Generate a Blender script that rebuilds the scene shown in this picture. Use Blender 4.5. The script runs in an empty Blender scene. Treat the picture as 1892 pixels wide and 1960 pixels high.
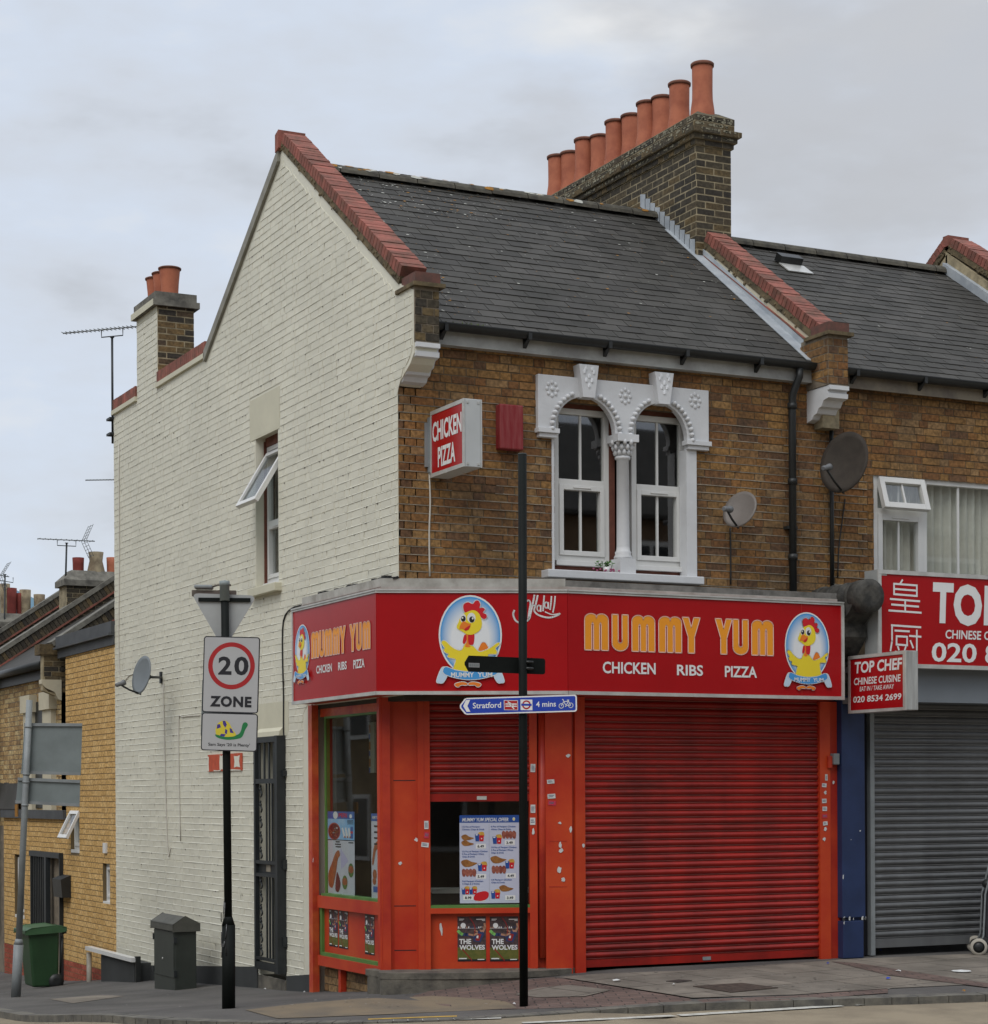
import bpy, bmesh, math, random
from mathutils import Vector, Matrix
from mathutils.geometry import tessellate_polygon
random.seed(7)
S = bpy.context.scene
COL = S.collection
# ------------------------------------------------------------------ camera
# survey of the place: world origin = foot of the upper front corner, X along the main street, Y up the side street
FL, CX, CY, ROLL, YAW, EYE = 3859., 946., 1522.6, .00527, .46032, 1.65
SN, CS = math.sin(YAW), math.cos(YAW)
RT = Vector((CS, -SN, 0)); FW = Vector((SN, CS, 0))
CAM = -(RT*((766-946)/FL*18.2) + FW*18.2); CAM.z = EYE
cam = bpy.data.cameras.new('camera'); camo = bpy.data.objects.new('camera', cam); COL.objects.link(camo)
cam.sensor_fit = 'VERTICAL'; cam.sensor_height = 36; cam.lens = FL/1960*36
cam.shift_y = (CY-980)/1960; cam.clip_end = 2000; cam.clip_start = .1
right = RT*math.cos(ROLL) - Vector((0, 0, 1))*math.sin(ROLL)
up = RT*math.sin(ROLL) + Vector((0, 0, 1))*math.cos(ROLL)
m = Matrix((right, up, -FW)).transposed().to_4x4(); m.translation = CAM
camo.matrix_world = m
S.camera = camo
# ------------------------------------------------------------------ sky and sun
SUN_EL, SUN_AZ = math.radians(52), math.radians(232)   # azimuth from +Y clockwise
W = bpy.data.worlds.new('World'); S.world = W; W.use_nodes = True
nt = W.node_tree; nt.nodes.clear()
def wn(t, **k):
    n = nt.nodes.new(t)
    for a, b in k.items(): setattr(n, a, b)
    return n
out = wn('ShaderNodeOutputWorld'); bg = wn('ShaderNodeBackground'); bg.inputs[1].default_value = .1
sky = wn('ShaderNodeTexSky', sky_type='NISHITA', sun_disc=False, sun_elevation=SUN_EL, sun_rotation=SUN_AZ)
tc = wn('ShaderNodeTexCoord'); mp = wn('ShaderNodeMapping'); mp.inputs['Scale'].default_value = (1.6, 1.6, 4.2)
mp.inputs['Location'].default_value = (.35, .2, .15)
nz = wn('ShaderNodeTexNoise'); nz.inputs['Scale'].default_value = 2.3; nz.inputs['Detail'].default_value = 6; nz.inputs['Roughness'].default_value = .56
rp = wn('ShaderNodeValToRGB')
e = rp.color_ramp.elements
e[0].position = .34; e[0].color = (.50, .525, .565, 1)
e[1].position = .67; e[1].color = (.80, .80, .795, 1)
for p_, c_ in ((.42, (.585, .625, .69, 1)), (.50, (.605, .665, .76, 1)), (.60, (.70, .72, .745, 1))):
    q = e.new(p_); q.color = c_
sx = wn('ShaderNodeSeparateXYZ')
zen = wn('ShaderNodeMapRange'); zen.inputs[1].default_value = .45; zen.inputs[2].default_value = 1.; zen.inputs[3].default_value = 8.9; zen.inputs[4].default_value = 15.
mul = wn('ShaderNodeVectorMath', operation='SCALE')
mix = wn('ShaderNodeMix', data_type='RGBA'); mix.inputs[0].default_value = .93
L = nt.links.new
L(tc.outputs['Generated'], mp.inputs[0]); L(mp.outputs[0], nz.inputs['Vector']); L(nz.outputs[0], rp.inputs[0])
L(tc.outputs['Generated'], sx.inputs[0]); L(sx.outputs[2], zen.inputs[0]); L(zen.outputs[0], mul.inputs['Scale'])
# one heavy grey cloud low in the north-east, its edge broken by the same noise
dc = wn('ShaderNodeVectorMath', operation='DOT_PRODUCT'); dk = RT*.19 + FW + Vector((0, 0, .345)); dc.inputs[1].default_value = dk.normalized()
nrm = wn('ShaderNodeVectorMath', operation='NORMALIZE'); L(tc.outputs['Generated'], nrm.inputs[0]); L(nrm.outputs[0], dc.inputs[0])
n3 = wn('ShaderNodeTexNoise'); n3.inputs['Scale'].default_value = 7; n3.inputs['Detail'].default_value = 5; L(mp.outputs[0], n3.inputs['Vector'])
wob = wn('ShaderNodeMath', operation='MULTIPLY_ADD'); wob.inputs[1].default_value = .04; L(n3.outputs[0], wob.inputs[0]); L(dc.outputs['Value'], wob.inputs[2])
msk = wn('ShaderNodeMapRange', interpolation_type='SMOOTHSTEP'); msk.inputs[1].default_value = 1.005; msk.inputs[2].default_value = 1.022; msk.inputs[4].default_value = .8; L(wob.outputs[0], msk.inputs[0])
mdk = wn('ShaderNodeMix', data_type='RGBA'); mdk.inputs['B'].default_value = (.485, .492, .51, 1); L(msk.outputs[0], mdk.inputs[0]); L(rp.outputs[0], mdk.inputs['A']); L(mdk.outputs['Result'], mul.inputs[0])
L(sky.outputs[0], mix.inputs['A']); L(mul.outputs[0], mix.inputs['B']); L(mix.outputs['Result'], bg.inputs[0]); L(bg.outputs[0], out.inputs[0])
sl = bpy.data.lights.new('sun', 'SUN'); sl.energy = 1.2; sl.angle = math.radians(36); sl.color = (1, .965, .91)
so = bpy.data.objects.new('sun', sl); COL.objects.link(so)
sd_ = Vector((math.sin(SUN_AZ)*math.cos(SUN_EL), math.cos(SUN_AZ)*math.cos(SUN_EL), math.sin(SUN_EL)))
so.rotation_euler = sd_.to_track_quat('Z', 'Y').to_euler(); so.location = sd_*60
S.view_settings.view_transform = 'Standard'; S.view_settings.look = 'None'
S.view_settings.exposure = .34; S.view_settings.gamma = 1
# ------------------------------------------------------------------ helpers: survey rays, planes
def ray(x, y):
    dx, dy = x-CX, y-CY
    u = (dx*math.cos(ROLL) - dy*math.sin(ROLL))/FL
    v = -(dx*math.sin(ROLL) + dy*math.cos(ROLL))/FL
    return RT*u + FW + Vector((0, 0, v))
def hit(x, y, p, n):
    d = ray(x, y); n = Vector(n)
    return CAM + d*((Vector(p)-CAM).dot(n)/d.dot(n))
class Fr:
    "a vertical working plane: origin, horizontal axis u (to the right seen from outside), outward normal n, vertical v"
    def __init__(s, o, u, tilt=0):
        s.o = Vector(o); s.u = Vector(u).normalized(); s.v = Vector((0, 0, 1))
        s.n = s.u.cross(s.v).normalized()
        if tilt:
            q = Matrix.Rotation(tilt, 3, s.n); s.u = q @ s.u; s.v = q @ s.v
    def w(s, a, b, c=0): return s.o + s.u*a + s.v*b + s.n*c
    def px(s, x, y, c=0):
        h = hit(x, y, s.o + s.n*c, s.n) - s.o
        return (h.dot(s.u), h.dot(s.v))
    def sub(s, a, b, c=0):
        f = Fr(s.w(a, b, c), s.u); f.u, f.v, f.n = s.u.copy(), s.v.copy(), s.n.copy(); return f
FRONT = Fr((0, 0, 0), (1, 0, 0))
SIDE = Fr((0, 0, 0), (0, -1, 0))
def lerp(a, b, t): return a + (b-a)*t
def tab(t, x):
    if x <= t[0][0]: return t[0][1]
    for (a, b), (c, d) in zip(t, t[1:]):
        if x <= c: return lerp(b, d, (x-a)/(c-a))
    return t[-1][1]
HS = [(-30, -.3), (-3, -.10), (0, -.14), (.45, -.17), (2.2, -.335), (3.7, -.42), (6.5, -.585), (9.3, -.79), (11.6, -1.02), (16, -1.25), (30, -1.9), (90, -3.5)]
def ground(x, y):
    a = tab(HS, y) - .02*max(0, min(3, -x))
    b = .02 + .03*min(0, y+.3) if y < 0 else .02
    if y < -30: b = .02 + .03*(-29.7) + .0*(y)
    b = max(b, -.12)
    t = max(0, min(1, (x+.2)/1.9)); t = t*t*(3-2*t)
    return lerp(a, b, t)
def gpt(x, y):
    z = -.2
    for _ in range(30):
        p = hit(x, y, (0, 0, z), (0, 0, 1)); z = lerp(z, ground(p.x, p.y), .6)
    return Vector((p.x, p.y, ground(p.x, p.y)))
# ------------------------------------------------------------------ mesh builder
class MB:
    def __init__(s): s.V = []; s.F = []; s.M = []; s.mi = 0; s.SM = []; s.sm = False
    def mat(s, i): s.mi = i; return s
    def face(s, idx): s.F.append(tuple(idx)); s.M.append(s.mi); s.SM.append(s.sm)
    def add(s, pts): i = len(s.V); s.V.extend(Vector(p) for p in pts); return i
    def poly(s, pts): i = s.add(pts); s.face(range(i, i+len(pts)))
    def prism(s, pts, d, caps=True):
        "any simple polygon extruded by the vector d (outline counter-clockwise seen from +d)"
        n = len(pts); d = Vector(d); i = s.add(pts); j = s.add([Vector(p)+d for p in pts])
        if caps:
            for t in tessellate_polygon([[Vector(p) for p in pts]]):
                a, b, c = t
                nn = (s.V[i+b]-s.V[i+a]).cross(s.V[i+c]-s.V[i+a])
                if nn.dot(d) < 0: b, c = c, b
                s.face((j+a, j+b, j+c)); s.face((i+a, i+c, i+b))
        for k in range(n):
            l = (k+1) % n; s.face((i+k, i+l, j+l, j+k))
    def box(s, o, x, y, z):
        "corner o and three edge vectors"
        o, x, y, z = Vector(o), Vector(x), Vector(y), Vector(z)
        i = s.add([o, o+x, o+x+y, o+y, o+z, o+x+z, o+x+y+z, o+y+z])
        fl = x.cross(y).dot(z) < 0
        for f in ((0, 3, 2, 1), (4, 5, 6, 7), (0, 1, 5, 4), (1, 2, 6, 5), (2, 3, 7, 6), (3, 0, 4, 7)):
            g = [i+k for k in f]
            s.face(g[::-1] if fl else g)
    def cube(s, c, sx, sy, sz): c = Vector(c); s.box(c-Vector((sx/2, sy/2, 0)), (sx, 0, 0), (0, sy, 0), (0, 0, sz))
    def rect(s, f, a0, b0, a1, b1, c0, c1):
        s.box(f.w(a0, b0, c0), f.u*(a1-a0), f.v*(b1-b0), f.n*(c1-c0))
    def flat(s, f, pts, c):
        "flat polygon (a,b) on frame f at offset c"
        P = [f.w(a, b, c) for a, b in pts]; i = s.add(P)
        for a, b, c_ in tessellate_polygon([[Vector((p[0], p[1], 0)) for p in pts]]):
            nn = (P[b]-P[a]).cross(P[c_]-P[a])
            if nn.dot(f.n) < 0: b, c_ = c_, b
            s.face((i+a, i+b, i+c_))
    def frect(s, f, a0, b0, a1, b1, c): s.flat(f, [(a0, b0), (a1, b0), (a1, b1), (a0, b1)], c)
    def ell(s, f, a, b, ra, rb, c, n=40): s.flat(f, [(a+ra*math.cos(2*math.pi*k/n), b+rb*math.sin(2*math.pi*k/n)) for k in range(n)], c)
    def stroke(s, f, pts, w, c, closed=False):
        P = [Vector((p[0], p[1])) for p in pts]
        if closed: P = P + [P[0]]
        for p, q in zip(P, P[1:]):
            d = q-p
            if d.length < 1e-6: continue
            d.normalize(); nn = Vector((-d.y, d.x))*w/2; e_ = d*w*.22
            s.flat(f, [tuple(p-e_+nn), tuple(p-e_-nn), tuple(q+e_-nn), tuple(q+e_+nn)], c)
    def tube(s, path, r, n=10, caps=True, r2=None):
        P = [Vector(p) for p in path]; s_ = s.sm; s.sm = True; rings = []
        for k, p in enumerate(P):
            d = (P[min(k+1, len(P)-1)]-P[max(k-1, 0)]).normalized()
            x = d.orthogonal().normalized() if k == 0 else (x - d*x.dot(d)).normalized()
            y = d.cross(x); rr = r if r2 is None else lerp(r, r2, k/(len(P)-1))
            rings.append(s.add([p + x*rr*math.cos(2*math.pi*j/n) + y*rr*math.sin(2*math.pi*j/n) for j in range(n)]))
        for a, b in zip(rings, rings[1:]):
            for j in range(n): l = (j+1) % n; s.face((a+j, a+l, b+l, b+j))
        s.sm = False
        if caps: s.face([rings[0]+j for j in range(n)][::-1]); s.face([rings[-1]+j for j in range(n)])
        s.sm = s_
    def lathe(s, c, prof, n=24, axis=None, caps=True):
        "profile [(radius, height)] turned about axis (default z) through c"
        c = Vector(c); z = Vector(axis or (0, 0, 1)).normalized(); x = z.orthogonal().normalized(); y = z.cross(x)
        s_ = s.sm; s.sm = True; rings = []
        for r, h in prof:
            rings.append(s.add([c + z*h + (x*math.cos(2*math.pi*j/n) + y*math.sin(2*math.pi*j/n))*r for j in range(n)]))
        for a, b in zip(rings, rings[1:]):
            for j in range(n): l = (j+1) % n; s.face((a+j, a+l, b+l, b+j))
        s.sm = False
        if caps:
            if prof[0][0] > 1e-4: s.face([rings[0]+j for j in range(n)][::-1])
            if prof[-1][0] > 1e-4: s.face([rings[-1]+j for j in range(n)])
        s.sm = s_
    def ball(s, c, rx, ry=None, rz=None, n=8):
        ry = ry or rx; rz = rz or rx; c = Vector(c); s_ = s.sm; s.sm = True; rings = []
        for k in range(n+1):
            t = math.pi*k/n
            rings.append(s.add([c + Vector((rx*math.sin(t)*math.cos(2*math.pi*j/(n*2)), ry*math.sin(t)*math.sin(2*math.pi*j/(n*2)), -rz*math.cos(t))) for j in range(n*2)]))
        for a, b in zip(rings, rings[1:]):
            for j in range(n*2): l = (j+1) % (n*2); s.face((a+j, a+l, b+l, b+j))
        s.sm = s_
    def wall(s, f, poly, holes=(), thick=.25, c=0):
        "slab with holes, front at offset c"
        loops = [list(poly)]+[list(h) for h in holes]
        flat_ = [p for l in loops for p in l]
        tri = tessellate_polygon([[Vector((a, b, 0)) for a, b in l] for l in loops])
        i = s.add([f.w(a, b, c) for a, b in flat_]); j = s.add([f.w(a, b, c-thick) for a, b in flat_])
        for a, b, d in tri:
            nn = (s.V[i+b]-s.V[i+a]).cross(s.V[i+d]-s.V[i+a])
            if nn.length < 1e-9: continue
            if nn.dot(f.n) < 0: b, d = d, b
            s.face((i+a, i+b, i+d)); s.face((j+a, j+d, j+b))
        k0 = 0
        for li, l in enumerate(loops):
            n = len(l); ar = sum(l[k][0]*l[(k+1) % n][1]-l[(k+1) % n][0]*l[k][1] for k in range(n))
            ccw = (ar > 0) == (li == 0)
            for k in range(n):
                p, q = k0+k, k0+(k+1) % n
                s.face((j+p, j+q, i+q, i+p) if ccw else (i+p, i+q, j+q, j+p))
            k0 += n
    def text(s, f, body, a0, b0, a1, b1, c, bold=.0, shear=0, space=1.0, keep=False):
        P, FC = glyphs(body, bold, space)
        if not P: return
        x0 = min(p[0] for p in P); x1 = max(p[0] for p in P); y0 = min(p[1] for p in P); y1 = max(p[1] for p in P)
        kx = (a1-a0)/(x1-x0); ky = (b1-b0)/(y1-y0)
        if keep: kx = ky
        i = s.add([f.w(a0+(p[0]-x0)*kx+shear*(p[1]-y0)*ky, b0+(p[1]-y0)*ky, c) for p in P])
        for fc in FC: s.face([i+k for k in fc])
    def build(s, name, mats, parent=None, bevel=0, seg=2):
        me = bpy.data.meshes.new(name)
        me.from_pydata([tuple(v) for v in s.V], [], s.F)
        if not isinstance(mats, (list, tuple)): mats = [mats]
        for m_ in mats: me.materials.append(m_)
        me.polygons.foreach_set('material_index', s.M); me.polygons.foreach_set('use_smooth', s.SM)
        uv = me.uv_layers.new(name='uv'); d = uv.data
        for p in me.polygons:
            n = p.normal
            for li in p.loop_indices:
                v = me.vertices[me.loops[li].vertex_index].co
                if abs(n.z) > .8: d[li].uv = (v.x, v.y)
                elif abs(n.x) > abs(n.y): d[li].uv = (v.y, v.z)
                else: d[li].uv = (v.x, v.z)
        me.update()
        o = bpy.data.objects.new(name, me); COL.objects.link(o)
        if parent: o.parent = parent; o.matrix_parent_inverse = parent_world(parent).inverted()
        if bevel:
            b = o.modifiers.new('bevel', 'BEVEL'); b.width = bevel; b.segments = seg; b.limit_method = 'ANGLE'; b.angle_limit = math.radians(40)
        return o
PW = {}
def parent_world(o): return PW.get(o.name, Matrix())
GC = {}
def glyphs(body, bold, space):
    k = (body, bold, space)
    if k in GC: return GC[k]
    cu = bpy.data.curves.new('t', 'FONT'); cu.body = body; cu.offset = bold; cu.space_character = space; cu.resolution_u = 3
    o = bpy.data.objects.new('t', cu); COL.objects.link(o)
    dg = bpy.context.evaluated_depsgraph_get(); oe = o.evaluated_get(dg); me = oe.to_mesh()
    P = [(v.co.x, v.co.y) for v in me.vertices]; FC = []
    for p in me.polygons:
        fc = list(p.vertices)
        if p.normal.z < 0: fc.reverse()
        FC.append(fc)
    oe.to_mesh_clear(); bpy.data.objects.remove(o); bpy.data.curves.remove(cu)
    GC[k] = (P, FC); return GC[k]
def tag(o, label, cat, group=None, kind=None):
    if label: o['label'] = label
    if cat: o['category'] = cat
    if group: o['group'] = group
    if kind: o['kind'] = kind
    return o
def thing(name, loc, label, cat, group=None):
    o = bpy.data.objects.new(name, None); COL.objects.link(o); o.location = loc; o.empty_display_size = .2
    PW[o.name] = Matrix.Translation(Vector(loc))
    return tag(o, label, cat, group)
def struct(o): o['kind'] = 'structure'; return o
def copy_thing(o, loc, label=None, rot=None):
    r = o.copy(); COL.objects.link(r); r.location = loc
    if rot is not None: r.rotation_euler = rot
    if label: r['label'] = label
    for ch in o.children:
        c = ch.copy(); COL.objects.link(c); c.parent = r; c.matrix_parent_inverse = ch.matrix_parent_inverse
        for g in ch.children:
            d = g.copy(); COL.objects.link(d); d.parent = c
    return r
def spline(pts, n=6, closed=True):
    P = [Vector((p[0], p[1])) for p in pts]; N = len(P); R = []
    for k in range(N if closed else N-1):
        a, b, c, d = (P[(k-1) % N], P[k], P[(k+1) % N], P[(k+2) % N]) if closed else (P[max(k-1, 0)], P[k], P[k+1], P[min(k+2, N-1)])
        for j in range(n):
            t = j/n
            R.append(tuple(.5*((2*b)+(c-a)*t+(2*a-5*b+4*c-d)*t*t+(3*b-a-3*c+d)*t**3)))
    if not closed: R.append(tuple(P[-1]))
    return R
def scan(loops, b):
    xs = []
    for l in loops:
        n = len(l)
        for k in range(n):
            (x0, y0), (x1, y1) = l[k], l[(k+1) % n]
            if (y0 <= b) != (y1 <= b): xs.append(x0+(x1-x0)*(b-y0)/(y1-y0))
    xs.sort(); return list(zip(xs[::2], xs[1::2]))
def bricks(mb, f, poly, holes=(), bw=.2325, bh=.0755, gap=.010, c0=0, c1=.004, jit=.002, flemish=False, z0=None, skip=0):
    "single bricks, every one an island of its own, clipped to the outline"
    loops = [list(poly)]+[list(h) for h in holes]
    lo = min(p[1] for p in poly) if z0 is None else z0; hi = max(p[1] for p in poly); row = 0; b = lo
    A0 = min(p[0] for p in poly); A1 = max(p[0] for p in poly)
    while b < hi-.01:
        y0, y1 = b+gap*.4, b+bh-gap*.6
        i0, i1 = scan(loops, y0+.001), scan(loops, y1-.001)
        if len(i0) != len(i1): i0 = i1 = scan(loops, (y0+y1)/2)
        for (l0, r0), (l1, r1) in zip(i0, i1):
            a = A0 - bw*1.5 + (row % 2)*(bw*.5 if not flemish else bw*.75) + random.uniform(-.012, .012); k = row % 2
            while a < A1:
                w = bw*random.uniform(.97, 1.03)
                if flemish: w = bw*(1 if k % 2 else .5)*random.uniform(.97, 1.03)
                x0, x1 = a+gap/2, a+w-gap/2; a += w; k += 1
                p0, p1, q0, q1 = max(x0, l0), max(x0, l1), min(x1, r0), min(x1, r1)
                if q0-p0 < .012 and q1-p1 < .012: continue
                q0 = max(q0, p0+.0005); q1 = max(q1, p1+.0005)
                if skip and random.random() < skip: continue
                e1 = c1+random.uniform(-jit, jit)
                j = [random.uniform(-.0018, .0018) for _ in range(8)]
                i = mb.add([f.w(p0, y0+j[0], c0), f.w(q0, y0+j[1], c0), f.w(q1, y1+j[2], c0), f.w(p1, y1+j[3], c0),
                            f.w(p0+.001, y0+j[0]+.001, e1), f.w(q0-.001, y0+j[1]+.001, e1+j[5]*.5), f.w(q1-.001, y1+j[2]-.001, e1+j[6]*.5), f.w(p1+.001, y1+j[3]-.001, e1+j[7]*.5)])
                for q in ((4, 5, 6, 7), (0, 1, 5, 4), (1, 2, 6, 5), (2, 3, 7, 6), (3, 0, 4, 7)): mb.face([i+t for t in q])
        b += bh; row += 1
def ribs(mb, f, poly, holes=(), bh=.0755, z0=None, h=.011, c0=0, c1=.008, gapp=.05, seg=(.15, .5), bmin=-9, bmax=99):
    "proud pointing along the bed joints, broken and uneven"
    loops = [list(poly)]+[list(h_) for h_ in holes]
    lo = min(p[1] for p in poly) if z0 is None else z0; hi = max(p[1] for p in poly); b = lo
    while b < hi:
        if bmin < b < bmax:
            for l, r in scan(loops, b+.0001):
                a = l+.004
                while a < r-.02:
                    w = min(random.uniform(*seg), r-.004-a)
                    if random.random() > gapp:
                        hh = h*random.uniform(.85, 1.1); cc = c1*random.uniform(.8, 1.15); y = b+random.uniform(-.0006, .0006); y2 = b+random.uniform(-.0006, .0006)
                        i = mb.add([f.w(a, y-hh/2, c0), f.w(a+w, y2-hh/2, c0), f.w(a+w, y2+hh/2+.003, c0), f.w(a, y+hh/2+.003, c0),
                                    f.w(a, y-hh/2, cc), f.w(a+w, y2-hh/2, cc), f.w(a+w, y2+hh/2-.003, cc*.75), f.w(a, y+hh/2-.003, cc*.75)])
                        for q in ((4, 5, 6, 7), (0, 1, 5, 4), (1, 2, 6, 5), (2, 3, 7, 6), (3, 0, 4, 7)): mb.face([i+t for t in q])
                    a += w
        b += bh
# ------------------------------------------------------------------ materials
def lin(h):
    if isinstance(h, str):
        v = [int(h[k:k+2], 16)/255 for k in (0, 2, 4)]
        return tuple(((c+.055)/1.055)**2.4 if c > .04045 else c/12.92 for c in v)+(1,)
    return tuple(h)+(1,) if len(h) == 3 else tuple(h)
MC = {}
def mat(name, col, rough=.7, var=.25, scale=3., col2=None, bump=.0, bscale=40., island=0., metal=0., spec=.4, streak=False, coat=0., v2=.5):
    "plain surface with mottling (noise), optional per-piece tone and bump"
    if name in MC: return MC[name]
    m_ = bpy.data.materials.new(name); m_.use_nodes = True; t = m_.node_tree; N = t.nodes; K = t.links.new
    b = N['Principled BSDF']; b.inputs['Roughness'].default_value = rough; b.inputs['Metallic'].default_value = metal
    b.inputs['Specular IOR Level'].default_value = spec; b.inputs['Coat Weight'].default_value = coat
    c = lin(col); d = lin(col2) if col2 else tuple(x*(1-var) for x in c[:3])+(1,)
    co = N.new('ShaderNodeTexCoord'); mp_ = N.new('ShaderNodeMapping'); K(co.outputs['Object'], mp_.inputs[0])
    if streak: mp_.inputs['Scale'].default_value = (2.2, 2.2, .25)
    n1 = N.new('ShaderNodeTexNoise'); n1.inputs['Scale'].default_value = scale; n1.inputs['Detail'].default_value = 8; n1.inputs['Roughness'].default_value = .62
    K(mp_.outputs[0], n1.inputs['Vector'])
    r_ = N.new('ShaderNodeMapRange'); r_.inputs[1].default_value = .38; r_.inputs[2].default_value = .66; r_.clamp = True
    K(n1.outputs[0], r_.inputs[0])
    mx = N.new('ShaderNodeMix'); mx.data_type = 'RGBA'; mx.inputs['A'].default_value = c; mx.inputs['B'].default_value = d
    K(r_.outputs[0], mx.inputs[0]); last = mx.outputs['Result']
    if island:
        g = N.new('ShaderNodeNewGeometry'); h = N.new('ShaderNodeMapRange'); h.inputs[3].default_value = 1-island; h.inputs[4].default_value = 1+island*.6
        K(g.outputs['Random Per Island'], h.inputs[0]); sc = N.new('ShaderNodeVectorMath'); sc.operation = 'SCALE'
        K(last, sc.inputs[0]); K(h.outputs[0], sc.inputs['Scale']); last = sc.outputs[0]
    K(last, b.inputs['Base Color'])
    if bump:
        n2 = N.new('ShaderNodeTexNoise'); n2.inputs['Scale'].default_value = bscale; n2.inputs['Detail'].default_value = 5
        K(co.outputs['Object'], n2.inputs['Vector']); bp = N.new('ShaderNodeBump'); bp.inputs['Strength'].default_value = bump; bp.inputs['Distance'].default_value = .01
        K(n2.outputs[0], bp.inputs['Height']); K(bp.outputs[0], b.inputs['Normal'])
    MC[name] = m_; return m_
def brickmat(name, tones, dirt=(.03, .027, .024), dirtamt=.35, rough=.85, dscale=1.3, bump=.5):
    "every brick (island) picks a tone; soot in broad irregular clouds, pitted faces"
    if name in MC: return MC[name]
    m_ = bpy.data.materials.new(name); m_.use_nodes = True; t = m_.node_tree; N = t.nodes; K = t.links.new
    b = N['Principled BSDF']; b.inputs['Roughness'].default_value = rough; b.inputs['Specular IOR Level'].default_value = .25
    g = N.new('ShaderNodeNewGeometry'); rp_ = N.new('ShaderNodeValToRGB'); rp_.color_ramp.interpolation = 'CONSTANT'
    E_ = rp_.color_ramp.elements; E_[0].color = lin(tones[0]); E_[0].position = 0; E_[1].position = 1/len(tones); E_[1].color = lin(tones[1])
    for k, c in enumerate(tones[2:]): q_ = E_.new((k+2)/len(tones)); q_.color = lin(c)
    K(g.outputs['Random Per Island'], rp_.inputs[0])
    co = N.new('ShaderNodeTexCoord')
    n1 = N.new('ShaderNodeTexNoise'); n1.inputs['Scale'].default_value = 30; n1.inputs['Detail'].default_value = 8; K(co.outputs['Object'], n1.inputs['Vector'])
    r1 = N.new('ShaderNodeMapRange'); r1.inputs[1].default_value = .35; r1.inputs[2].default_value = .65; r1.inputs[3].default_value = .62; r1.inputs[4].default_value = 1.24; K(n1.outputs[0], r1.inputs[0])
    sc = N.new('ShaderNodeVectorMath'); sc.operation = 'SCALE'; K(rp_.outputs[0], sc.inputs[0]); K(r1.outputs[0], sc.inputs['Scale'])
    n2 = N.new('ShaderNodeTexNoise'); n2.inputs['Scale'].default_value = dscale; n2.inputs['Detail'].default_value = 7; n2.inputs['Roughness'].default_value = .65; K(co.outputs['Object'], n2.inputs['Vector'])
    r2 = N.new('ShaderNodeMapRange'); r2.inputs[1].default_value = .42; r2.inputs[2].default_value = .72; r2.inputs[4].default_value = dirtamt*2; K(n2.outputs[0], r2.inputs[0])
    mx = N.new('ShaderNodeMix'); mx.data_type = 'RGBA'; K(r2.outputs[0], mx.inputs[0]); K(sc.outputs[0], mx.inputs['A']); mx.inputs['B'].default_value = lin(dirt)
    K(mx.outputs['Result'], b.inputs['Base Color'])
    bp = N.new('ShaderNodeBump'); bp.inputs['Strength'].default_value = bump; bp.inputs['Distance'].default_value = .006; K(n1.outputs[0], bp.inputs['Height']); K(bp.outputs[0], b.inputs['Normal'])
    MC[name] = m_; return m_
def glassmat(name, tint=(.94, .95, .94), rough=.02, ior=1.5):
    m_ = bpy.data.materials.new(name); m_.use_nodes = True; t = m_.node_tree; N = t.nodes; K = t.links.new; N.clear()
    o = N.new('ShaderNodeOutputMaterial'); mx = N.new('ShaderNodeMixShader'); fr = N.new('ShaderNodeFresnel'); fr.inputs[0].default_value = ior
    a = N.new('ShaderNodeBsdfTransparent'); a.inputs[0].default_value = tint+(1,); g = N.new('ShaderNodeBsdfGlossy'); g.inputs['Roughness'].default_value = rough
    ge = N.new('ShaderNodeNewGeometry'); iv = N.new('ShaderNodeMath'); iv.operation = 'SUBTRACT'; iv.inputs[0].default_value = 1; K(ge.outputs['Backfacing'], iv.inputs[1]); ml = N.new('ShaderNodeMath'); ml.operation = 'MULTIPLY'; K(fr.outputs[0], ml.inputs[0]); K(iv.outputs[0], ml.inputs[1])
    K(ml.outputs[0], mx.inputs[0]); K(a.outputs[0], mx.inputs[1]); K(g.outputs[0], mx.inputs[2]); K(mx.outputs[0], o.inputs[0]); return m_
GLASS = glassmat('window_glass', ior=2.5)
GLASSP = glassmat('shop_glass', ior=1.6)
M_WHITE = mat('white_painted_brick', 'd5d2c1', .6, .10, .8, island=.05, bump=.25, bscale=25)
M_WHITER = mat('white_pointing', 'dad8c9', .6, .10, 4., island=.05)
M_WHITEP = mat('white_render', 'c8c4ae', .65, .10, 2., bump=.15, bscale=60)
M_BROWN = brickmat('stock_brick', [(.265, .145, .050), (.235, .118, .040), (.285, .155, .054), (.20, .096, .038), (.25, .132, .050), (.305, .175, .068), (.155, .083, .042), (.255, .125, .044), (.225, .122, .050), (.285, .172, .078), (.235, .108, .038)], dirtamt=.38)
M_MORT = mat('grey_mortar', (.235, .195, .145), .9, .4, 9., island=.15)
M_MORTD = mat('dark_mortar', (.145, .105, .062), .9, .45, 14.)
M_SOOT = brickmat('sooty_brick', [(.085, .07, .045), (.062, .052, .036), (.11, .085, .05), (.05, .043, .033), (.14, .10, .048), (.075, .063, .044)], dirtamt=.4)
M_SOOTM = mat('chimney_mortar', (.36, .30, .19), .9, .5, 8.)
M_YEL = brickmat('yellow_brick', [(.60, .38, .145), (.54, .335, .12), (.64, .42, .17), (.57, .355, .13)], dirtamt=.08, dirt=(.2, .1, .04), bump=.25)
M_YELM = mat('yellow_wall_mortar', (.17, .12, .06), .9, .2)
M_REDB = brickmat('red_brick', [(.36, .085, .05), (.31, .07, .04), (.40, .10, .06)], dirtamt=.15)
M_COPE = mat('red_coping_brick', (.30, .098, .072), .85, .4, 5., island=.22, bump=.4, col2=(.13, .062, .042))
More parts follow.
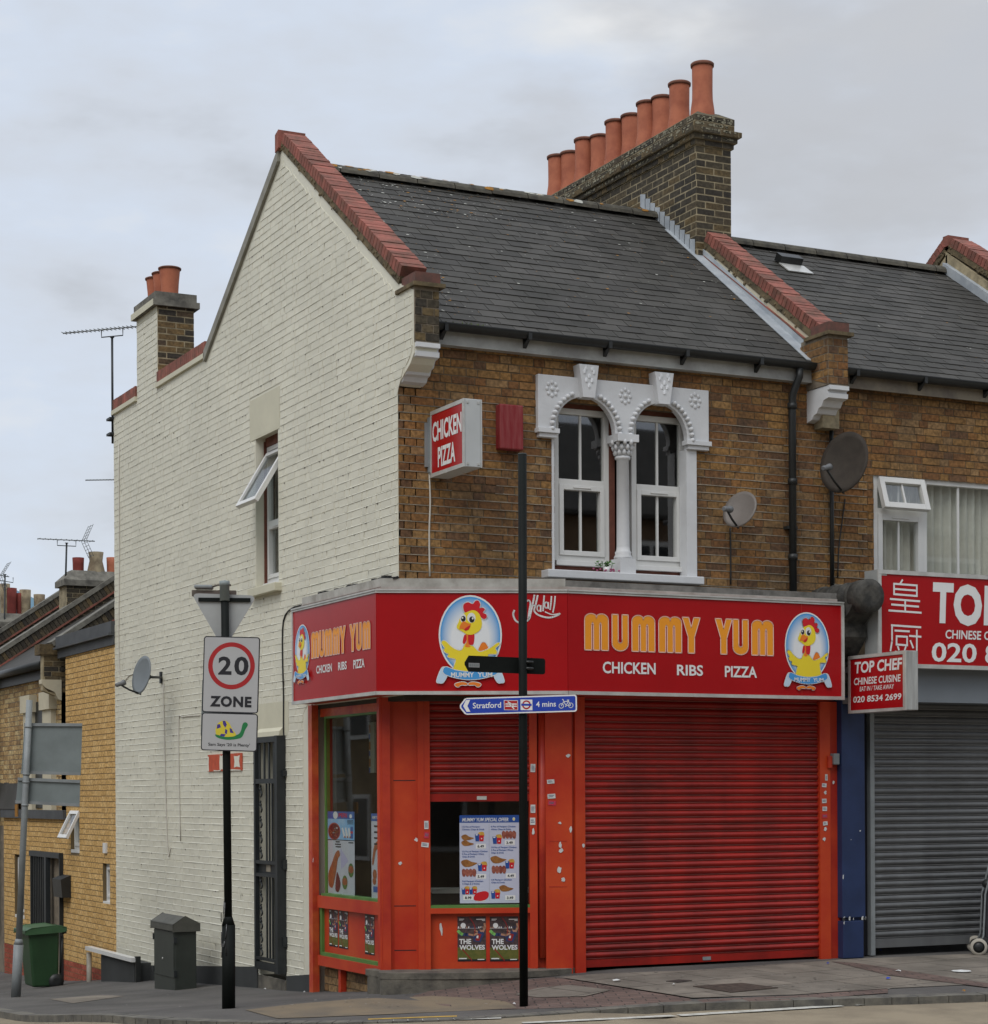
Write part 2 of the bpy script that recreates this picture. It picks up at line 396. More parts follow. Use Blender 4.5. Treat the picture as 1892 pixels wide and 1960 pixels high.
M_COPEJ = mat('mossy_mortar', (.16, .12, .065), .95, .6, 8., bump=.6, bscale=30, col2=(.06, .05, .03))
M_SLATE = mat('slate', (.060, .056, .050), .68, .35, 2.2, island=.26, col2=(.040, .038, .032), bump=.15, bscale=30, spec=.22)
M_SLATED = mat('slate_bed', (.02, .02, .021), .9, .2)
M_LICH = mat('lichen_orange', (.36, .17, .03), .9, .4, 20)
M_LICHW = mat('lichen_pale', (.48, .48, .43), .9, .3, 20)
M_RIDGE = mat('ridge_tile', (.11, .10, .075), .9, .6, 9., island=.2, bump=.6, bscale=25, col2=(.05, .046, .038))
M_LEAD = mat('lead', (.30, .33, .36), .5, .4, 5., col2=(.42, .45, .47))
M_TERRA = mat('terracotta', (.43, .142, .075), .8, .25, 6., island=.12, col2=(.32, .095, .052))
M_TERRAD = mat('terracotta_rim', (.20, .085, .055), .85, .4, 9.)
M_STONE = mat('old_stone', (.19, .18, .15), .9, .5, 6., bump=.4, bscale=25, col2=(.08, .075, .065))
M_STUCCO = mat('white_stucco', (.62, .63, .64), .6, .10, 4., bump=.15, bscale=40)
M_UPVC = mat('upvc', (.66, .66, .64), .35, .08, 3.)
M_WOODR = mat('brown_timber', (.16, .055, .035), .7, .4, 8.)
M_FASCIA = mat('grey_fascia_board', (.42, .43, .41), .6, .35, 3., col2=(.26, .26, .25))
M_BLACK = mat('black_plastic', (.022, .024, .024), .45, .3, 4.)
M_IRON = mat('black_ironwork', (.022, .026, .028), .5, .3, 6.)
M_RED = mat('sign_red', (.37, .006, .009), .25, .10, 1.4, spec=.42)
M_ALU = mat('aluminium_trim', (.60, .60, .57), .38, .25, 5., metal=.35)
M_ORANGE = mat('letter_orange', (.80, .30, .018), .4, .04)
M_PINK = mat('letter_outline', (.80, .50, .42), .5, .02)
M_WHT = mat('sign_white', (.72, .72, .71), .45, .05)
M_BLUE1 = mat('emblem_blue', (.06, .29, .62), .4, .05)
M_BLUE2 = mat('emblem_mid_blue', (.22, .46, .72), .4, .05)
M_BLUE3 = mat('emblem_pale_blue', (.50, .63, .76), .4, .05)
M_YELLOW = mat('emblem_yellow', (.78, .62, .03), .4, .05)
M_BEAK = mat('emblem_orange', (.75, .20, .02), .4, .05)
M_CRED = mat('emblem_red', (.55, .012, .02), .4, .05)
M_INK = mat('ink_black', (.012, .012, .016), .5, .1)
M_SHOP = mat('orange_red_gloss', (.52, .058, .014), .42, .30, 1.6, col2=(.42, .022, .010), bump=.08, bscale=20)
M_SHOPD = mat('worn_red_gloss', (.36, .022, .012), .45, .35, 2.2, col2=(.50, .05, .015))
M_SHUT = mat('red_shutter', (.38, .017, .010), .32, .45, 1.3, col2=(.20, .012, .009), streak=True)
M_SHUTG = mat('grey_shutter', (.125, .13, .133), .45, .25, 1.2, streak=True)
M_GREEN = mat('green_trim', (.10, .22, .05), .5, .3)
M_GRN2 = mat('wheelie_green', (.022, .062, .024), .5, .25, 3.)
M_CAB = mat('cabinet_green', (.040, .047, .040), .5, .25, 2.5)
M_POLE = mat('black_pole', (.009, .011, .010), .6, .4, 3., spec=.12)
M_GALV = mat('galvanised', (.24, .26, .265), .5, .3, 3.)
M_SGREY = mat('sign_back', (.185, .215, .215), .5, .2, 3.)
M_SIGNW = mat('sign_plate_white', (.40, .40, .40), .5, .06, 2.)
M_BLUES = mat('sign_blue', (.012, .045, .36), .4, .05)
M_TAR = mat('asphalt', (.112, .105, .097), .9, .35, .9, bump=.8, bscale=120, col2=(.068, .064, .060))
M_CONC = mat('concrete', (.155, .14, .112), .9, .5, 5., bump=.5, bscale=40, col2=(.07, .064, .054))
M_NAVY = mat('navy_paint', (.018, .035, .10), .5, .3, 3.)
M_CURT = mat('curtain', (.78, .77, .70), .8, .15, 6.)
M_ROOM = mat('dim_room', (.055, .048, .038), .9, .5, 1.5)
M_PLINTH = mat('black_plinth', (.045, .048, .048), .7, .3, 2.)
M_CREAM = mat('cream_stone', (.55, .50, .37), .7, .15, 3.)
M_DISH = mat('dish_grey', (.15, .155, .16), .5, .2, 4.)
M_PAPER = mat('sticker_paper', (.62, .63, .62), .7, .2, 30.)
M_CABLE = mat('cable_black', (.02, .02, .02), .6, .1)
M_CABLEW = mat('cable_white', (.55, .52, .46), .6, .1)

def pavemat(name, c, c2, joint, bw, bh, ang=0, mort=.008, off=.5):
    "paving units with dark joints, each with a tone of its own, over broad stains"
    m_ = bpy.data.materials.new(name); m_.use_nodes = True; t = m_.node_tree; N = t.nodes; K = t.links.new; b = N['Principled BSDF']; b.inputs['Roughness'].default_value = .9; b.inputs['Specular IOR Level'].default_value = .25
    co = N.new('ShaderNodeTexCoord'); mp_ = N.new('ShaderNodeMapping'); mp_.inputs['Rotation'].default_value = (0, 0, ang); K(co.outputs['Object'], mp_.inputs[0])
    br = N.new('ShaderNodeTexBrick'); br.offset = off; br.inputs['Scale'].default_value = 1; br.inputs['Brick Width'].default_value = bw; br.inputs['Row Height'].default_value = bh; br.inputs['Mortar Size'].default_value = mort
    br.inputs['Color1'].default_value = lin(c); br.inputs['Color2'].default_value = lin(c2); br.inputs['Mortar'].default_value = lin(joint); K(mp_.outputs[0], br.inputs['Vector'])
    n1 = N.new('ShaderNodeTexNoise'); n1.inputs['Scale'].default_value = 1.6; n1.inputs['Detail'].default_value = 9; n1.inputs['Roughness'].default_value = .7; K(co.outputs['Object'], n1.inputs['Vector'])
    r_ = N.new('ShaderNodeMapRange'); r_.inputs[1].default_value = .35; r_.inputs[2].default_value = .68; r_.inputs[3].default_value = 1.15; r_.inputs[4].default_value = .6; K(n1.outputs[0], r_.inputs[0])
    sc = N.new('ShaderNodeVectorMath'); sc.operation = 'SCALE'; K(br.outputs['Color'], sc.inputs[0]); K(r_.outputs[0], sc.inputs['Scale']); K(sc.outputs[0], b.inputs['Base Color'])
    n2 = N.new('ShaderNodeTexNoise'); n2.inputs['Scale'].default_value = 90; K(co.outputs['Object'], n2.inputs['Vector']); bp = N.new('ShaderNodeBump'); bp.inputs['Strength'].default_value = .5; bp.inputs['Distance'].default_value = .01; K(n2.outputs[0], bp.inputs['Height']); K(bp.outputs[0], b.inputs['Normal'])
    return m_

def shutmat(name, c, c2, dirt):
    "lacquered slats: rubbed paint in broad streaks, sooty smears along the slats"
    m_ = mat(name, c, .34, .4, 1.3, col2=c2, streak=True); t = m_.node_tree; N = t.nodes; K = t.links.new; b = N['Principled BSDF']; src = b.inputs['Base Color'].links[0].from_socket
    co = N.new('ShaderNodeTexCoord'); mp_ = N.new('ShaderNodeMapping'); mp_.inputs['Scale'].default_value = (.55, .55, 2.6); mp_.inputs['Location'].default_value = (.4, 0, 1.3); K(co.outputs['Object'], mp_.inputs[0])
    n = N.new('ShaderNodeTexNoise'); n.inputs['Scale'].default_value = 1.5; n.inputs['Detail'].default_value = 9; n.inputs['Roughness'].default_value = .72; K(mp_.outputs[0], n.inputs['Vector'])
    r_ = N.new('ShaderNodeMapRange'); r_.inputs[1].default_value = .50; r_.inputs[2].default_value = .74; r_.inputs[4].default_value = .85; K(n.outputs[0], r_.inputs[0])
    mx = N.new('ShaderNodeMix'); mx.data_type = 'RGBA'; K(r_.outputs[0], mx.inputs[0]); K(src, mx.inputs['A']); mx.inputs['B'].default_value = lin(dirt); K(mx.outputs['Result'], b.inputs['Base Color']); return m_
M_SHUT = shutmat('red_slats', (.35, .016, .010), (.22, .012, .009), (.06, .012, .009)); M_SHUTG = shutmat('grey_slats', (.135, .14, .142), (.10, .103, .105), (.05, .05, .048))
M_LIPR = mat('pale_red_lip', (.42, .14, .12), .6, .4, 4.); M_LIPG = mat('pale_grey_lip', (.34, .34, .34), .6, .3, 4.)  # paler tone for the thin lip of every slat
# ================================================================== GROUND
def gsheet(name, outline, m_, dz, res=.5):
    "a sheet following the ground inside an outline (list of x,y)"
    bm = bmesh.new(); vs = [bm.verts.new((x, y, 0)) for x, y in outline]; bm.faces.new(vs)
    x0, x1 = min(p[0] for p in outline), max(p[0] for p in outline); y0, y1 = min(p[1] for p in outline), max(p[1] for p in outline)
    for ax, lo, hi in ((0, x0, x1), (1, y0, y1)):
        k = lo+res
        while k < hi:
            no = (1, 0, 0) if ax == 0 else (0, 1, 0); p = (k, 0, 0) if ax == 0 else (0, k, 0)
            bmesh.ops.bisect_plane(bm, geom=bm.verts[:]+bm.edges[:]+bm.faces[:], plane_co=p, plane_no=no); k += res
    bmesh.ops.triangulate(bm, faces=bm.faces[:])
    for v in bm.verts: v.co.z = ground(v.co.x, v.co.y)+dz
    bmesh.ops.recalc_face_normals(bm, faces=bm.faces[:])
    if sum(f.normal.z for f in bm.faces) < 0: bmesh.ops.reverse_faces(bm, faces=bm.faces[:])
    me = bpy.data.meshes.new(name); bm.to_mesh(me); bm.free(); me.materials.append(m_)
    o = bpy.data.objects.new(name, me); COL.objects.link(o); return struct(o)
KERB = [(40, -7.2), (14, -4.6), (9, -3.95), (6.5, -3.58), (4, -3.2), (2.6, -2.95), (.85, -2.6), (0, -2.42), (-.66, -2.24), (-1.2, -1.98), (-1.7, -1.6), (-2.2, -1.0), (-2.55, -.35), (-2.78, .5), (-2.88, 1.5), (-2.88, 4), (-2.86, 9), (-2.86, 30), (-2.86, 60)]
M_ROAD = mat('buff_road', (.30, .25, .175), .95, .35, 1.6, bump=.9, bscale=160, col2=(.20, .165, .118))
def inpav(x, y, d=.7):
    n = len(KERB); k_ = [(p[0], p[1]+d) if p[0] > -1 else (p[0]+d, p[1]+d) for p in KERB]+[(40, 60)]
    return bool([1 for l, r in scan([k_], y+1e-4) if l < x < r])
RDZ = -.055
def rdz(x, y): return RDZ*(.12 if -2.4 < x < .55 and -4 < y < 0 else 1)
def roadsheet():
    cut = lambda lo, hi, a_, b_: [lo+(a_-lo)*k/8 for k in range(8)]+[a_+.5*k for k in range(int((b_-a_)/.5))]+[b_+(hi-b_)*(k/10) for k in range(11)]
    xs_, ys_ = cut(-150, 200, -14, 14), cut(-150, 250, -12, 30); mb = MB()
    i = mb.add([(x, y, ground(x, y)+rdz(x, y)-(.5 if inpav(x, y) else 0)) for y in ys_ for x in xs_]); w = len(xs_)
    for r in range(len(ys_)-1):
        for c in range(w-1): mb.face((i+r*w+c, i+r*w+c+1, i+(r+1)*w+c+1, i+(r+1)*w+c))
    struct(mb.build('road', M_ROAD))
roadsheet()
pav = list(KERB)+[(40, 60)]
gsheet('pavement', pav, M_TAR, 0, 1.)
def offs(path, d):
    R = []
    for k, p in enumerate(path):
        a = Vector(path[max(k-1, 0)]); b = Vector(path[min(k+1, len(path)-1)]); t = (b-a).normalized(); R.append((p[0]+t.y*d, p[1]-t.x*d))
    return R
M_KERB = mat('kerb_stone', (.155, .145, .12), .85, .5, 6., bump=.4, bscale=50, col2=(.075, .072, .066))
def dense(path, step=.3):
    R = []
    for a, b in zip(path, path[1:]):
        n = max(1, int((Vector(b)-Vector(a)).length/step)); R += [(lerp(a[0], b[0], k/n), lerp(a[1], b[1], k/n)) for k in range(n)]
    return R+[path[-1]]
KD = spline(KERB[1:17], 5, False); KD = dense(KD, .45); KO = offs(KD, -.012); KI = offs(KD, .15)
mb = MB()
for k in range(len(KD)-1):
    if KD[k][1] > 28: break
    drop = -.0 if -1.5 < KD[k][0] < .9 and KD[k][1] < -1.4 else 0
    P = []
    for (x, y) in (KO[k], KO[k+1], KI[k+1], KI[k]): P.append((x, y, ground(x, y)))
    t = Vector(P[1])-Vector(P[0]); g = t*.004/max(t.length, .01)
    top = [Vector(p)+Vector((0, 0, .006 + random.uniform(0, .003) + (drop if j in (0, 1) else drop*.0))) for j, p in enumerate(P)]
    top[0] += g; top[3] += g; top[1] -= g; top[2] -= g
    bot = [p-Vector((0, 0, .16)) for p in top]
    i = mb.add(bot+top)
    for q in ((4, 5, 6, 7), (0, 1, 5, 4), (1, 2, 6, 5), (2, 3, 7, 6), (3, 0, 4, 7)): mb.face([i+t_ for t_ in q])
struct(mb.build('kerb', M_KERB))
def gp(*pts): return [tuple(gpt(x, y).xy) for x, y in pts]
# paving changes: red block band, grey flags, buff apron at the crossing
M_BLOCK = pavemat('red_block_paving', (.165, .112, .094), (.128, .092, .08), (.06, .05, .045), .2, .1, .4, .006)
M_FLAG = pavemat('grey_flags', (.215, .188, .155), (.178, .158, .132), (.07, .062, .052), .75, .6, -.17, .009)
M_BUFF = mat('buff_paving', (.20, .155, .10), .9, .3, 2.2, bump=.6, bscale=130, col2=(.135, .112, .083))
gsheet('block_paving', gp((835, 1893), (1060, 1871), (1200, 1893), (1320, 1912), (1330, 1922), (1120, 1929), (1000, 1932), (860, 1934), (780, 1910)), M_BLOCK, .004)
gsheet('slab_paving', gp((1068, 1871), (1330, 1858), (1600, 1838), (1892, 1825), (1892, 1850), (1892, 1884), (1700, 1893), (1520, 1905), (1325, 1911), (1205, 1892)), M_FLAG, .006)
gsheet('buff_paving', gp((470, 1934), (560, 1923), (690, 1912), (830, 1907), (970, 1916), (990, 1930), (840, 1938), (700, 1944), (600, 1948), (530, 1950)), M_BUFF, .005)
gsheet('paving_repair', gp((1030, 1893), (1090, 1887), (1170, 1897), (1120, 1909), (1030, 1911), (985, 1905)), M_FLAG, .010)
gsheet('paving_repair', gp((95, 1913), (190, 1905), (240, 1907), (140, 1921)), M_FLAG, .004)
gsheet('block_paving', gp((1335, 1915), (1520, 1907), (1700, 1894), (1700, 1902), (1520, 1915), (1340, 1922)), M_BLOCK, .007)
gsheet('block_paving', gp((1592, 1842), (1640, 1845), (1892, 1884), (1892, 1892), (1700, 1868)), M_BLOCK, .010)
# road markings
M_LINE = mat('road_paint_white', (.55, .54, .50), .8, .5, 12., col2=(.34, .33, .28))
M_LINEY = mat('road_paint_yellow', (.50, .31, .05), .8, .5, 12., col2=(.30, .20, .06))
def band(pts, w, m_, z=.010):
    f = []
    for x, y in pts:
        zz = -.15
        for _ in range(30): p = hit(x, y, (0, 0, zz), (0, 0, 1)); zz = lerp(zz, ground(p.x, p.y)+rdz(p.x, p.y), .6)
        f.append(tuple(p.xy))
    f = dense(f, .4)
    a, b = offs(f, w/2), offs(f, -w/2)
    mb = MB()
    for k in range(len(f)-1): mb.poly([(p[0], p[1], ground(*p)+rdz(*p)+z) for p in (a[k], b[k], b[k+1], a[k+1])])
    o = mb.build('road_marking', m_)
    if sum(p.normal.z for p in o.data.polygons) < 0: o.data.flip_normals()
    struct(o)
band([(1000, 1960), (1150, 1953), (1290, 1946)], .10, M_LINE)
band([(1300, 1945.5), (1450, 1936.5), (1610, 1926.5)], .10, M_LINE)
band([(1632, 1925), (1760, 1915.5), (1892, 1907)], .10, M_LINE)
band([(705, 1953), (800, 1949.5), (875, 1947)], .08, M_LINEY)
band([(655, 1959), (760, 1955), (890, 1952), (960, 1950)], .12, M_LINE)
# ================================================================== CORNER BUILDING
B = thing('corner_building', (0, 0, 0), 'corner shop building with white painted gable side wall and long brick chimney', 'building')
EAVE, RIDGE, RY = 5.93, 8.17, 2.93
def rz(y): return EAVE+(RIDGE-EAVE)*(y+.12)/(RY+.12)
yb = 9.29
gable = [(-2.2, -1.2), (-2.2, 2.56), (0, 2.56), (0, 5.35), (.12, 5.42), (.28, 5.50), (.36, 5.58), (.36, 6.14), (.083, 6.245), (-2.93, 8.34), (-5.42, 6.76), (-7.335, 6.72), (-7.335, 7.62), (-8.213, 7.62), (-8.213, 6.72), (-yb, 6.70), (-yb, -1.2)]
wA0, wB1 = SIDE.px(489.7, 838); wA1 = SIDE.px(532.4, 818)[0]; wB0 = SIDE.px(532, 1119)[1]
hole_w = [(wA0, wB0), (wA1, wB0), (wA1, wB1), (wA0, wB1)]
dA0, dB1 = SIDE.px(496, 1412); dA1 = SIDE.px(546, 1412)[0]
hole_d = [(dA0, -.25), (dA1, -.25), (dA1, dB1), (dA0, dB1)]
mb = MB(); mb.wall(SIDE, gable, [hole_w, hole_d], .225)
# smooth rendered strips along the gable verges, round the openings and at the shop corner
inner = [(-2.42, -.30), (-2.42, 2.50), (-2.3, 2.56), (-.004, 2.56), (-.004, 5.30), (.13, 5.47), (.27, 5.55), (.33, 5.62), (.33, 6.10), (.06, 6.14), (-2.93, 8.20), (-5.36, 6.62), (-7.335, 6.63), (-7.335, 7.60), (-8.205, 7.60), (-8.205, 6.63), (-yb+.004, 6.62), (-yb+.004, -.62), (-6, -.36), (-4, -.20)]
lw = [(wA0-.17, wB1-.02), (wA1+.07, wB1-.02), (wA1+.07, wB1+.42), (wA0-.17, wB1+.42)]
ld = [(dA0-.1, dB1-.0), (dA1+.12, dB1-.0), (dA1+.12, dB1+.36), (dA0-.1, dB1+.36)]
hw2 = [(wA0-.02, wB0-.1), (wA1+.02, wB0-.1), (wA1+.02, wB1-.021), (wA0-.02, wB1-.021)]
hd2 = [(dA0-.02, -.3), (dA1+.02, -.3), (dA1+.02, dB1-.001), (dA0-.02, dB1-.001)]
mb.mat(0); bricks(mb, SIDE, inner, [lw, ld, hw2, hd2], c1=.0042, jit=.0016, gap=.011, flemish=True, z0=-.62)
mb.mat(1); ribs(mb, SIDE, inner, [lw, ld, hw2, hd2], z0=-.62, h=.0085, c1=.0078, gapp=.035, seg=(.4, 1.3))
mb.mat(2)
for q in (lw, ld): mb.rect(SIDE, q[0][0]+.003, q[0][1], q[1][0]-.003, q[2][1]-.003, .0005, .006)
mb.build('side_wall', [M_WHITE, M_WHITER, M_WHITEP], B)
# chipped pockets in the paint
mb = MB()
for k in range(900):
    a, b = random.uniform(-9.1, -.1), random.uniform(-.3, 7.6)
    if not scan([inner, lw, ld, hw2, hd2], b) or not any(l+.1 < a < r-.1 for l, r in scan([inner, lw, ld, hw2, hd2], b)): continue
    b = -.62+round((b+.62)/.0755)*.0755-.006
    w, h = (random.uniform(.010, .045), random.uniform(.006, .02)) if k % 3 else (random.uniform(.005, .008), random.uniform(.03, .066))
    mb.flat(SIDE, [(a-w/2, b), (a, b-h*.9), (a+w/2, b-h*.3), (a+w*.4, b+.002), (a, b+.003)], .0072)
mb.build('paint_chips', mat('bare_brick_chip', (.16, .14, .11), .9, .5, 30), B)
# plinth
mb = MB(); P = [SIDE.px(262, 1836), (-5.5, SIDE.px(400, 1850)[1]), (-4.0, SIDE.px(480, 1861)[1])]
for a0, a1, b0, b1 in ((-9.27, dA0-.05, -.55, -.17), (dA1+.05, -2.2, -.20, -.13)):
    mb.prism([SIDE.w(a0, -1.2), SIDE.w(a1, -1.2), SIDE.w(a1, b1), SIDE.w(a0, b0)], SIDE.n*.018)
mb.build('plinth', M_PLINTH, B)
# front wall above the shop
u0, v0 = FRONT.px(1062, 1092); u1 = FRONT.px(1330, 1092)[0]
hf = [(u0, 3.70), (u1, 3.70), (u1, 5.36), (u0, 5.36)]
fw = [(0, 2.9), (4.74, 2.9), (4.74, 5.95), (0, 5.95)]
mb = MB(); mb.wall(FRONT, [(.002, 2.9), (4.74, 2.9), (4.74, 5.86), (.002, 5.86)], [hf], .28, c=.0)
mb.mat(1); bricks(mb, FRONT, [(.001, 3.55), (4.74, 3.55), (4.74, 5.85), (.001, 5.85)], [hf], c0=0, c1=.005, jit=.003, flemish=True, z0=2.93)
mb.mat(2); ribs(mb, FRONT, [(.001, 3.55), (4.74, 3.55), (4.74, 5.85), (.001, 5.85)], [hf], z0=2.93, h=.009, c1=.0085, gapp=.08, seg=(.15, .7), bmax=5.32)
mb.build('front_wall', [M_MORTD, M_BROWN, M_MORT], B)
# walls out of sight that close the house
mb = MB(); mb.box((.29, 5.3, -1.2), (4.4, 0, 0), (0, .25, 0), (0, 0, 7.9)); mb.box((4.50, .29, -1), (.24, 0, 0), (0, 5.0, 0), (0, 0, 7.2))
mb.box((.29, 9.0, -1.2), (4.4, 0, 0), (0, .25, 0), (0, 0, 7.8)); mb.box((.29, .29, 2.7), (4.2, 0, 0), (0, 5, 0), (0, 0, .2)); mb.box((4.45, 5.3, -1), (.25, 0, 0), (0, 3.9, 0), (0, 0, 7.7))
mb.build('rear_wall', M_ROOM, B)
# ---- roof: battened bed with single slates
def slates(mb, x0, x1, y0, z0, y1, z1, rows, w=.25):
    d = Vector((0, y1-y0, z1-z0)); Ln = d.length; d.normalize(); n = Vector((0, -d.z, d.y)); g = Ln/rows
    for r in range(rows):
        a = x0 - (w/2 if r % 2 else 0) + random.uniform(-.01, .01)
        while a < x1:
            l, q = max(a+.003, x0), min(a+w-.003, x1); a += w
            if q-l < .02: continue
            t = random.uniform(-.002, .003); sl_ = random.uniform(-.010, .008) if random.random() < .25 else random.uniform(-.002, .002)
            o = Vector((0, y0, z0)) + d*(r*g-.012+sl_)
            i = mb.add([o+Vector((l, 0, 0))+n*(.008+t), o+Vector((q, 0, 0))+n*(.008+t+random.uniform(-.001, .002)), o+Vector((q, 0, 0))+d*(g+.02)+n*.004, o+Vector((l, 0, 0))+d*(g+.02)+n*.004,
                        o+Vector((l, 0, 0))+n*(.015+t), o+Vector((q, 0, 0))+n*(.015+t), o+Vector((q, 0, 0))+d*(g+.02)+n*.008, o+Vector((l, 0, 0))+d*(g+.02)+n*.008])
            for f in ((4, 5, 6, 7), (0, 1, 5, 4), (1, 2, 6, 5), (3, 0, 4, 7)): mb.face([i+t_ for t_ in f])
def lichen(mb, x0, x1, y0, y1, zf, n, smin=.008, smax=.035, top=False):
    for _ in range(n):
        x = random.uniform(x0, x1); y = lerp(y0, y1, random.random()**(.5 if top else 1)); r = random.uniform(smin, smax)*(.35 if random.random() < .8 else .8)
        nn = Vector((0, -(zf(1)-zf(0)), 1)).normalized(); c = Vector((x, y, zf(y)))+nn*.020; e1 = Vector((1, 0, 0)); e2 = nn.cross(e1)
        k = random.randint(5, 8); mb.mi = 0 if random.random() < .35 else 1
        mb.poly([c+(e1*math.cos(2*math.pi*j/k)*random.uniform(.8, 1.6)+e2*math.sin(2*math.pi*j/k)*random.uniform(.5, 1))*r for j in range(k)])
x0r, x1r = .14, 4.56
mb = MB(); mb.box((x0r, -.13, EAVE-.03), (x1r-x0r, 0, 0), (0, RY+.13, RIDGE-EAVE), (0, 0, .028)); mb.box((x0r, RY, RIDGE-.03), (x1r-x0r+.3, 0, 0), (0, 2.5, -1.65), (0, 0, .05))
mb.box((.1, 5.4, 6.35), (4.5, 0, 0), (0, 3.8, 0), (0, 0, .1))
mb.mat(1); slates(mb, x0r, x1r, -.16, EAVE-.025, RY, RIDGE, 25)
R_ = mb.build('roof', [M_SLATED, M_SLATE], B)
mb = MB(); lichen(mb, .3, 4.4, .0, 2.85, rz, 300, .006, .020, top=True); lichen(mb, .2, .9, -.1, 1.2, rz, 60, .006, .018); lichen(mb, .25, 2.4, 2.2, 2.9, rz, 260, .005, .020)
mb.build('lichen', [M_LICH, M_LICHW], R_)
mb = MB(); k = .16
while k < 4.7:
    w = .44; z = RIDGE+.01+random.uniform(-.006, .006)
    prof = [(math.cos(t)*.115, math.sin(t)*.10) for t in [math.pi*j/8 for j in range(9)]]
    a = mb.add([(k+.004, RY+p[0], z+p[1]-.03) for p in prof]); b = mb.add([(k+w-.004, RY+p[0], z+p[1]-.03) for p in prof])
    for j in range(8): mb.face((a+j, b+j, b+j+1, a+j+1)[::-1])
    k += w
ri = mb.build('ridge_tiles', M_RIDGE, R_)
mb = MB()
for _ in range(150):
    x = random.uniform(.2, 4.6) if random.random() < .5 else random.uniform(.2, 2.2); t = random.uniform(.5, 2.9); r = random.uniform(.01, .045); mb.mi = 0 if random.random() < .65 else 1
    c = Vector((x, RY-math.cos(t)*.118, RIDGE-.02+math.sin(t)*.103)); e1 = Vector((1, 0, 0)); e2 = Vector((0, math.sin(t), math.cos(t)))
    mb.poly([c+(e1*math.cos(j*.9)*1.7+e2*math.sin(j*.9)*.7)*r*random.uniform(.6, 1.2) for j in range(7)])
mb.build('lichen', [M_LICH, M_LICHW], R_)
# ---- gable coping: red bricks on edge over a mossy bed, down to a kneeler block
def coping(parent, x, w, y0, z0, y1, z1, bed_=.07, over=.018, name='gable_coping'):
    mb = MB(); d = Vector((0, y1-y0, z1-z0)); Ln = d.length; d.normalize(); n = Vector((0, -d.z, d.y)); n = n if n.z > 0 else -n
    o = Vector((x, y0, z0)); mb.mat(1); mb.box(o-Vector((w/2+.012, 0, 0))-n*bed_, (w+.024, 0, 0), d*Ln, n*(bed_+.004))
    for k in range(int(Ln*26)): s_ = random.choice((-1, -1, 1)); c_ = o+d*random.uniform(0, Ln)-n*random.uniform(-.01, bed_+.012)+Vector((s_*(w/2+.012), 0, 0)); r_ = random.uniform(.008, .022); mb.ball(c_, r_*.6, r_*1.3, r_, 3)
    k = 0; pitch = .0745; cnt = int(Ln/pitch)
    for k in range(cnt):
        mb.mi = 0; j = random.uniform(-.004, .004); q = o+d*(k*pitch+.004)+n*(.0+j)
        mb.box(q-Vector((w/2+over, 0, 0)), (w+2*over, 0, 0), d*(pitch-.009), n*.105)
    return mb.build(name, [M_COPE, M_COPEJ, M_STONE], parent)
coping(B, .105, .21, -.09, 6.315, 2.93, 8.415)
mb = MB(); mb.box((-.045, 2.93, 8.35), (.30, 0, 0), (0, .10, -.03), (0, 0, .185)); mb.build('gable_apex', M_COPE, B)
# back verge board
mb = MB(); mb.box((-.035, 2.99, 8.34-.11), (.30, 0, 0), (0, 2.46, -1.60), (0, 0, .12)); mb.build('verge_board', mat('verge_grey', (.27, .26, .22), .8, .3, 4), B)
# front kneeler: sooty brick pier, stone cap and corbel
def kneeler(parent, x, soot, z0=5.52, w=.235, white=M_STUCCO):
    f = Fr((x, -.374, 0), (1, 0, 0)); mb = MB(); mb.mat(0)
    mb.box((x-.004, -.372, 5.68), (w, 0, 0), (0, .45, 0), (0, 0, .50)); mb.mat(1)
    bricks(mb, f, [(.001, 5.69), (w-.001, 5.69), (w-.001, 6.16), (.001, 6.16)], c0=-.004, c1=.004, bw=.2325, flemish=True)
    
    if x > 1: bricks(mb, Fr((x-.004, 0, 0), (0, -1, 0)), [(.0, 5.8), (.372, 5.69), (.372, 6.16), (-.1, 6.16)], c0=-.001, c1=.004, flemish=True)
    fr2 = Fr((x+w-.004, 0, 0), (0, 1, 0)); bricks(mb, fr2, [(-.372, 5.69), (.05, 5.69), (.05, 6.16), (-.372, 6.16)], c0=-.001, c1=.004)
    mb.mat(2); mb.box((x-.03, -.42, 6.17), (w+.075, 0, 0), (0, .42, .0), (0, 0, .035)); mb.mat(3); mb.box((x+.0, -.385, 6.205), (w+.01, 0, 0), (0, .30, .0), (0, 0, .095))
    mb.mat(4)  # moulded corbel, profile in the Y-Z plane
    pr = [(0, 5.36), (-.09, 5.38), (-.12, 5.42), (-.17, 5.43), (-.20, 5.475), (-.25, 5.485), (-.285, 5.54), (-.37, 5.555), (-.375, 5.60), (-.35, 5.605), (-.35, 5.63), (-.392, 5.635), (-.392, 5.675), (0, 5.675)]
    mb.prism([(x+.004, a, b) for a, b in pr][::-1], (w-.002, 0, 0))
    return mb.build('kneeler', [M_MORT, soot, M_COPEJ, mat('weathered_cap_brick', (.15, .065, .05), .85, .5, 9., col2=(.08, .05, .04)), white], parent)
kneeler(B, .006, M_SOOT)
k2 = kneeler(B, 4.46, M_BROWN)
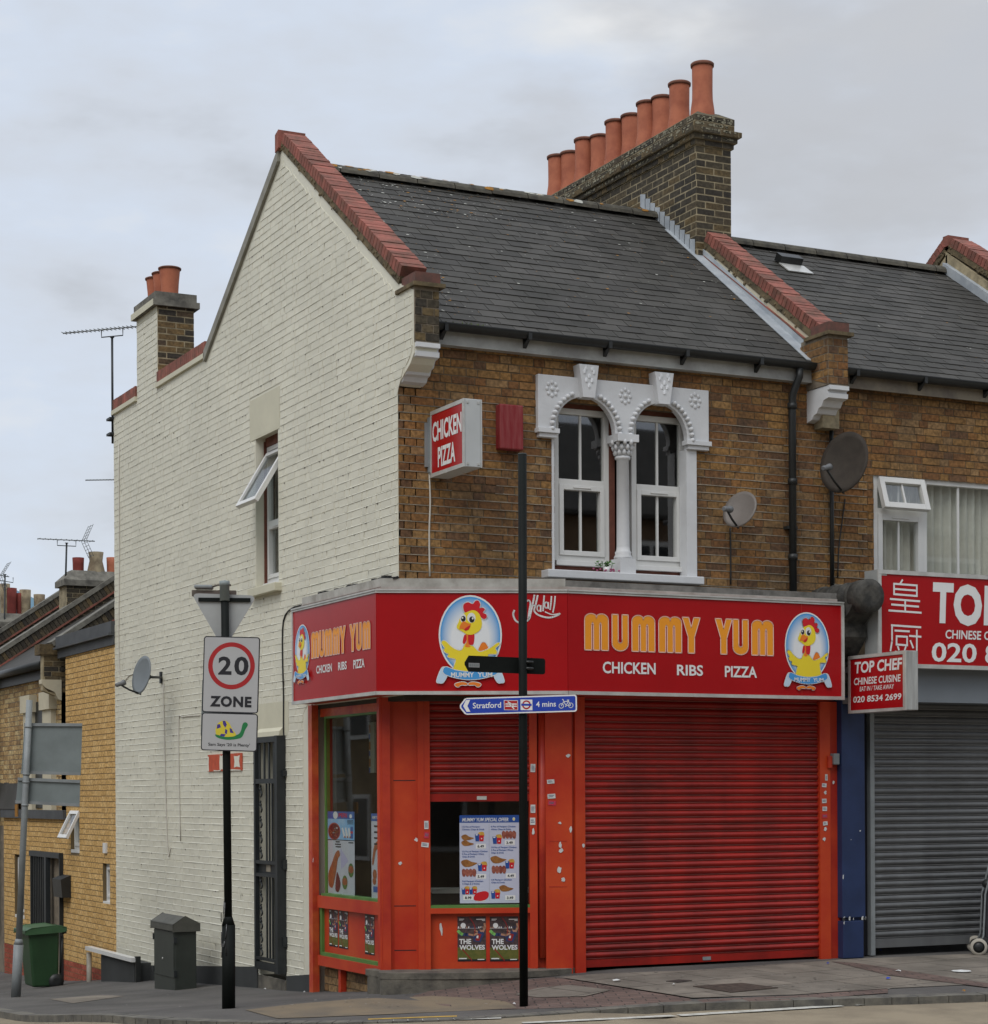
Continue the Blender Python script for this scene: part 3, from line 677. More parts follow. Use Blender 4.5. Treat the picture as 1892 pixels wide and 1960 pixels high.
# ---- party wall coping on the right with lead flashing and cream fillet
coping(B, 4.665, .21, -.12, 6.20, 2.02, 7.70)
mb = MB(); mb.box((4.535, -.10, 6.075), (.035, 0, 0), (0, 2.12, 1.45), (0, 0, .016)); mb.build('tile_creasing', M_COPE, B)
mb = MB(); yA, yB = -.1, 2.6
mb.box((4.40, yA, rz(yA)+.022), (.15, 0, 0), (0, yB-yA, rz(yB)-rz(yA)), (0, 0, .008)); mb.mat(1)
mb.box((4.553, -.3, 5.93), (.02, 0, 0), (0, 2.3, 1.60), (0, 0, .16)); mb.mat(0)
mb.box((4.537, -.1, rz(-.1)), (.014, 0, 0), (0, 2.2, rz(2.1)-rz(-.1)), (0, 0, .10))
for k in range(11):
    y = 2.05+k*.105; z = rz(y)+.03; mb.poly([(4.448, y, z-.03), (4.448, y+.115, z+.05), (4.448, y+.115, z+.19), (4.448, y, z+.16)][::-1])
mb.build('flashing', [M_LEAD, M_CREAM], B)
mb = MB(); mb.box((4.552, -.15, 5.3), (.2, 0, 0), (0, 2.3, 0), (0, 0, .65)); mb.prism([(4.56, -.15, 5.9), (4.56, 2.1, 7.5), (4.56, 2.1, 5.9)], (.2, 0, 0)); mb.build('party_wall', M_SOOTM, B)
# ---- big chimney stack across the roof
X0, X1, Y0, Y1 = 4.455, 4.905, 2.03, 5.62
mb = MB(); mb.box((X0, Y0, 6.2), (X1-X0, 0, 0), (0, Y1-Y0, 0), (0, 0, 2.62)); mb.mat(1)
fL, fF = Fr((X0, 0, 0), (0, -1, 0)), Fr((0, Y0, 0), (1, 0, 0))
bricks(mb, fL, [(-Y1, 7.0), (-Y0, 7.0), (-Y0, 8.74), (-Y1, 8.74)], c0=-.006, c1=.0025, gap=.014, jit=.0015)
bricks(mb, fF, [(X0, 7.0), (X1, 7.0), (X1, 8.74), (X0, 8.74)], c0=-.006, c1=.0025, gap=.014, jit=.0015)
for z, o_ in ((8.74, .025), (8.80, .055), (8.86, .09)):
    mb.mat(0); mb.box((X0-o_+.004, Y0-o_+.004, z), (X1-X0+2*o_-.008, 0, 0), (0, Y1-Y0+2*o_, 0), (0, 0, .059)); mb.mat(1)
    a = Fr((X0-o_, 0, 0), (0, -1, 0)); b = Fr((0, Y0-o_, 0), (1, 0, 0))
    bricks(mb, a, [(-Y1-o_, z), (-Y0+o_, z), (-Y0+o_, z+.062), (-Y1-o_, z+.062)], bh=.062, c0=-.008, c1=.001, bw=.115 if z < 8.78 else .2325)
    bricks(mb, b, [(X0-o_, z), (X1+o_, z), (X1+o_, z+.062), (X0-o_, z+.062)], bh=.062, c0=-.008, c1=.001)
o_ = .03; mb.mat(0); mb.box((X0-o_, Y0-o_, 8.92), (X1-X0+2*o_, 0, 0), (0, Y1-Y0+2*o_, 0), (0, 0, .15)); mb.mat(1)
bricks(mb, Fr((X0-o_, 0, 0), (0, -1, 0)), [(-Y1-o_, 8.922), (-Y0+o_, 8.922), (-Y0+o_, 9.07), (-Y1-o_, 9.07)], c0=-.008, c1=.003); bricks(mb, Fr((0, Y0-o_, 0), (1, 0, 0)), [(X0-o_, 8.922), (X1+o_, 8.922), (X1+o_, 9.07), (X0-o_, 9.07)], c0=-.008, c1=.003)
mb.mat(3)
for _ in range(420):
    z = random.choice((8.83, 8.90, 8.97, 9.02, 9.045)); off_ = {8.83: .055, 8.90: .09}.get(z, .03); y = random.uniform(Y0, Y1); f_ = Fr((X0-off_, 0, 0), (0, -1, 0)); w_, h_ = random.uniform(.008, .035), random.uniform(.006, .024)
    if random.random() < .15: f_ = Fr((0, Y0-off_, 0), (1, 0, 0)); y = -random.uniform(X0, X1)
    mb.flat(f_, [(-y+w_*math.cos(t)*random.uniform(.5, 1), z+h_*math.sin(t)*random.uniform(.5, 1)) for t in (0, .9, 1.8, 2.7, 3.6, 4.5, 5.4)], .0055)
mb.mat(2)
i = mb.add([(X0-o_, Y0-o_, 9.07), (X1+o_, Y0-o_, 9.07), (X1+o_, Y1+o_, 9.07), (X0-o_, Y1+o_, 9.07), (X0+.09, Y0+.1, 9.15), (X1-.09, Y0+.1, 9.15), (X1-.09, Y1-.1, 9.15), (X0+.09, Y1-.1, 9.15)])
for q in ((4, 5, 6, 7), (0, 1, 5, 4), (1, 2, 6, 5), (2, 3, 7, 6), (3, 0, 4, 7)): mb.face([i+t for t in q])
ST = mb.build('chimney_stack', [M_SOOTM, M_SOOT, mat('stack_cap', (.075, .068, .05), .95, .6, 9., bump=.9, bscale=22, col2=(.16, .125, .06)), mat('lichen_grey', (.30, .28, .20), .9, .4, 20)], B)
def pot(c, h=.56, r=.118, flare=False):
    mb = MB()
    if flare: pr = [(r*.80, 0), (r*.88, h*.5), (r*1.0, h*.93)]
    else: pr = [(r*1.16, 0), (r*1.12, h*.12), (r*.97, h*.33), (r*.95, h*.5), (r*.97, h*.93)]
    mb.lathe(c, pr, 28, caps=False); mb.mat(1)
    t = pr[-1][0]; mb.lathe(c, [(t, h*.93), (t+.014, h*.935), (t+.016, h*.985), (t+.006, h), (t-.022, h), (t-.026, h*.7)], 28, caps=False)
    return mb
POTX = [(1345, 205, 0), (1301, 222, 0), (1268, 240, 1), (1239, 252, 0), (1209, 272, 1), (1178, 288, 0), (1149, 305, 1), (1119, 320, 0), (1092, 337, 1), (1067, 350, 0)]
for x, y, st in POTX:
    xc = (X0+X1)/2+(.055 if st else -.03); p = hit(x, y, (xc, 0, 0), (1, 0, 0))
    pot((xc, p.y, 9.11), h=.60 if x > 1330 else random.uniform(.53, .56)).build('chimney_pot', [M_TERRA, M_TERRAD], ST)
# ---- rear parapet copings and rear chimney
for ya, yb_ in ((5.44, 7.32), (8.23, 9.28)):
    mb = MB(); y = ya
    while y < yb_-.02:
        w = min(.075, yb_-y); mb.box((-.02, y+.002, 6.735), (.27, 0, 0), (0, w-.006, 0), (0, 0, .13+random.uniform(0, .004))); y += .075
    mb.build('parapet_coping', M_COPE, B)
for ya, yb_ in ((5.43, 7.34), (8.21, 9.30)): mb = MB(); mb.box((-.035, ya, 6.675), (.04, 0, 0), (0, yb_-ya, 0), (0, 0, .055)); mb.build('parapet_drip', M_WHITEP, B)
mb = MB(); mb.box((.004, 7.330, 6.5), (.462, 0, 0), (0, .875, 0), (0, 0, 1.22)); mb.mat(1)
bricks(mb, Fr((0, 7.330, 0), (1, 0, 0)), [(.005, 6.6), (.468, 6.6), (.468, 7.70), (.005, 7.70)], c0=-.003, c1=.0025, gap=.014, jit=.001)
mb.mat(3); mb.box((-.06, 7.28, 7.69), (.59, 0, 0), (0, .99, 0), (0, 0, .075)); mb.box((-.03, 7.31, 7.765), (.53, 0, 0), (0, .93, 0), (0, 0, .10))
mb.mat(2); mb.box((-.064, 7.30, 7.688), (.004, 0, 0), (0, .96, 0), (0, 0, .078)); mb.box((-.004, 7.336, 7.615), (.005, 0, 0), (0, .872, 0), (0, 0, .074))
RC = mb.build('chimney_stack', [M_SOOTM, brickmat('mixed_stack_brick', [(.14, .10, .05), (.07, .058, .04), (.20, .13, .055), (.055, .046, .036), (.11, .075, .045)], dirtamt=.3), M_WHITEP, M_STONE], B)
for y in (7.52, 7.80, 8.08): pot((.22, y, 7.86), h=.36, r=.128, flare=True).build('chimney_pot', [M_TERRA, M_TERRAD], RC)
# ---- eaves: fascia board and black gutter
mb = MB(); mb.box((.24, -.10, 5.745), (4.25, 0, 0), (0, .02, 0), (0, 0, .15)); mb.box((.24, -.08, 5.745), (4.25, 0, 0), (0, .09, 0), (0, 0, .015)); mb.build('fascia_board', M_FASCIA, B)
def gutter(parent, x0, x1, z, y=-.10, r=.06):
    mb = MB(); n = 9; mb.sm = True
    pr = [(-math.cos(math.pi*k/n)*r, -math.sin(math.pi*k/n)*r) for k in range(n+1)]
    a = mb.add([(x0, y-r+p[0], z+p[1]) for p in pr]); b = mb.add([(x1, y-r+p[0], z+p[1]) for p in pr])
    for j in range(n): mb.face((a+j, a+j+1, b+j+1, b+j))
    a2 = mb.add([(x0, y-r+p[0]*.9, z+p[1]*.9) for p in pr]); b2 = mb.add([(x1, y-r+p[0]*.9, z+p[1]*.9) for p in pr])
    for j in range(n): mb.face((a2+j+1, a2+j, b2+j, b2+j+1))
    mb.sm = False; mb.box((x0, y-2*r-.002, z-.004), (x1-x0, 0, 0), (0, .006, 0), (0, 0, .010))
    for k in range(int((x1-x0)/.85)+1):
        x = x0+.12+k*.85; mb.box((x, y-2*r-.004, z-.07), (.035, 0, 0), (0, 2*r+.003, 0), (0, 0, .062)); mb.prism([(x, y-.002, z-.13), (x, y-.002, z-.02), (x, y-.1, z-.05)], (.035, 0, 0))
    return mb.build('gutter', M_BLACK, parent)
gutter(B, .25, 4.44, 5.915)
mb = MB(); px_ = FRONT.px(1510, 1100)[0]
mb.tube([(px_+.03, -.16, 5.86), (px_+.03, -.16, 5.78), (px_, -.09, 5.62), (px_, -.075, 5.52), (px_, -.075, 3.66)], .038, 12)
for z in (5.50, 4.75, 4.0): mb.tube([(px_, -.075, z-.03), (px_, -.075, z+.03)], .048, 12)
mb.box((px_-.06, -.075, 4.28), (.12, 0, 0), (0, .08, 0), (0, 0, .03)); mb.build('downpipe', M_BLACK, B)
# moss and weeds at the left end of the gutter
mb = MB()
for k in range(60):
    x = random.uniform(.27, .78); c = Vector((x, -.16+random.uniform(-.03, .03), 5.915)); h = random.uniform(.01, .05 if x > .55 else .03); a = random.uniform(0, 6.28)
    mb.poly([c+Vector((math.cos(a)*.012, math.sin(a)*.012, 0)), c-Vector((math.cos(a)*.012, math.sin(a)*.012, 0)), c+Vector((random.uniform(-.02, .02), random.uniform(-.02, .02), h))])
tag(mb.build('moss', mat('moss_green', (.10, .14, .03), .9, .4, 20)), 'green moss growing in the left end of the black gutter', 'moss', kind='stuff')
# ================================================================== UPPER WINDOWS
def Z(x0, y0, s): return lambda x, y: ((x0+x/s)/1.04493, (y0+y/s)/1.04493)
Q = Z(1060, 700, 4.084)
def fa(f, c, x, y): return f.px(*Q(x, y), c)
mb = MB()
c1 = .055
TL, TR, BR, BL = fa(FRONT, c1, 70, 205), fa(FRONT, c1, 1458, 320), fa(FRONT, c1, 1465, 745), fa(FRONT, c1, 70, 640)
bt, bs = (TL[1]+TR[1])/2, (BL[1]+BR[1])/2
def arch(x0, xm, x1, yt, ys):
    a0 = fa(FRONT, c1, x0, ys)[0]; a1 = fa(FRONT, c1, x1, ys)[0]; t = fa(FRONT, c1, xm, yt)[1]
    return a0, a1, t
A1 = arch(212, 465, 700, 385, 660); A2 = arch(850, 1090, 1290, 440, 710)
def arcpts(A, b, n=20, k=0): return [((A[0]+A[1])/2-((A[1]-A[0])/2+k)*math.cos(math.pi*j/n), b+(A[2]-b+k)*math.sin(math.pi*j/n)) for j in range(n+1)]
outl = [(BL[0], bs)]+arcpts(A1, bs)+arcpts(A2, bs)+[(BR[0], bs), (BR[0], bt), (BL[0], bt)]
mb.prism([FRONT.w(a, b, -.02) for a, b in outl], FRONT.n*(c1+.02))
SUR = mb.build('window_surround', M_STUCCO, B, bevel=.006)
mb = MB()
for A in (A1, A2):
    for j, (a, b) in enumerate(arcpts(A, bs, 22, .045)):
        if 9 <= j <= 13: continue
        mb.ball(FRONT.w(a, b, c1+.012), .026, .03, .024, 6)
mb.build('beaded_moulding', M_STUCCO, SUR)
for A, (xa, xb, xc, xd, y0, y1) in ((A1, (398, 592, 415, 545, 165, 388)), (A2, (1022, 1215, 1045, 1170, 235, 432))):
    mb = MB(); am = (A[0]+A[1])/2; t = bt+.115; s_ = A[2]-.015
    mb.prism([FRONT.w(am-.105, t, 0), FRONT.w(am-.062, s_, 0), FRONT.w(am+.062, s_, 0), FRONT.w(am+.105, t, 0)], FRONT.n*.125)
    for q in ((-.03, .16), (.03, .16), (0, .2), (-.05, .24), (.05, .24), (0, .11), (-.035, .27), (.035, .27)): mb.ball(FRONT.w(am+q[0], s_+q[1], .127), .016, .010, .026, 4)
    mb.build('keystone', M_STUCCO, SUR, bevel=.006)
for x, y in ((182, 318), (780, 378), (1350, 415)):
    a, b = fa(FRONT, c1, x, y); mb = MB(); mb.ball(FRONT.w(a, b, c1), .022, .022, .022, 5)
    for j in range(8):
        t = j*math.pi/4; mb.ball(FRONT.w(a+.055*math.cos(t), b+.062*math.sin(t), c1), .019, .012, .022, 4)
    mb.build('rosette', M_STUCCO, SUR)
mb = MB()
for a0, a1 in ((BL[0]-.012, A1[0]+.03), (A2[1]-.02, BR[0]+.015)):
    mb.rect(FRONT, a0, bs-.045, a1, bs, -.02, .085); mb.rect(FRONT, a0+.02, bs-.085, a1-.02, bs-.046, -.02, .065)
zs = fa(FRONT, .1, 800, 1830)[1]
mb.build('impost', M_STUCCO, SUR, bevel=.004)
mb = MB(); mb.rect(FRONT, A2[1]+.0, zs, A2[1]+.115, bs-.086, -.1, .03); mb.build('jamb', M_STUCCO, SUR); mb = MB(); mb.rect(FRONT, A1[0]-.02, zs, A1[0]+.004, bs-.086, -.02, .012); mb.build('jamb', M_STUCCO, SUR)
cx_ = (A1[1]+A2[0])/2; cx_ = fa(FRONT, .0, 760, 1200)[0]
mb = MB(); zc0 = zs+.0; zb = fa(FRONT, 0, 760, 1650)[1]; zt = fa(FRONT, 0, 760, 885)[1]
mb.rect(FRONT, cx_-.085, zs, cx_+.085, zb-.07, -.09, .095)
mb.lathe((cx_, 0, zb-.07), [(.088, 0), (.088, .02), (.075, .045), (.08, .065), (.066, .08), (.062, .12), (.058, zt-zb+.05), (.075, zt-zb+.06), (.075, zt-zb+.08), (.06, zt-zb+.09)], 24)
COLM = mb.build('column', M_STUCCO, SUR)
mb = MB(); mb.lathe((cx_, 0, zt+.02), [(.06, 0), (.068, .05), (.10, bs-zt-.11)], 16)
for k in range(3):
    for j in range(10):
        t = j*math.pi/5+(k % 2)*.31; r = .072+.018*k; h = zt+.05+k*.045; mb.ball((cx_+r*math.cos(t), r*math.sin(t), h), .022, .022, .030, 4)
mb.rect(FRONT, cx_-.115, bs-.07, cx_+.115, bs+.0, -.10, .115); mb.build('capital', M_STUCCO, COLM)
mb = MB(); sl0 = FRONT.px(1050, 1100, .14)[0]; sl1 = FRONT.px(1349, 1112, .14)[0]; szt = FRONT.px(1349, 1104, .14)[1]
mb.rect(FRONT, sl0, szt-.075, sl1, szt, -.12, .14); mb.build('window_sill', M_STUCCO, SUR, bevel=.008)
def window(parent, f, c, a0, b0, a1, b1, tr=None, fw=.055, bar=True, glass=None, lower_sash=True, upper_sash=False, sill=True):
    "uPVC window: outer frame mesh with panes and glazing bars as its pieces"
    mb = MB(); d = .06
    mb.rect(f, a0, b0, a0+fw, b1, c-d, c); mb.rect(f, a1-fw, b0, a1, b1, c-d, c); mb.rect(f, a0+fw, b1-fw, a1-fw, b1, c-d, c-.001); mb.rect(f, a0+fw, b0, a1-fw, b0+fw, c-d, c-.001)
    cells = [(b0+fw, b1-fw)]
    if tr: mb.rect(f, a0+fw, tr-fw*.5, a1-fw, tr+fw*.5, c-d, c+.002); cells = [(b0+fw, tr-fw*.5), (tr+fw*.5, b1-fw)]
    inn = []
    for k, (l, h) in enumerate(cells):
        g = 0
        if (k == 0 and lower_sash) or (k == 1 and upper_sash):
            g = fw*.85; x0, x1 = a0+fw, a1-fw
            mb.rect(f, x0, l, x0+g, h, c-d, c+.012); mb.rect(f, x1-g, l, x1, h, c-d, c+.012); mb.rect(f, x0+g, h-g, x1-g, h, c-d, c+.0115); mb.rect(f, x0+g, l, x1-g, l+g, c-d, c+.0115)
            mb.rect(f, (x0+x1)/2-.16*(a1-a0), h-g*.62, (x0+x1)/2+.16*(a1-a0), h-g*.38, c, c+.02)
        inn.append((a0+fw+g, l+g, a1-fw-g, h-g))
    if sill: mb.rect(f, a0-.0, b0-.045, a1, b0, c-d, c+.05)
    w = mb.build('window', M_UPVC, parent, bevel=.003)
    for p in inn:
        m2 = MB(); m2.rect(f, p[0]-.004, p[1]-.004, p[2]+.004, p[3]+.004, c-.036, c-.030); m2.build('pane', glass or GLASS, w)
        if bar: m3 = MB(); x = (p[0]+p[2])/2; m3.rect(f, x-.011, p[1], x+.011, p[3], c-.044, c-.02); m3.build('glazing_bar', M_UPVC, w)
    return w
cw = -.115
for (xl, xr, yt, yt2, ytr, yb_) in ((196, 648, 402, 440, 1085, 1765), (832, 1268, 455, 490, 1130, 1805)):
    a0 = fa(FRONT, cw, xl, 1200)[0]; a1 = fa(FRONT, cw, xr, 1200)[0]; b0 = fa(FRONT, cw, (xl+xr)/2, yb_)[1]; b1 = bs+.36; tr = fa(FRONT, cw, (xl+xr)/2, ytr)[1]
    window(B, FRONT, cw, a0, b0+.04, a1, b1-.12, tr)
    mb = MB(); mb.rect(FRONT, a1+.001, b0, a1+.06, b1-.02, cw-.05, cw+.005); mb.rect(FRONT, a0, b1-.119, a1, b1+.2, cw-.05, cw-.004); mb.rect(FRONT, a0, b0-.06, a1, b0+.039-.045, cw-.06, cw+.0); mb.build('timber_lining', M_WOODR, B)
# plant pot on the sill
T = thing('plant_pot', FRONT.w(cx_-.20, szt, .06), 'small low green plant with pink flowers on the white sill of the arched windows', 'plant')
mb = MB(); mb.lathe(FRONT.w(cx_-.22, szt, .07), [(.03, 0), (.038, .05), (.034, .05)], 14); mb.build('pot', M_WHT, T)
mb = MB()
for k in range(70): c_ = FRONT.w(cx_-.24+random.gauss(0, .05), szt+.06+random.random()*.045, .07+random.gauss(0, .015)); a = random.uniform(0, 6.3); v = Vector((math.cos(a)*.018, math.sin(a)*.018, random.uniform(-.01, .02))); mb.poly([c_-v, c_+v.orthogonal()*.35, c_+v, c_-v.orthogonal()*.35])
mb.build('leaves', mat('pot_leaf', (.06, .16, .03), .7, .4, 30), T)
mb = MB()
for k in range(14): mb.ball(FRONT.w(cx_-.23+random.uniform(-.16, .14), szt+.012+random.random()*.02, .09+random.uniform(-.02, .02)), .012, .012, .008, 4)
mb.build('flowers', mat('pink_petals', (.42, .10, .20), .7, .3, 20), T)
# ---- window in the white gable wall with its open top sash
cw = -.12
fa0 = wA0+.03; fa1 = wA1+.10
mb = MB(); b0, b1 = wB0+.07, wB1-.04
gs = window(B, SIDE, cw, wA0+.004, b0, wA1-.004, b1-.06, lerp(b0, b1, .42), fw=.05, bar=False, lower_sash=True)
mb = MB(); mb.rect(SIDE, wA0+.001, b1-.059, wA1-.001, wB1-.002, cw-.05, cw+.01); mb.rect(SIDE, wA0+.0015, wB0, wA0+.018, b1, cw+.001, cw+.03); mb.build('timber_lining', M_WOODR, B)
mb = MB(); mb.rect(SIDE, wA0-.05, wB0-.075, wA1+.10, wB0+.012, -.12, .085); mb.build('window_sill', M_WHITEP, B, bevel=.006)
mb = MB(); mb.prism([SIDE.w(wA0+.02, wB1-.001, -.1), SIDE.w(wA0+.02, wB1-.001, -.0), SIDE.w(wA0+.02, wB1+.07, .004), SIDE.w(wA0+.02, wB1+.07, .006), SIDE.w(wA0+.02, wB1-.0005, .007)], SIDE.u*(wA1-wA0-.04)); mb.build('lintel_chamfer', M_WHITEP, B)
# tilting sash: hinged at the head
hb = SIDE.px(513, 866, -.1)[1]
pb = hit(451, 969, (0, -(wA0+.06), 0), (0, 1, 0)); dv = Vector((pb.x-.10, 0, pb.z-hb)); H = dv.length; dv.normalize()
sf = Fr((.10, 0, hb), (0, -1, 0)); sf.v = -dv; sf.n = sf.u.cross(sf.v).normalized()
mb = MB(); x0, x1 = wA0+.05, wA1-.03; g = .05
mb.rect(sf, x0, -H, x0+g, 0, -.05, 0); mb.rect(sf, x1-g, -H, x1, 0, -.05, 0); mb.rect(sf, x0+g, -g, x1-g, 0, -.05, -.001); mb.rect(sf, x0+g, -H, x1-g, -H+g, -.05, -.001)
OS = mb.build('open_sash', M_UPVC, B, bevel=.003)
mb = MB(); mb.rect(sf, x0+g-.004, -H+g-.004, x1-g+.004, -g+.004, -.03, -.024); mb.build('pane', glassmat('frosted_pane', (.55, .6, .6), .12, 2.1), OS)
mb = MB(); mb.rect(SIDE, wA0, wB0, wA1, wB1, cw-.35, cw-.34); mb.build('net_curtain', mat('net_curtain', (.20, .21, .20), .9, .4, 12, streak=True), B)
# ---- barred side door
mb = MB(); mb.rect(SIDE, dA0, -.25, dA1, dB1, -.22, -.16); mb.rect(SIDE, dA0+.02, dB1-.42, dA1-.02, dB1-.05, -.159, -.15)
DR = mb.build('side_door', mat('dark_door', (.05, .055, .052), .5, .3, 3.), B)
mb = MB(); mb.rect(SIDE, dA0+.03, dB1-.40, dA1-.03, dB1-.07, -.149, -.145); mb.build('fanlight', mat('fanlight_pale', (.42, .42, .38), .5, .2, 4.), DR)
mb = MB(); f = SIDE; g0, g1 = dA0-.025, dA1+.035; gb, gt = -.18, dB1-.0; c0, cc = .012, .055
mb.rect(f, g0, gb, g0+.05, gt, c0, cc); mb.rect(f, g1-.075, gb, g1, gt, c0, cc+.05)
rows_ = [(gt-.06, gt), (lerp(gb, gt, .80), lerp(gb, gt, .80)+.05), (lerp(gb, gt, .455), lerp(gb, gt, .455)+.035), (lerp(gb, gt, .40), lerp(gb, gt, .40)+.035), (gb+.10, gb+.13), (gb, gb+.08)]
for l, h in rows_: mb.rect(f, g0+.05, l, g1-.075, h, c0+.004, cc-.002)
ia, ib = g0+.05, g1-.075
for k in range(5): a = lerp(ia, ib, (k+.5)/5); mb.rect(f, a-.016, rows_[1][1], a+.016, gt-.06, .02, .034)
for l, h in ((rows_[2][1], rows_[1][0]), (rows_[4][1], rows_[3][0])):
    for k in range(3): a = lerp(ia, ib, .38+.12*k); mb.rect(f, a-.012, l, a+.012, h, .02, .034)
    for sgn, ac in ((1, lerp(ia, ib, .15)), (-1, lerp(ia, ib, .86))):
        n = max(3, int((h-l)/.14))
        for j in range(n):
            z = lerp(l, h, (j+.5)/n); mb.tube([f.w(ac+.03*math.sin(t)*sgn*(1 if t < 3.2 else .8), z-.06+.12*t/6.28, .03) for t in [q*.52 for q in range(13)]], .009, 6); mb.ball(f.w(ac-.012*sgn, z+.02, .03), .016, .016, .022, 4)
mb.rect(f, g1, 1.86, g1+.03, 1.92, .0, .05); mb.rect(f, g1, .9, g1+.02, 1.0, .0, .05); mb.rect(f, g1, .1, g1+.02, .2, .0, .05)
GT = mb.build('security_gate', M_IRON, B)
mb = MB(); a = lerp(ia, ib, .42); mb.rect(f, ia, rows_[3][1], ib, rows_[2][0], .006, .02); mb.mat(1); mb.rect(f, a-.06, rows_[3][1]+.02, a+.07, rows_[2][0]-.01, .0201, .024); mb.build('lock_plate', [M_IRON, mat('letter_plate', (.30, .26, .20), .5, .3)], GT)
mb = MB(); mb.rect(SIDE, dA0, -.45, dA1+.02, -.25, -.2, .02); mb.build('door_step', M_CONC, B)
mb = MB(); mb.prism([SIDE.w(dA0+.03, dB1+.001, .0), SIDE.w(dA0+.03, dB1+.001, .05), SIDE.w(dA0+.03, dB1+.05, .045), SIDE.w(dA0+.03, dB1+.09, .007)], SIDE.u*(dA1-dA0-.07)); mb.build('door_hood', M_WHITEP, B)
# ================================================================== SHOP FRONT
SGZ0, SGZ1 = 2.56, 3.51
CH = Fr((-.22, .012, 0), (1.598, -.662, 0)); CHL = Vector((1.598, .662)).length
LC = Fr((-.03, .40, 0), (.923, -.384, 0))
# red timber parts of the corner window towards the side street
def sp(x, y, c=0): return SIDE.px(x, y, c)
sx0, sx1 = sp(596.5, 1600)[0], sp(725.5, 1600)[0]
mb = MB(); zb = -.40
mb.rect(SIDE, sx0, zb, sp(603.5, 1600)[0], 2.56, -.04, .03)
mb.rect(SIDE, sp(603.5, 1600)[0], 2.44, sx1, 2.56, -.26, -.06); mb.build('corner_strip', mat('bright_orange_gloss', (.58, .11, .03), .4, .35, 5., col2=(.42, .03, .02)), B)  # strip and header in a brighter orange than the other shop timber
wl = sp(620, 1700, -.06)[0]; wr = sp(725.5, 1700, -.0)[0]
zsill = sp(670, 1732, -.03)[1]; zbot = sp(670, 1848, -.03)[1]
mb = MB(); c = -.06
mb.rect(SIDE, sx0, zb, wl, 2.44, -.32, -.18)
mb.build('window_reveal', mat('shaded_red_reveal', (.16, .016, .010), .5, .3, 3.), B)  # shade of the deep recess is painted into this dark red
mb = MB()
mb.rect(SIDE, wl-.02, zsill-.06, wr-.001, zsill+.06, -.13, .0); mb.rect(SIDE, wl-.02, zbot-.05, wr-.001, zbot+.05, -.13, .0)
mb.rect(SIDE, wl+.0, zbot+.05, wr-.001, zsill-.06, -.12, -.05)
mb.build('stall_riser', M_SHOP, B)
mb = MB(); mb.rect(SIDE, wl-.001, zsill+.06, wl+.035, 2.44, -.12, -.075); mb.rect(SIDE, wl+.055, zsill+.06, wr-.001, zsill+.085, -.12, -.012); mb.rect(SIDE, wl-.001, zbot+.05, wl+.045, zsill-.06, -.05, -.02); mb.rect(SIDE, wl+.045, zbot+.05, wr-.001, zbot+.085, -.05, -.01)
mb.rect(SIDE, wl+.055, 2.42, wr-.001, 2.44, -.12, -.05); mb.build('green_beading', M_GREEN, B)
SW = MB(); SW.rect(SIDE, wl+.05, zsill+.08, wr, 2.43, -.085, -.08); SW.build('shop_window', GLASSP, B)
mb = MB(); mb.rect(SIDE, wr, zbot-.08, 0.0-.395+.0, 2.56, -.12, .012); mb.rect(SIDE, wr+.01, -.3, 0.0-.40, zbot-.08, -.08, .0); mb.build('corner_post', M_SHOP, B)
mb = MB(); mb.rect(SIDE, sx0+.1, -.45, wr+.01, zbot-.05, -.3, -.10); mb.mat(1); bricks(mb, SIDE, [(sx0+.1, -.44), (wr+.01, -.44), (wr+.01, zbot-.05), (sx0+.1, zbot-.05)], c0=-.101, c1=-.094)
mb.mat(2); a = sp(654, 1880, -.05)[0]; mb.rect(SIDE, a-.03, -.40, a+.03, zbot-.05, -.09, -.03); mb.build('brick_base', [M_MORTD, brickmat('tan_brick', [(.28, .17, .07), (.22, .13, .06), (.33, .21, .10), (.18, .11, .06)], dirtamt=.3), M_SHOPD], B)
# chamfered corner
def lc(x, y, c=0): return LC.px(x, y, c)
L_END = 1.82
zst = lc(900, 1856)[1]; zsh = lc(900, 1534)[1]; zsi = lc(900, 1738)[1]
aP0, aP1 = lc(748.5, 1700)[0], lc(801, 1700)[0]; aQ = lc(824.5, 1700)[0]; aW1 = lc(1014.8, 1700)[0]
mb = MB(); mb.rect(LC, 0, zst, aP0, 2.56, -.12, -.005); mb.build('post_return', M_SHOPD, B)
mb = MB(); mb.rect(LC, aP0, zst, aP1, 2.56, -.14, -.05)
for y in (1494, 1734, 1819, 1905): 
    z = lc(775, y, -.05)[1]; mb.mi = 1; mb.rect(LC, aP0+.02, z-.004, aP1-.02, z+.004, -.051, -.0485); mb.mi = 0
mb.build('panel', [M_SHOP, M_INK], B)
mb = MB(); mb.rect(LC, aP1, zst, aQ, 2.56, -.14, -.0); mb.mi = 1; a = lerp(aP1, aQ, .52); mb.rect(LC, a-.003, zst, a+.003, 2.56, -.001, .002); mb.build('post', [M_SHOP, M_SHOPD], B)
mb = MB(); a = lc(1029.5, 1700)[0]; mb.rect(LC, aW1, zst, a, 2.56, -.14, .0); mb.build('post', M_SHOP, B)
mb = MB(); a2 = lc(1045, 1700)[0]; mb.rect(LC, a, zst-.1, a2, 2.56, -.14, -.06); mb.tube([LC.w((a+a2)/2+.012, lc(1040, 1833)[1], -.02), LC.w((a+a2)/2+.012, 2.55, -.02)], .038, 14); mb.build('pipe_casing', M_SHOPD, B)
mb = MB(); a3 = lc(1096, 1700)[0]; mb.rect(LC, a2, zst-.1, a3, 2.56, -.14, .015)
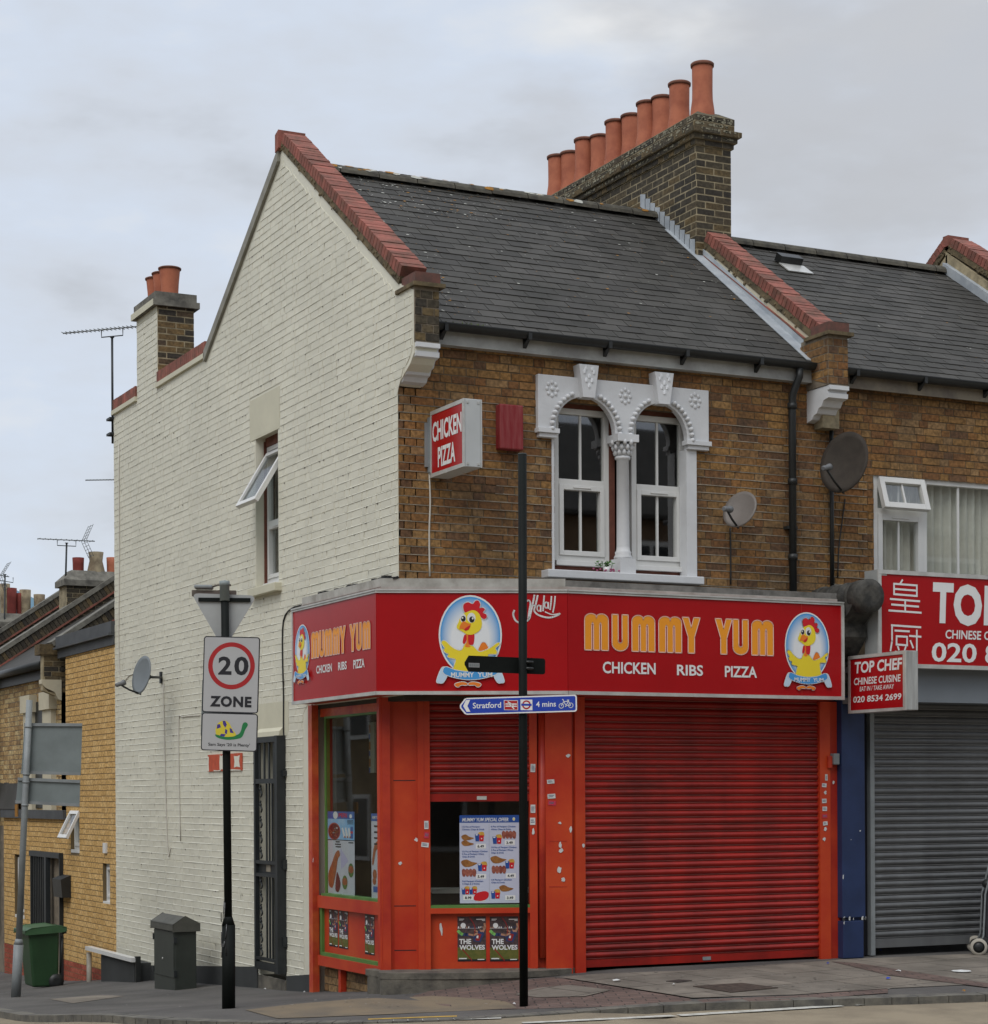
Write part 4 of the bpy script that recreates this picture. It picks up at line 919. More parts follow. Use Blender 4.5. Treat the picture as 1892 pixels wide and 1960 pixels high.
for y in (1610, 1697): z = lc(1070, y, .016)[1]; mb.mi = 1; mb.rect(LC, a2+.03, z-.0035, a3-.05, z+.0035, .0155, .0175); mb.mi = 0
mb.build('pilaster', [M_SHOP, M_SHOPD], B)
mb = MB(); mb.rect(LC, a3, zst-.1, L_END-.0, 2.56, -.14, -.03); mb.build('post_return', M_SHOPD, B)
mb = MB(); mb.rect(LC, aQ, zsi-.05, aW1, zsi+.0, -.14, .0); mb.rect(LC, aQ, zst, aW1, zsi-.05, -.14, -.06); mb.build('stall_riser', M_SHOP, B)
mb = MB(); mb.rect(LC, aQ, zsi, aW1, zsi+.025, -.12, -.005); mb.build('green_beading', M_GREEN, B)
mb = MB(); mb.rect(LC, aQ+.0, zsi+.02, aW1, 2.5, -.11, -.105); mb.build('shop_window', GLASSP, B)
def shutter(parent, f, a0, a1, z0, z1, c, m_, pitch=.069, name='roller_shutter', bar=.07, depth=.022):
    mb = MB(); P = [(z0, c-.01), (z0, c+.012), (z0+bar, c+.012), (z0+bar, c-.004)]; b = z0+bar+.004
    while b < z1:
        P += [(b, c-.016), (b+.003, c-.004), (b+.009, c-.002), (b+.011, c-.012)]
        for k in range(8): t = k/7; P.append((b+.013+(pitch-.019)*t, c-.006+depth*math.sin(math.pi*(.10+.78*t))))
        P += [(b+pitch-.003, c-.016)]; b += pitch
    mb.sm = False; n = len(P); i = mb.add([f.w(a0, p[0], p[1]) for p in P]); j = mb.add([f.w(a1, p[0], p[1]) for p in P])
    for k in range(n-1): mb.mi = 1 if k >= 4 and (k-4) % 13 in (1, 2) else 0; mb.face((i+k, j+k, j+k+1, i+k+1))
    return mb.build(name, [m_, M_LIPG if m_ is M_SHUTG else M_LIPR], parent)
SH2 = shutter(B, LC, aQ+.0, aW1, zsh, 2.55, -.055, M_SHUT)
mb = MB(); a = lc(922, 1530)[0]; mb.rect(LC, a-.04, zsh+.015, a+.05, zsh+.048, -.043, -.038); mb.build('label_plate', M_ALU, SH2)
# main shutter, guides and end post on the street front
SHF = Fr((0, -.30, 0), (1, 0, 0))
def sh(x, y, c=0): return SHF.px(x, y, c)
g0, s0, s1, g1, e1 = sh(1105, 1700)[0], sh(1121.5, 1700)[0], sh(1571, 1700)[0], sh(1591, 1700)[0], sh(1612, 1700)[0]
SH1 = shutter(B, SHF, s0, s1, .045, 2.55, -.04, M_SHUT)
mb = MB(); a = sh(1356, 1839)[0]; mb.rect(SHF, a-.045, .062, a+.045, .095, -.028, -.022); mb.build('label_plate', M_GALV, SH1)
mb = MB(); mb.rect(SHF, 1.64, .0, s0, 2.56, -.12, .0); mb.build('shutter_guide', M_SHOP, B)
mb = MB(); mb.rect(SHF, s1, .0, g1, 2.56, -.12, .0); mb.build('shutter_guide', M_SHOP, B)
mb = MB(); mb.rect(SHF, g1, .0, e1, 2.56, -.12, -.02); mb.build('end_post', M_SHOPD, B)
# concrete step round the corner
mb = MB(); tz = zst
pts = [tuple(LC.w(-.0, 0, .08).xy), tuple(LC.w(.02, 0, .26).xy), tuple(LC.w(.25, 0, .34).xy), tuple(LC.w(.9, 0, .36).xy), tuple(LC.w(1.35, 0, .26).xy), tuple(LC.w(1.7, 0, .06).xy), tuple(LC.w(1.7, 0, -.2).xy), tuple(LC.w(0, 0, -.2).xy)]
sp_ = spline(pts, 4); mb.prism([(x, y, -.45) for x, y in sp_], (0, 0, .45+tz-.05)); mb.build('corner_step', M_CONC, B)
mb = MB(); cxs = sum(p[0] for p in sp_)/len(sp_); cys = sum(p[1] for p in sp_)/len(sp_)
mb.prism([(cxs+(x-cxs)*1.012, cys+(y-cys)*1.05, tz-.055) for x, y in sp_], (0, 0, .06)); mb.build('step_tread', M_CONC, B, bevel=.01)
# shop interior
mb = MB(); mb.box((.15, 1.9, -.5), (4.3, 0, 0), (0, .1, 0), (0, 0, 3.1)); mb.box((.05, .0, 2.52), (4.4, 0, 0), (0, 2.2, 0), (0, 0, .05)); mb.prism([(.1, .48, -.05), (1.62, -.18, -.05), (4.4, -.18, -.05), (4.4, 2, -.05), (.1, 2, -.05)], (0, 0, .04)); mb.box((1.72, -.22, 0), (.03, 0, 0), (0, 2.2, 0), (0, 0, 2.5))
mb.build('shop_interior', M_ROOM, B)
mb = MB(); mb.rect(LC, .5, .0, 1.5, .72, -.95, -.75); mb.mat(1); mb.rect(LC, .5, .72, 1.5, .76, -.98, -.6); mb.build('counter', [M_ROOM, mat('counter_top', (.45, .46, .42), .5, .2)], B)
# ---- fascia box core, soffit and the ledge on top
core = [(-.20, 2.12), (0, 2.12), (0, -.0), (4.41, -.0), (4.41, -.62), (1.385, -.62), (-.20, .035)]
def inset(d, z0, z1, mb):
    P = [(-.22+d, 2.13-d), (.01, 2.13-d), (.01, -.0), (4.425-.3*d, -.0), (4.425-.3*d, -.65+d), (1.378+.2*d, -.65+d), (-.22+d, .012+d*.55)]
    mb.prism([(x, y, z0) for x, y in P], (0, 0, z1-z0))
mb = MB(); inset(.03, SGZ0+.006, SGZ1-.004, mb); mb.build('fascia_box', M_SHOPD, B)
mb = MB(); inset(.07, SGZ1-.02, SGZ1+.035, mb); mb.mat(0)
P = [(-.155, 2.03), (.012, 2.03), (.012, .0), (1.4, .0), (1.4, -.57), (-.155, .06)]; mb.prism([(x, y, SGZ1+.03) for x, y in P], (0, 0, .075))
mb.mat(1); mb.box((1.402, -.57, SGZ1+.03), (3.0, 0, 0), (0, .57, 0), (0, 0, .062)); mb.build('fascia_ledge', [mat('ledge_paint', (.42, .415, .38), .8, .35, 5., col2=(.26, .25, .22)), mat('ledge_concrete', (.19, .185, .17), .9, .5, 6., bump=.4, bscale=30, col2=(.09, .088, .08))], B)
mb = MB()
for k in range(26):
    y = lerp(.0, 1.95, k/26); h = random.uniform(.012, .045); mb.box((-.05-random.uniform(0, .03), y, SGZ1+.10), (.08, 0, 0), (0, .078, 0), (0, 0, h))
mb.build('flashing', mat('black_felt', (.03, .03, .03), .9, .4, 10.), B)
# ================================================================== MUMMY YUM FASCIA SIGN
SG = thing('fascia_sign', (-.22, .012, SGZ0), 'red three-sided shop fascia sign reading MUMMY YUM with chicken emblems above the orange shopfront', 'shop sign')
FS = Fr((0, -.65, 0), (1, 0, 0)); SS = Fr((-.22, 0, 0), (0, -1, 0))
secs = ((SS, -2.13, -.012), (CH, 0, CHL), (FS, 1.378, 4.425))
for f, a0, a1 in secs:
    mb = MB(); mb.rect(f, a0+.002, SGZ0+.02, a1-.002, SGZ1-.02, -.028, .0); mb.build('panel', M_RED, SG)
mb = MB()
for f, a0, a1 in secs:
    mb.rect(f, a0, SGZ1-.034, a1, SGZ1-.022, -.03, .012); mb.mi = 0; mb.rect(f, a0, SGZ1-.022, a1, SGZ1-.014, -.03, .006); mb.rect(f, a0, SGZ1-.014, a1, SGZ1, -.03, .018); mb.rect(f, a0, SGZ0, a1, SGZ0+.032, -.03, .014)
mb.rect(FS, 4.425-.03, SGZ0+.033, 4.425, SGZ1-.035, -.03, .014); mb.rect(SS, -2.13, SGZ0+.033, -2.105, SGZ1-.035, -.03, .010)
mb.build('frame', M_ALU, SG)
mb = MB(); a = FS.px(1535, 1250)[0]; mb.rect(FS, a-.002, SGZ0+.033, a+.002, SGZ1-.035, .0002, .0010); mb.build('panel_joint', M_SHOPD, SG)
def letM(x0, y0, x1, y1):
    w, h = x1-x0, y1-y0; L_, r = [], .5
    def hump(xa, xb): return [((xa+xb)/2-(xb-xa)/2*math.cos(t), .84+.16*math.sin(t)) for t in [math.pi*k/12 for k in range(13)]]
    P = [(0, 0)]+hump(0, .56)[:10]+[(.5, .88)]+hump(.44, 1)[3:]+[(1, 0), (.70, 0), (.70, .70), (.665, .76), (.63, .70), (.63, 0), (.37, 0), (.37, .70), (.335, .76), (.30, .70), (.30, 0)]
    return [(x0+w*x, y0+h*y) for x, y in P]
def letU(x0, y0, x1, y1):
    w, h = x1-x0, y1-y0
    P = [(0, 1)]+[(.5-.5*math.cos(t), .2-.2*math.sin(t)) for t in [math.pi*k/12 for k in range(13)]]+[(1, 1), (.62, 1), (.62, .3)]+[(.5+.12*math.cos(t), .27-.05*math.sin(t)) for t in [math.pi*k/6 for k in range(7)]]+[(.38, .3), (.38, 1)]
    return [(x0+w*x, y0+h*y) for x, y in P]
def letY(x0, y0, x1, y1):
    w, h = x1-x0, y1-y0; P = [(0, 1), (.36, 1), (.5, .72), (.64, 1), (1, 1), (.68, .45), (.68, 0), (.32, 0), (.32, .45)]
    return [(x0+w*x, y0+h*y) for x, y in P]
def mummy(f, q, boxes):
    mb = MB(); mo = MB()
    bb = [f.px(*q(b[0], b[3]))[1] for b in boxes]; tt = [f.px(*q(b[0]+(b[2]-b[0])*.3, b[1]))[1] for b in boxes]
    lo, hi = sum(bb)/len(bb), sum(tt)/len(tt)
    for ch, (x0, y0, x1, y1) in zip('MUMMYYUM', boxes):
        ym = (y0+y1)/2; a0, a1 = f.px(*q(x0, ym))[0], f.px(*q(x1, ym))[0]
        P = dict(M=letM, U=letU, Y=letY)[ch](a0, lo, a1, hi); mb.flat(f, P, .004); mo.stroke(f, P, .009, .0055, True)
    mb.build('lettering', M_ORANGE, SG); mo.build('letter_outline', M_PINK, SG)
q4 = Z(1120, 1150, 3.153); q2 = Z(560, 1150, 4.73); q3 = Z(840, 1150, 5.565)
mummy(FS, q4, [(155, 237, 305, 466), (328, 248, 430, 478), (453, 250, 598, 478), (622, 258, 767, 486), (771, 270, 884, 490), (978, 280, 1086, 497), (1090, 287, 1187, 508), (1208, 288, 1345, 510)])
mummy(SS, q2, [(303, 535, 375, 788), (378, 527, 425, 780), (429, 512, 499, 764), (505, 497, 571, 755), (571, 488, 629, 745), (665, 473, 723, 728), (727, 460, 779, 722), (788, 442, 861, 710)])
mb = MB()
def words(f, q, L_, sh_=0):
    for t, x0, y0, x1, y1 in L_:
        a0, b0 = f.px(*q(x0, y1)); a1, b1 = f.px(*q(x1, y0)); b1b = f.px(*q(x0, y0))[1]; b0b = f.px(*q(x1, y1))[1]
        mb.text(f, t, a0, (b0+b0b)/2, a1, (b1+b1b)/2, .004, bold=.022)
words(FS, q4, [('CHICKEN', 270, 550, 603, 624), ('RIBS', 738, 567, 902, 635), ('PIZZA', 1040, 576, 1242, 646)])
words(SS, q2, [('CHICKEN', 350, 848, 497, 924), ('RIBS', 556, 820, 637, 898), ('PIZZA', 700, 797, 805, 880)])
# halal calligraphy
def cs(x, y): return CH.px(*q3(x, y))
for st, w in (([(1052, 395), (1040, 440), (1062, 500), (1105, 530), (1160, 528), (1215, 490), (1235, 420), (1262, 300), (1276, 225)], 20), ([(1190, 290), (1215, 285), (1232, 320), (1215, 420), (1208, 500)], 18), ([(1255, 345), (1290, 335)], 14), ([(1312, 228), (1290, 330), (1275, 400), (1330, 450), (1440, 475), (1530, 450), (1560, 430)], 19), ([(1395, 410), (1470, 440), (1555, 430)], 12), ([(1384, 232), (1378, 310), (1372, 400)], 17), ([(1466, 240), (1458, 330), (1450, 385)], 17), ([(1506, 238), (1498, 330), (1482, 415)], 16)):
    mb.stroke(CH, [cs(*p) for p in spline(st, 4, False)], w*.00082, .004)
for x, y in ((1325, 370), (1408, 335)): mb.stroke(CH, [cs(x+26*math.cos(t)*.75, y+32*math.sin(t)) for t in [k*math.pi/7 for k in range(14)]], .012, .004, True); mb.stroke(CH, [cs(x+22, y-30), cs(x+22, y+38)], .012, .0045)
mb.build('lettering', M_WHT, SG)
EMB = dict(comb=[(485, 360), (495, 325), (540, 305), (590, 325), (620, 290), (655, 290), (675, 330), (665, 370), (700, 365), (725, 385), (705, 420), (740, 440), (745, 475), (715, 492), (680, 470), (660, 430), (600, 395), (545, 405), (510, 420), (492, 395)],
 head=[(540, 410), (590, 393), (640, 410), (675, 460), (692, 540), (680, 600), (640, 640), (580, 665), (520, 660), (470, 630), (420, 600), (412, 570), (430, 530), (450, 480), (490, 430)],
 wl=[(500, 665), (520, 680), (515, 740), (495, 768), (478, 755), (485, 700)], wr=[(545, 660), (605, 655), (600, 760), (575, 780), (545, 770), (538, 710)], neck=[(512, 655), (552, 655), (546, 770), (565, 800), (505, 800), (520, 740)],
 beak=[(440, 600), (460, 545), (490, 518), (540, 540), (568, 548), (545, 600), (510, 618), (470, 600)], mouth=[(500, 600), (560, 562), (545, 605), (508, 620)],
 body=[(515, 760), (565, 785), (600, 800), (650, 850), (700, 850), (790, 810), (850, 765), (885, 755), (880, 780), (840, 815), (855, 850), (850, 880), (800, 880), (760, 890), (760, 960), (780, 1040), (740, 1075), (400, 1060), (380, 1020), (400, 950), (380, 930), (330, 920), (310, 905), (320, 880), (280, 860), (265, 830), (280, 815), (245, 760), (255, 735), (290, 740), (340, 790), (400, 830), (460, 840), (490, 790)],
 tail=[(650, 850), (680, 770), (710, 750), (740, 770), (765, 830), (720, 850)], ribbon=[(285, 1025), (400, 1062), (560, 1080), (720, 1062), (840, 1025), (860, 1095), (720, 1145), (560, 1165), (400, 1145), (265, 1095)],
 s1=[(185, 1180), (240, 1040), (290, 1035), (265, 1100), (300, 1120), (260, 1195), (220, 1202)], f1=[(400, 1240), (392, 1212), (470, 1192), (520, 1205), (520, 1225), (455, 1225), (430, 1245)])
def emblem(f, q, xl, xr, yt, yb_):
    a0 = f.px(*q(xl, (yt+yb_)/2))[0]; a1 = f.px(*q(xr, (yt+yb_)/2))[0]; t = f.px(*q((xl+xr)/2, yt))[1]; b = f.px(*q((xl+xr)/2, yb_))[1]
    kx, ky = (a1-a0)/705, (t-b)/1025; am = (a0+a1)/2
    def e(p): return (am+(p[0]-563)*kx, t-(p[1]-225)*ky)
    mb = MB(); c = .004
    def E_(cx, cy, rx, ry, mi): 
        nonlocal c
        mb.mi = mi; x, y = e((cx, cy)); mb.ell(f, x, y, rx*kx, ry*ky, c); c += .0004
    def Pg(k, mi, mir=None, outline=0):
        nonlocal c
        P = EMB[k]
        if mir: P = [(2*mir-x, y) for x, y in P]
        P = spline(P, 4)
        if outline: mb.mi = 0; mb.stroke(f, [e(p) for p in P], outline*kx, c, True); c += .0003
        mb.mi = mi; mb.flat(f, [e(p) for p in P], c); c += .0004
    E_(563, 670, 352, 445, 0)
    for k in range(12): E_(563, 670+4*k, 334-11*k, 427-14*k, 8+k)
    Pg('tail', 5, None, 16); Pg('body', 4, None, 16); Pg('neck', 5); Pg('wl', 6); Pg('wr', 6); Pg('comb', 6, None, 18); Pg('head', 4)
    E_(483, 483, 33, 50, 0); E_(575, 478, 46, 56, 0); E_(485, 489, 26, 32, 7); E_(580, 497, 29, 34, 7); E_(476, 478, 9, 11, 0); E_(590, 484, 10, 12, 0); Pg('beak', 5); Pg('mouth', 6)
    Pg('f1', 5, None, 14); Pg('f1', 5, 532, 14); Pg('s1', 3, None, 12); Pg('s1', 3, 561, 12); Pg('ribbon', 1, None, 14)
    mb.mi = 0; x0, y0 = e((345, 1140)); x1, y1 = e((600, 1085)); mb.text(f, 'MUMMY', x0, y0-.0, x1, y1, c, .02); x0, y0 = e((640, 1138)); x1, y1 = e((805, 1085)); mb.text(f, 'YUM', x0, y0, x1, y1, c, .02)
    mb.build('emblem', [M_WHT, M_BLUE1, M_BLUE2, M_BLUE3, M_YELLOW, M_BEAK, M_CRED, M_INK]+[mat('emblem_tint_%s' % 'abcdefghijkl'[k], tuple(lerp(a_, b_, (k/11)**.8) for a_, b_ in zip((.06, .29, .62), (.72, .74, .75))), .4, .02) for k in range(12)], SG)
emblem(CH, q3, 210, 915, 225, 1250); emblem(FS, q4, 1418, 1698, 235, 728); emblem(SS, q2, 148, 287, 468, 1030)
# ---- projecting light box CHICKEN PIZZA
aS = FRONT.px(822, 880)[0]; F2 = Fr((aS, 0, 0), (0, -1, 0))
pA = F2.px(823, 850)[0]; pB = F2.px(889.5, 850)[0]; pz1, pz0 = F2.px(889, 762)[1], F2.px(889, 893)[1]; wth = .165
H_ = thing('hanging_sign', (aS, 0, pz0), 'small illuminated box sign reading CHICKEN PIZZA projecting from the brown brick front', 'shop sign')
mb = MB(); mb.box((aS, -pB, pz0), (wth, 0, 0), (0, pB-.04, 0), (0, 0, pz1-pz0)); mb.build('box', mat('lightbox_grey', (.47, .49, .49), .5, .1), H_, bevel=.006)
mb = MB()
for x in (aS, aS+wth):
    for (a0, b0, a1, b1) in ((.04, pz0, pB, pz0+.035), (.04, pz1-.035, pB, pz1), (.04, pz0+.036, .065, pz1-.036), (pB-.03, pz0+.036, pB, pz1-.036)): mb.box((x-.008, -a1, b0), (.016, 0, 0), (0, a1-a0, 0), (0, 0, b1-b0))
for z in (pz0+.02, pz1-.04):
    for x in (aS+.02, aS+wth-.04): mb.box((x, -pB-.006, z), (.02, 0, 0), (0, .006, 0), (0, 0, .02))
mb.build('frame', M_ALU, H_)
mb = MB(); mb.rect(F2, .066, pz0+.036, pB-.031, pz1-.036, .001, .004); mb.rect(Fr((aS+wth, 0, 0), (0, 1, 0)), -pB+.031, pz0+.036, -.066, pz1-.036, .001, .004); mb.build('face', M_RED, H_)
mb = MB(); h = pz1-pz0; L1 = pB-.1; mb.text(F2, 'CHICKEN', .085, pz0+h*.52, pB-.045, pz0+h*.82, .006, bold=.03); mb.text(F2, 'PIZZA', .20, pz0+h*.12, pB-.18, pz0+h*.42, .006, bold=.03); mb.build('lettering', M_WHT, H_)
mb = MB(); mb.box((aS-.02, -.04, pz0+.05), (.2, 0, 0), (0, .05, 0), (0, 0, h-.1)); mb.box((aS-.05, -.03, pz0+.1), (.05, 0, 0), (0, .03, 0), (0, 0, h-.2)); mb.build('bracket', M_GALV, H_)
# ---- alarm box
a0, b1 = FRONT.px(957, 772, .1); a1, b0 = FRONT.px(1003, 862, .1)
mb = MB(); mb.rect(FRONT, a0, b0, a1, b1, .005, .1); AL = mb.build('alarm_box', mat('faded_red_box', (.20, .010, .014), .6, .3, 14., col2=(.24, .045, .045), streak=True), None, bevel=.012)
tag(AL, 'faded red alarm box fixed to the brown brick beside the arched windows', 'alarm box')
# ================================================================== POSTERS AND STICKERS ON THE SHOP
M_PDARK = mat('poster_dark', (.035, .028, .03), .45, .5, 30., col2=(.10, .06, .06)); M_PGRASS = mat('poster_grass', (.085, .10, .02), .45, .4, 25., col2=(.14, .13, .03))
M_PSKIN = mat('poster_skin', (.42, .22, .14), .5, .2, 30.); M_PNAVY = mat('poster_navy', (.03, .045, .13), .5, .3, 30.); M_PRED = mat('poster_red', (.30, .02, .02), .5, .2); M_PGRN = mat('poster_boot', (.20, .48, .12), .5, .2)
def wolves(f, a0, b0, a1, b1, c, label):
    w, h = a1-a0, b1-b0; mb = MB()
    def p(x, y): return (a0+w*x, b0+h*y)
    def R_(mi, x0, y0, x1, y1, d): mb.mi = mi; mb.flat(f, [p(x0, y0), p(x1, y0), p(x1, y1), p(x0, y1)], c+d)
    mb.mi = 0; mb.rect(f, a0, b0, a1, b1, c, c+.0015); R_(1, 0, 0, 1, .27, .0019); R_(1, 0, .0, .8, .31, .0018); R_(6, 0, 0, 1, .045, .0021)
    for k in range(14): x = (k+.5)/14; mb.mi = random.choice((3, 4, 5)); mb.flat(f, [p(x-.02, .74), p(x+.02, .74), p(x+.015, .77+.02*random.random()), p(x-.015, .77)], c+.002)
    R_(5, 0, .735, 1, .74, .0021); mb.mi = 5; x, y = p(.20, .80); mb.ell(f, x, y, w*.09, h*.058, c+.0023, 16)
    mb.mi = 4; mb.stroke(f, [p(*q) for q in ((.1, .60), (.3, .60), (.52, .57), (.62, .52))], w*.10, c+.0023); mb.mi = 7; mb.stroke(f, [p(*q) for q in ((.02, .68), (.10, .63), (.17, .60))], w*.10, c+.0025)
    mb.mi = 3; mb.stroke(f, [p(*q) for q in ((.40, .60), (.56, .58), (.70, .62))], w*.07, c+.0026)
    mb.mi = 4; mb.flat(f, [p(*q) for q in ((.55, .45), (.80, .42), (.95, .62), (.86, .72), (.70, .66), (.60, .56))], c+.0024); mb.mi = 8; mb.flat(f, [p(*q) for q in ((.62, .47), (.76, .45), (.84, .60), (.72, .62))], c+.0026)
    mb.mi = 5; mb.flat(f, [p(*q) for q in ((.66, .52), (.72, .51), (.74, .57), (.68, .57))], c+.0028)
    mb.mi = 3; x, y = p(.84, .70); mb.ell(f, x, y, w*.06, h*.05, c+.0028, 14); mb.mi = 0; x, y = p(.85, .725); mb.ell(f, x, y, w*.06, h*.03, c+.003, 14); mb.mi = 3; mb.stroke(f, [p(.90, .66), p(.97, .76), p(.95, .84)], w*.07, c+.0026); mb.stroke(f, [p(.70, .66), p(.60, .69)], w*.05, c+.0027)
    mb.mi = 8; mb.stroke(f, [p(*q) for q in spline([(.42, .98), (.56, .85), (.62, .72), (.60, .62)], 4, False)], w*.03, c+.0029); mb.stroke(f, [p(*q) for q in spline([(.12, .30), (.32, .16), (.5, .02)], 4, False)], w*.035, c+.0027)
    mb.mi = 5; x0, y0 = p(.06, .385); x1, y1 = p(.48, .50); mb.text(f, 'THE', x0, y0, x1, y1, c+.0033, .035); x0, y0 = p(.06, .255); x1, y1 = p(.96, .365); mb.text(f, 'WOLVES', x0, y0, x1, y1, c+.0033, .035)
    for x0, y0, x1, y1 in ((.06, .935, .24, .95), (.06, .915, .2, .925), (.66, .925, .97, .945), (.86, .90, .97, .915), (.05, .05, .32, .075), (.70, .03, .94, .05)): R_(5, x0, y0, x1, y1, .0031)
    o = mb.build('poster', [M_PDARK, M_PGRASS, M_YELLOW, M_PSKIN, M_PNAVY, M_WHT, M_INK, M_PGRN, M_PRED])
    return tag(o, label, 'poster', 'football match posters on the shop front')
q7 = Z(840, 1560, 4.356)
for x0, x1, lab in ((328, 578, 'THE WOLVES football poster on the red panel under the corner window, left one'), (610, 862, 'THE WOLVES football poster on the red panel, partly behind the black pole')):
    a0, b1 = LC.px(*q7(x0, 1190), -.058); a1, b0 = LC.px(*q7(x1, 1578), -.058); wolves(LC, a0, b0, a1, b1, -.0585, lab)
q8 = Z(600, 1650, 4.925)
for x0, y0, x1, y1, lab in ((290, 822, 378, 1205, 'narrow view of a THE WOLVES poster beside the green edging, leftmost on the side'), (387, 835, 478, 1225, 'narrow view of a THE WOLVES poster, second from the green edging'), (642, 877, 738, 1285, 'narrow view of a THE WOLVES poster beside the red corner post')):
    a0, b1 = SIDE.px(*q8(x0, y0), -.049); a1, b0 = SIDE.px(*q8(x1, y1), -.049); wolves(SIDE, a0, b0, a1, b1, -.049, lab)
# special offer poster
M_FRY = mat('chips_yellow', (.62, .36, .06), .5, .3, 40.); M_CHK = mat('roast_brown', (.22, .085, .02), .5, .5, 30., col2=(.36, .16, .04)); M_MEAT = mat('grilled_red', (.20, .045, .03), .5, .5, 30., col2=(.36, .12, .08)); M_PBG = mat('poster_paper', (.50, .52, .64), .4, .06); M_PBLU = mat('poster_blue', (.02, .075, .30), .4, .1)
LBL = lambda x, y: LC.px(*q7(x, y), -.095)
mb = MB(); a0, b0 = LBL(350, 1075); a1, b1 = LBL(866, 305); f = LC; c = -.098
mb.rect(f, a0, b0, a1, b1, c-.001, c); mb.mi = 1; mb.frect(f, a0, LBL(0, 375)[1], a1, b1, c+.001)
U = lambda x, y: (a0+(a1-a0)*(x-350)/516, b1+(b0-b1)*(y-305)/770)
def tx(t, x0, y0, x1, y1, mi, bold=.01, sh=0): mb.mi = mi; l, lo = U(x0, y1); r, hi = U(x1, y0); mb.text(f, t, l, lo, r, hi, c+.0022, bold, sh)
tx('MUMMY YUM SPECIAL OFFER', 372, 328, 772, 360, 2, .02, .2); mb.mi = 2; x, y = U(820, 340); mb.ell(f, x, y, .012, .016, c+.002, 16); mb.mi = 3; mb.ell(f, x, y-.002, .008, .010, c+.0024, 14)
mb.mi = 4; mb.frect(f, U(605, 0)[0]-.001, b0+.02, U(605, 0)[0]+.001, U(0, 385)[1], c+.001)
for t, x0, y0, x1, y1 in (('1/2 Pcs of Periperi', 372, 398, 525, 416), ('Chicken, Chips & Drink', 372, 422, 565, 440), ('6 Pcs of Periperi Chicken', 622, 398, 835, 416), ('Wings Chips & Drink', 622, 422, 795, 440), ('1/2 Pcs of Periperi Chicken', 372, 614, 592, 632), ('3 Pcs of Periperi Wings', 372, 637, 560, 655), ('Chips & Drink', 372, 660, 482, 678), ('1/4 Pcs of Periperi Chicken', 622, 580, 842, 598), ('3 Pcs of Periperi Wings', 622, 604, 812, 622), ('Chips & Drink', 622, 628, 732, 645), ('Full Periperi Chicken', 372, 875, 552, 893), ('2 Chips & 2 Drinks', 372, 898, 522, 915), ('1/4 Periperi Chicken', 622, 864, 800, 882), ('Chips & Drink', 622, 888, 740, 905)): tx(t, x0, y0, x1, y1, 1, .02)
for t, x, y in (('6.49', 490, 555), ('3.49', 740, 525), ('5.49', 490, 820), ('4.49', 748, 815), ('8.99', 380, 1005), ('3.49', 742, 1008)):
    l, lo = U(x, y+42); r, hi = U(x+88, y); mb.mi = 2; mb.frect(f, l, lo, r, hi, c+.0012); tx(t, x+14, y+10, x+70, y+34, 5, .03)
def blob(pts, mi, d=.0016): mb.mi = mi; mb.flat(f, [U(*p_) for p_ in spline(pts, 4)], c+d)
for x, y in ((482, 455), (634, 478), (505, 715), (742, 695), (365, 930), (430, 930), (618, 958)):
    s = .85 if y > 900 and x < 600 else 1
    blob([(x+32*s, y+2), (x+75*s, y-2), (x+78*s, y+40*s), (x+35*s, y+40*s)], 6); mb.mi = 7; mb.flat(f, [U(x+36*s, y+25*s), U(x+78*s, y+25*s), U(x+74*s, y+78*s), U(x+40*s, y+78*s)][::-1], c+.002); mb.mi = 1; mb.flat(f, [U(x, y+15*s), U(x+38*s, y+15*s), U(x+36*s, y+78*s), U(x+6*s, y+78*s)][::-1], c+.0024); mb.mi = 2; mb.ell(f, *U(x+16*s, y+22*s), .012*s, .005, c+.0027, 12); mb.ell(f, *U(x+58*s, y+55*s), .006, .006, c+.0027, 10)
for x, y, k in ((365, 480, 1), (365, 530, 1), (362, 700, 1.3), (615, 670, 1.3), (690, 925, 1.15)):
    blob([(x, y+10), (x+35*k, y-8), (x+70*k, y+12), (x+105*k, y+22), (x+100*k, y+32), (x+60*k, y+42*k), (x+18*k, y+40*k)], 8)
for x, y in ((715, 450), (368, 780), (626, 755)):
    for k in range(4): blob([(x+30*k, y+10), (x+15+30*k, y-8), (x+34+30*k, y+12), (x+28+30*k, y+58), (x+6+30*k, y+55)], 9, .0016+.0002*k)
blob([(470, 1020), (500, 985), (560, 970), (598, 985), (590, 1030), (540, 1055), (480, 1050)], 7); mb.mi = 2; mb.ell(f, *U(530, 1055), .045, .006, c+.0014, 20)
SO = mb.build('poster', [M_PBG, M_PBLU, M_WHT, M_YELLOW, mat('poster_line', (.3, .3, .34), .5, .1), M_INK, M_FRY, M_CRED, M_CHK, M_MEAT]); tag(SO, 'blue headed special offer menu poster inside the corner shop window', 'poster')
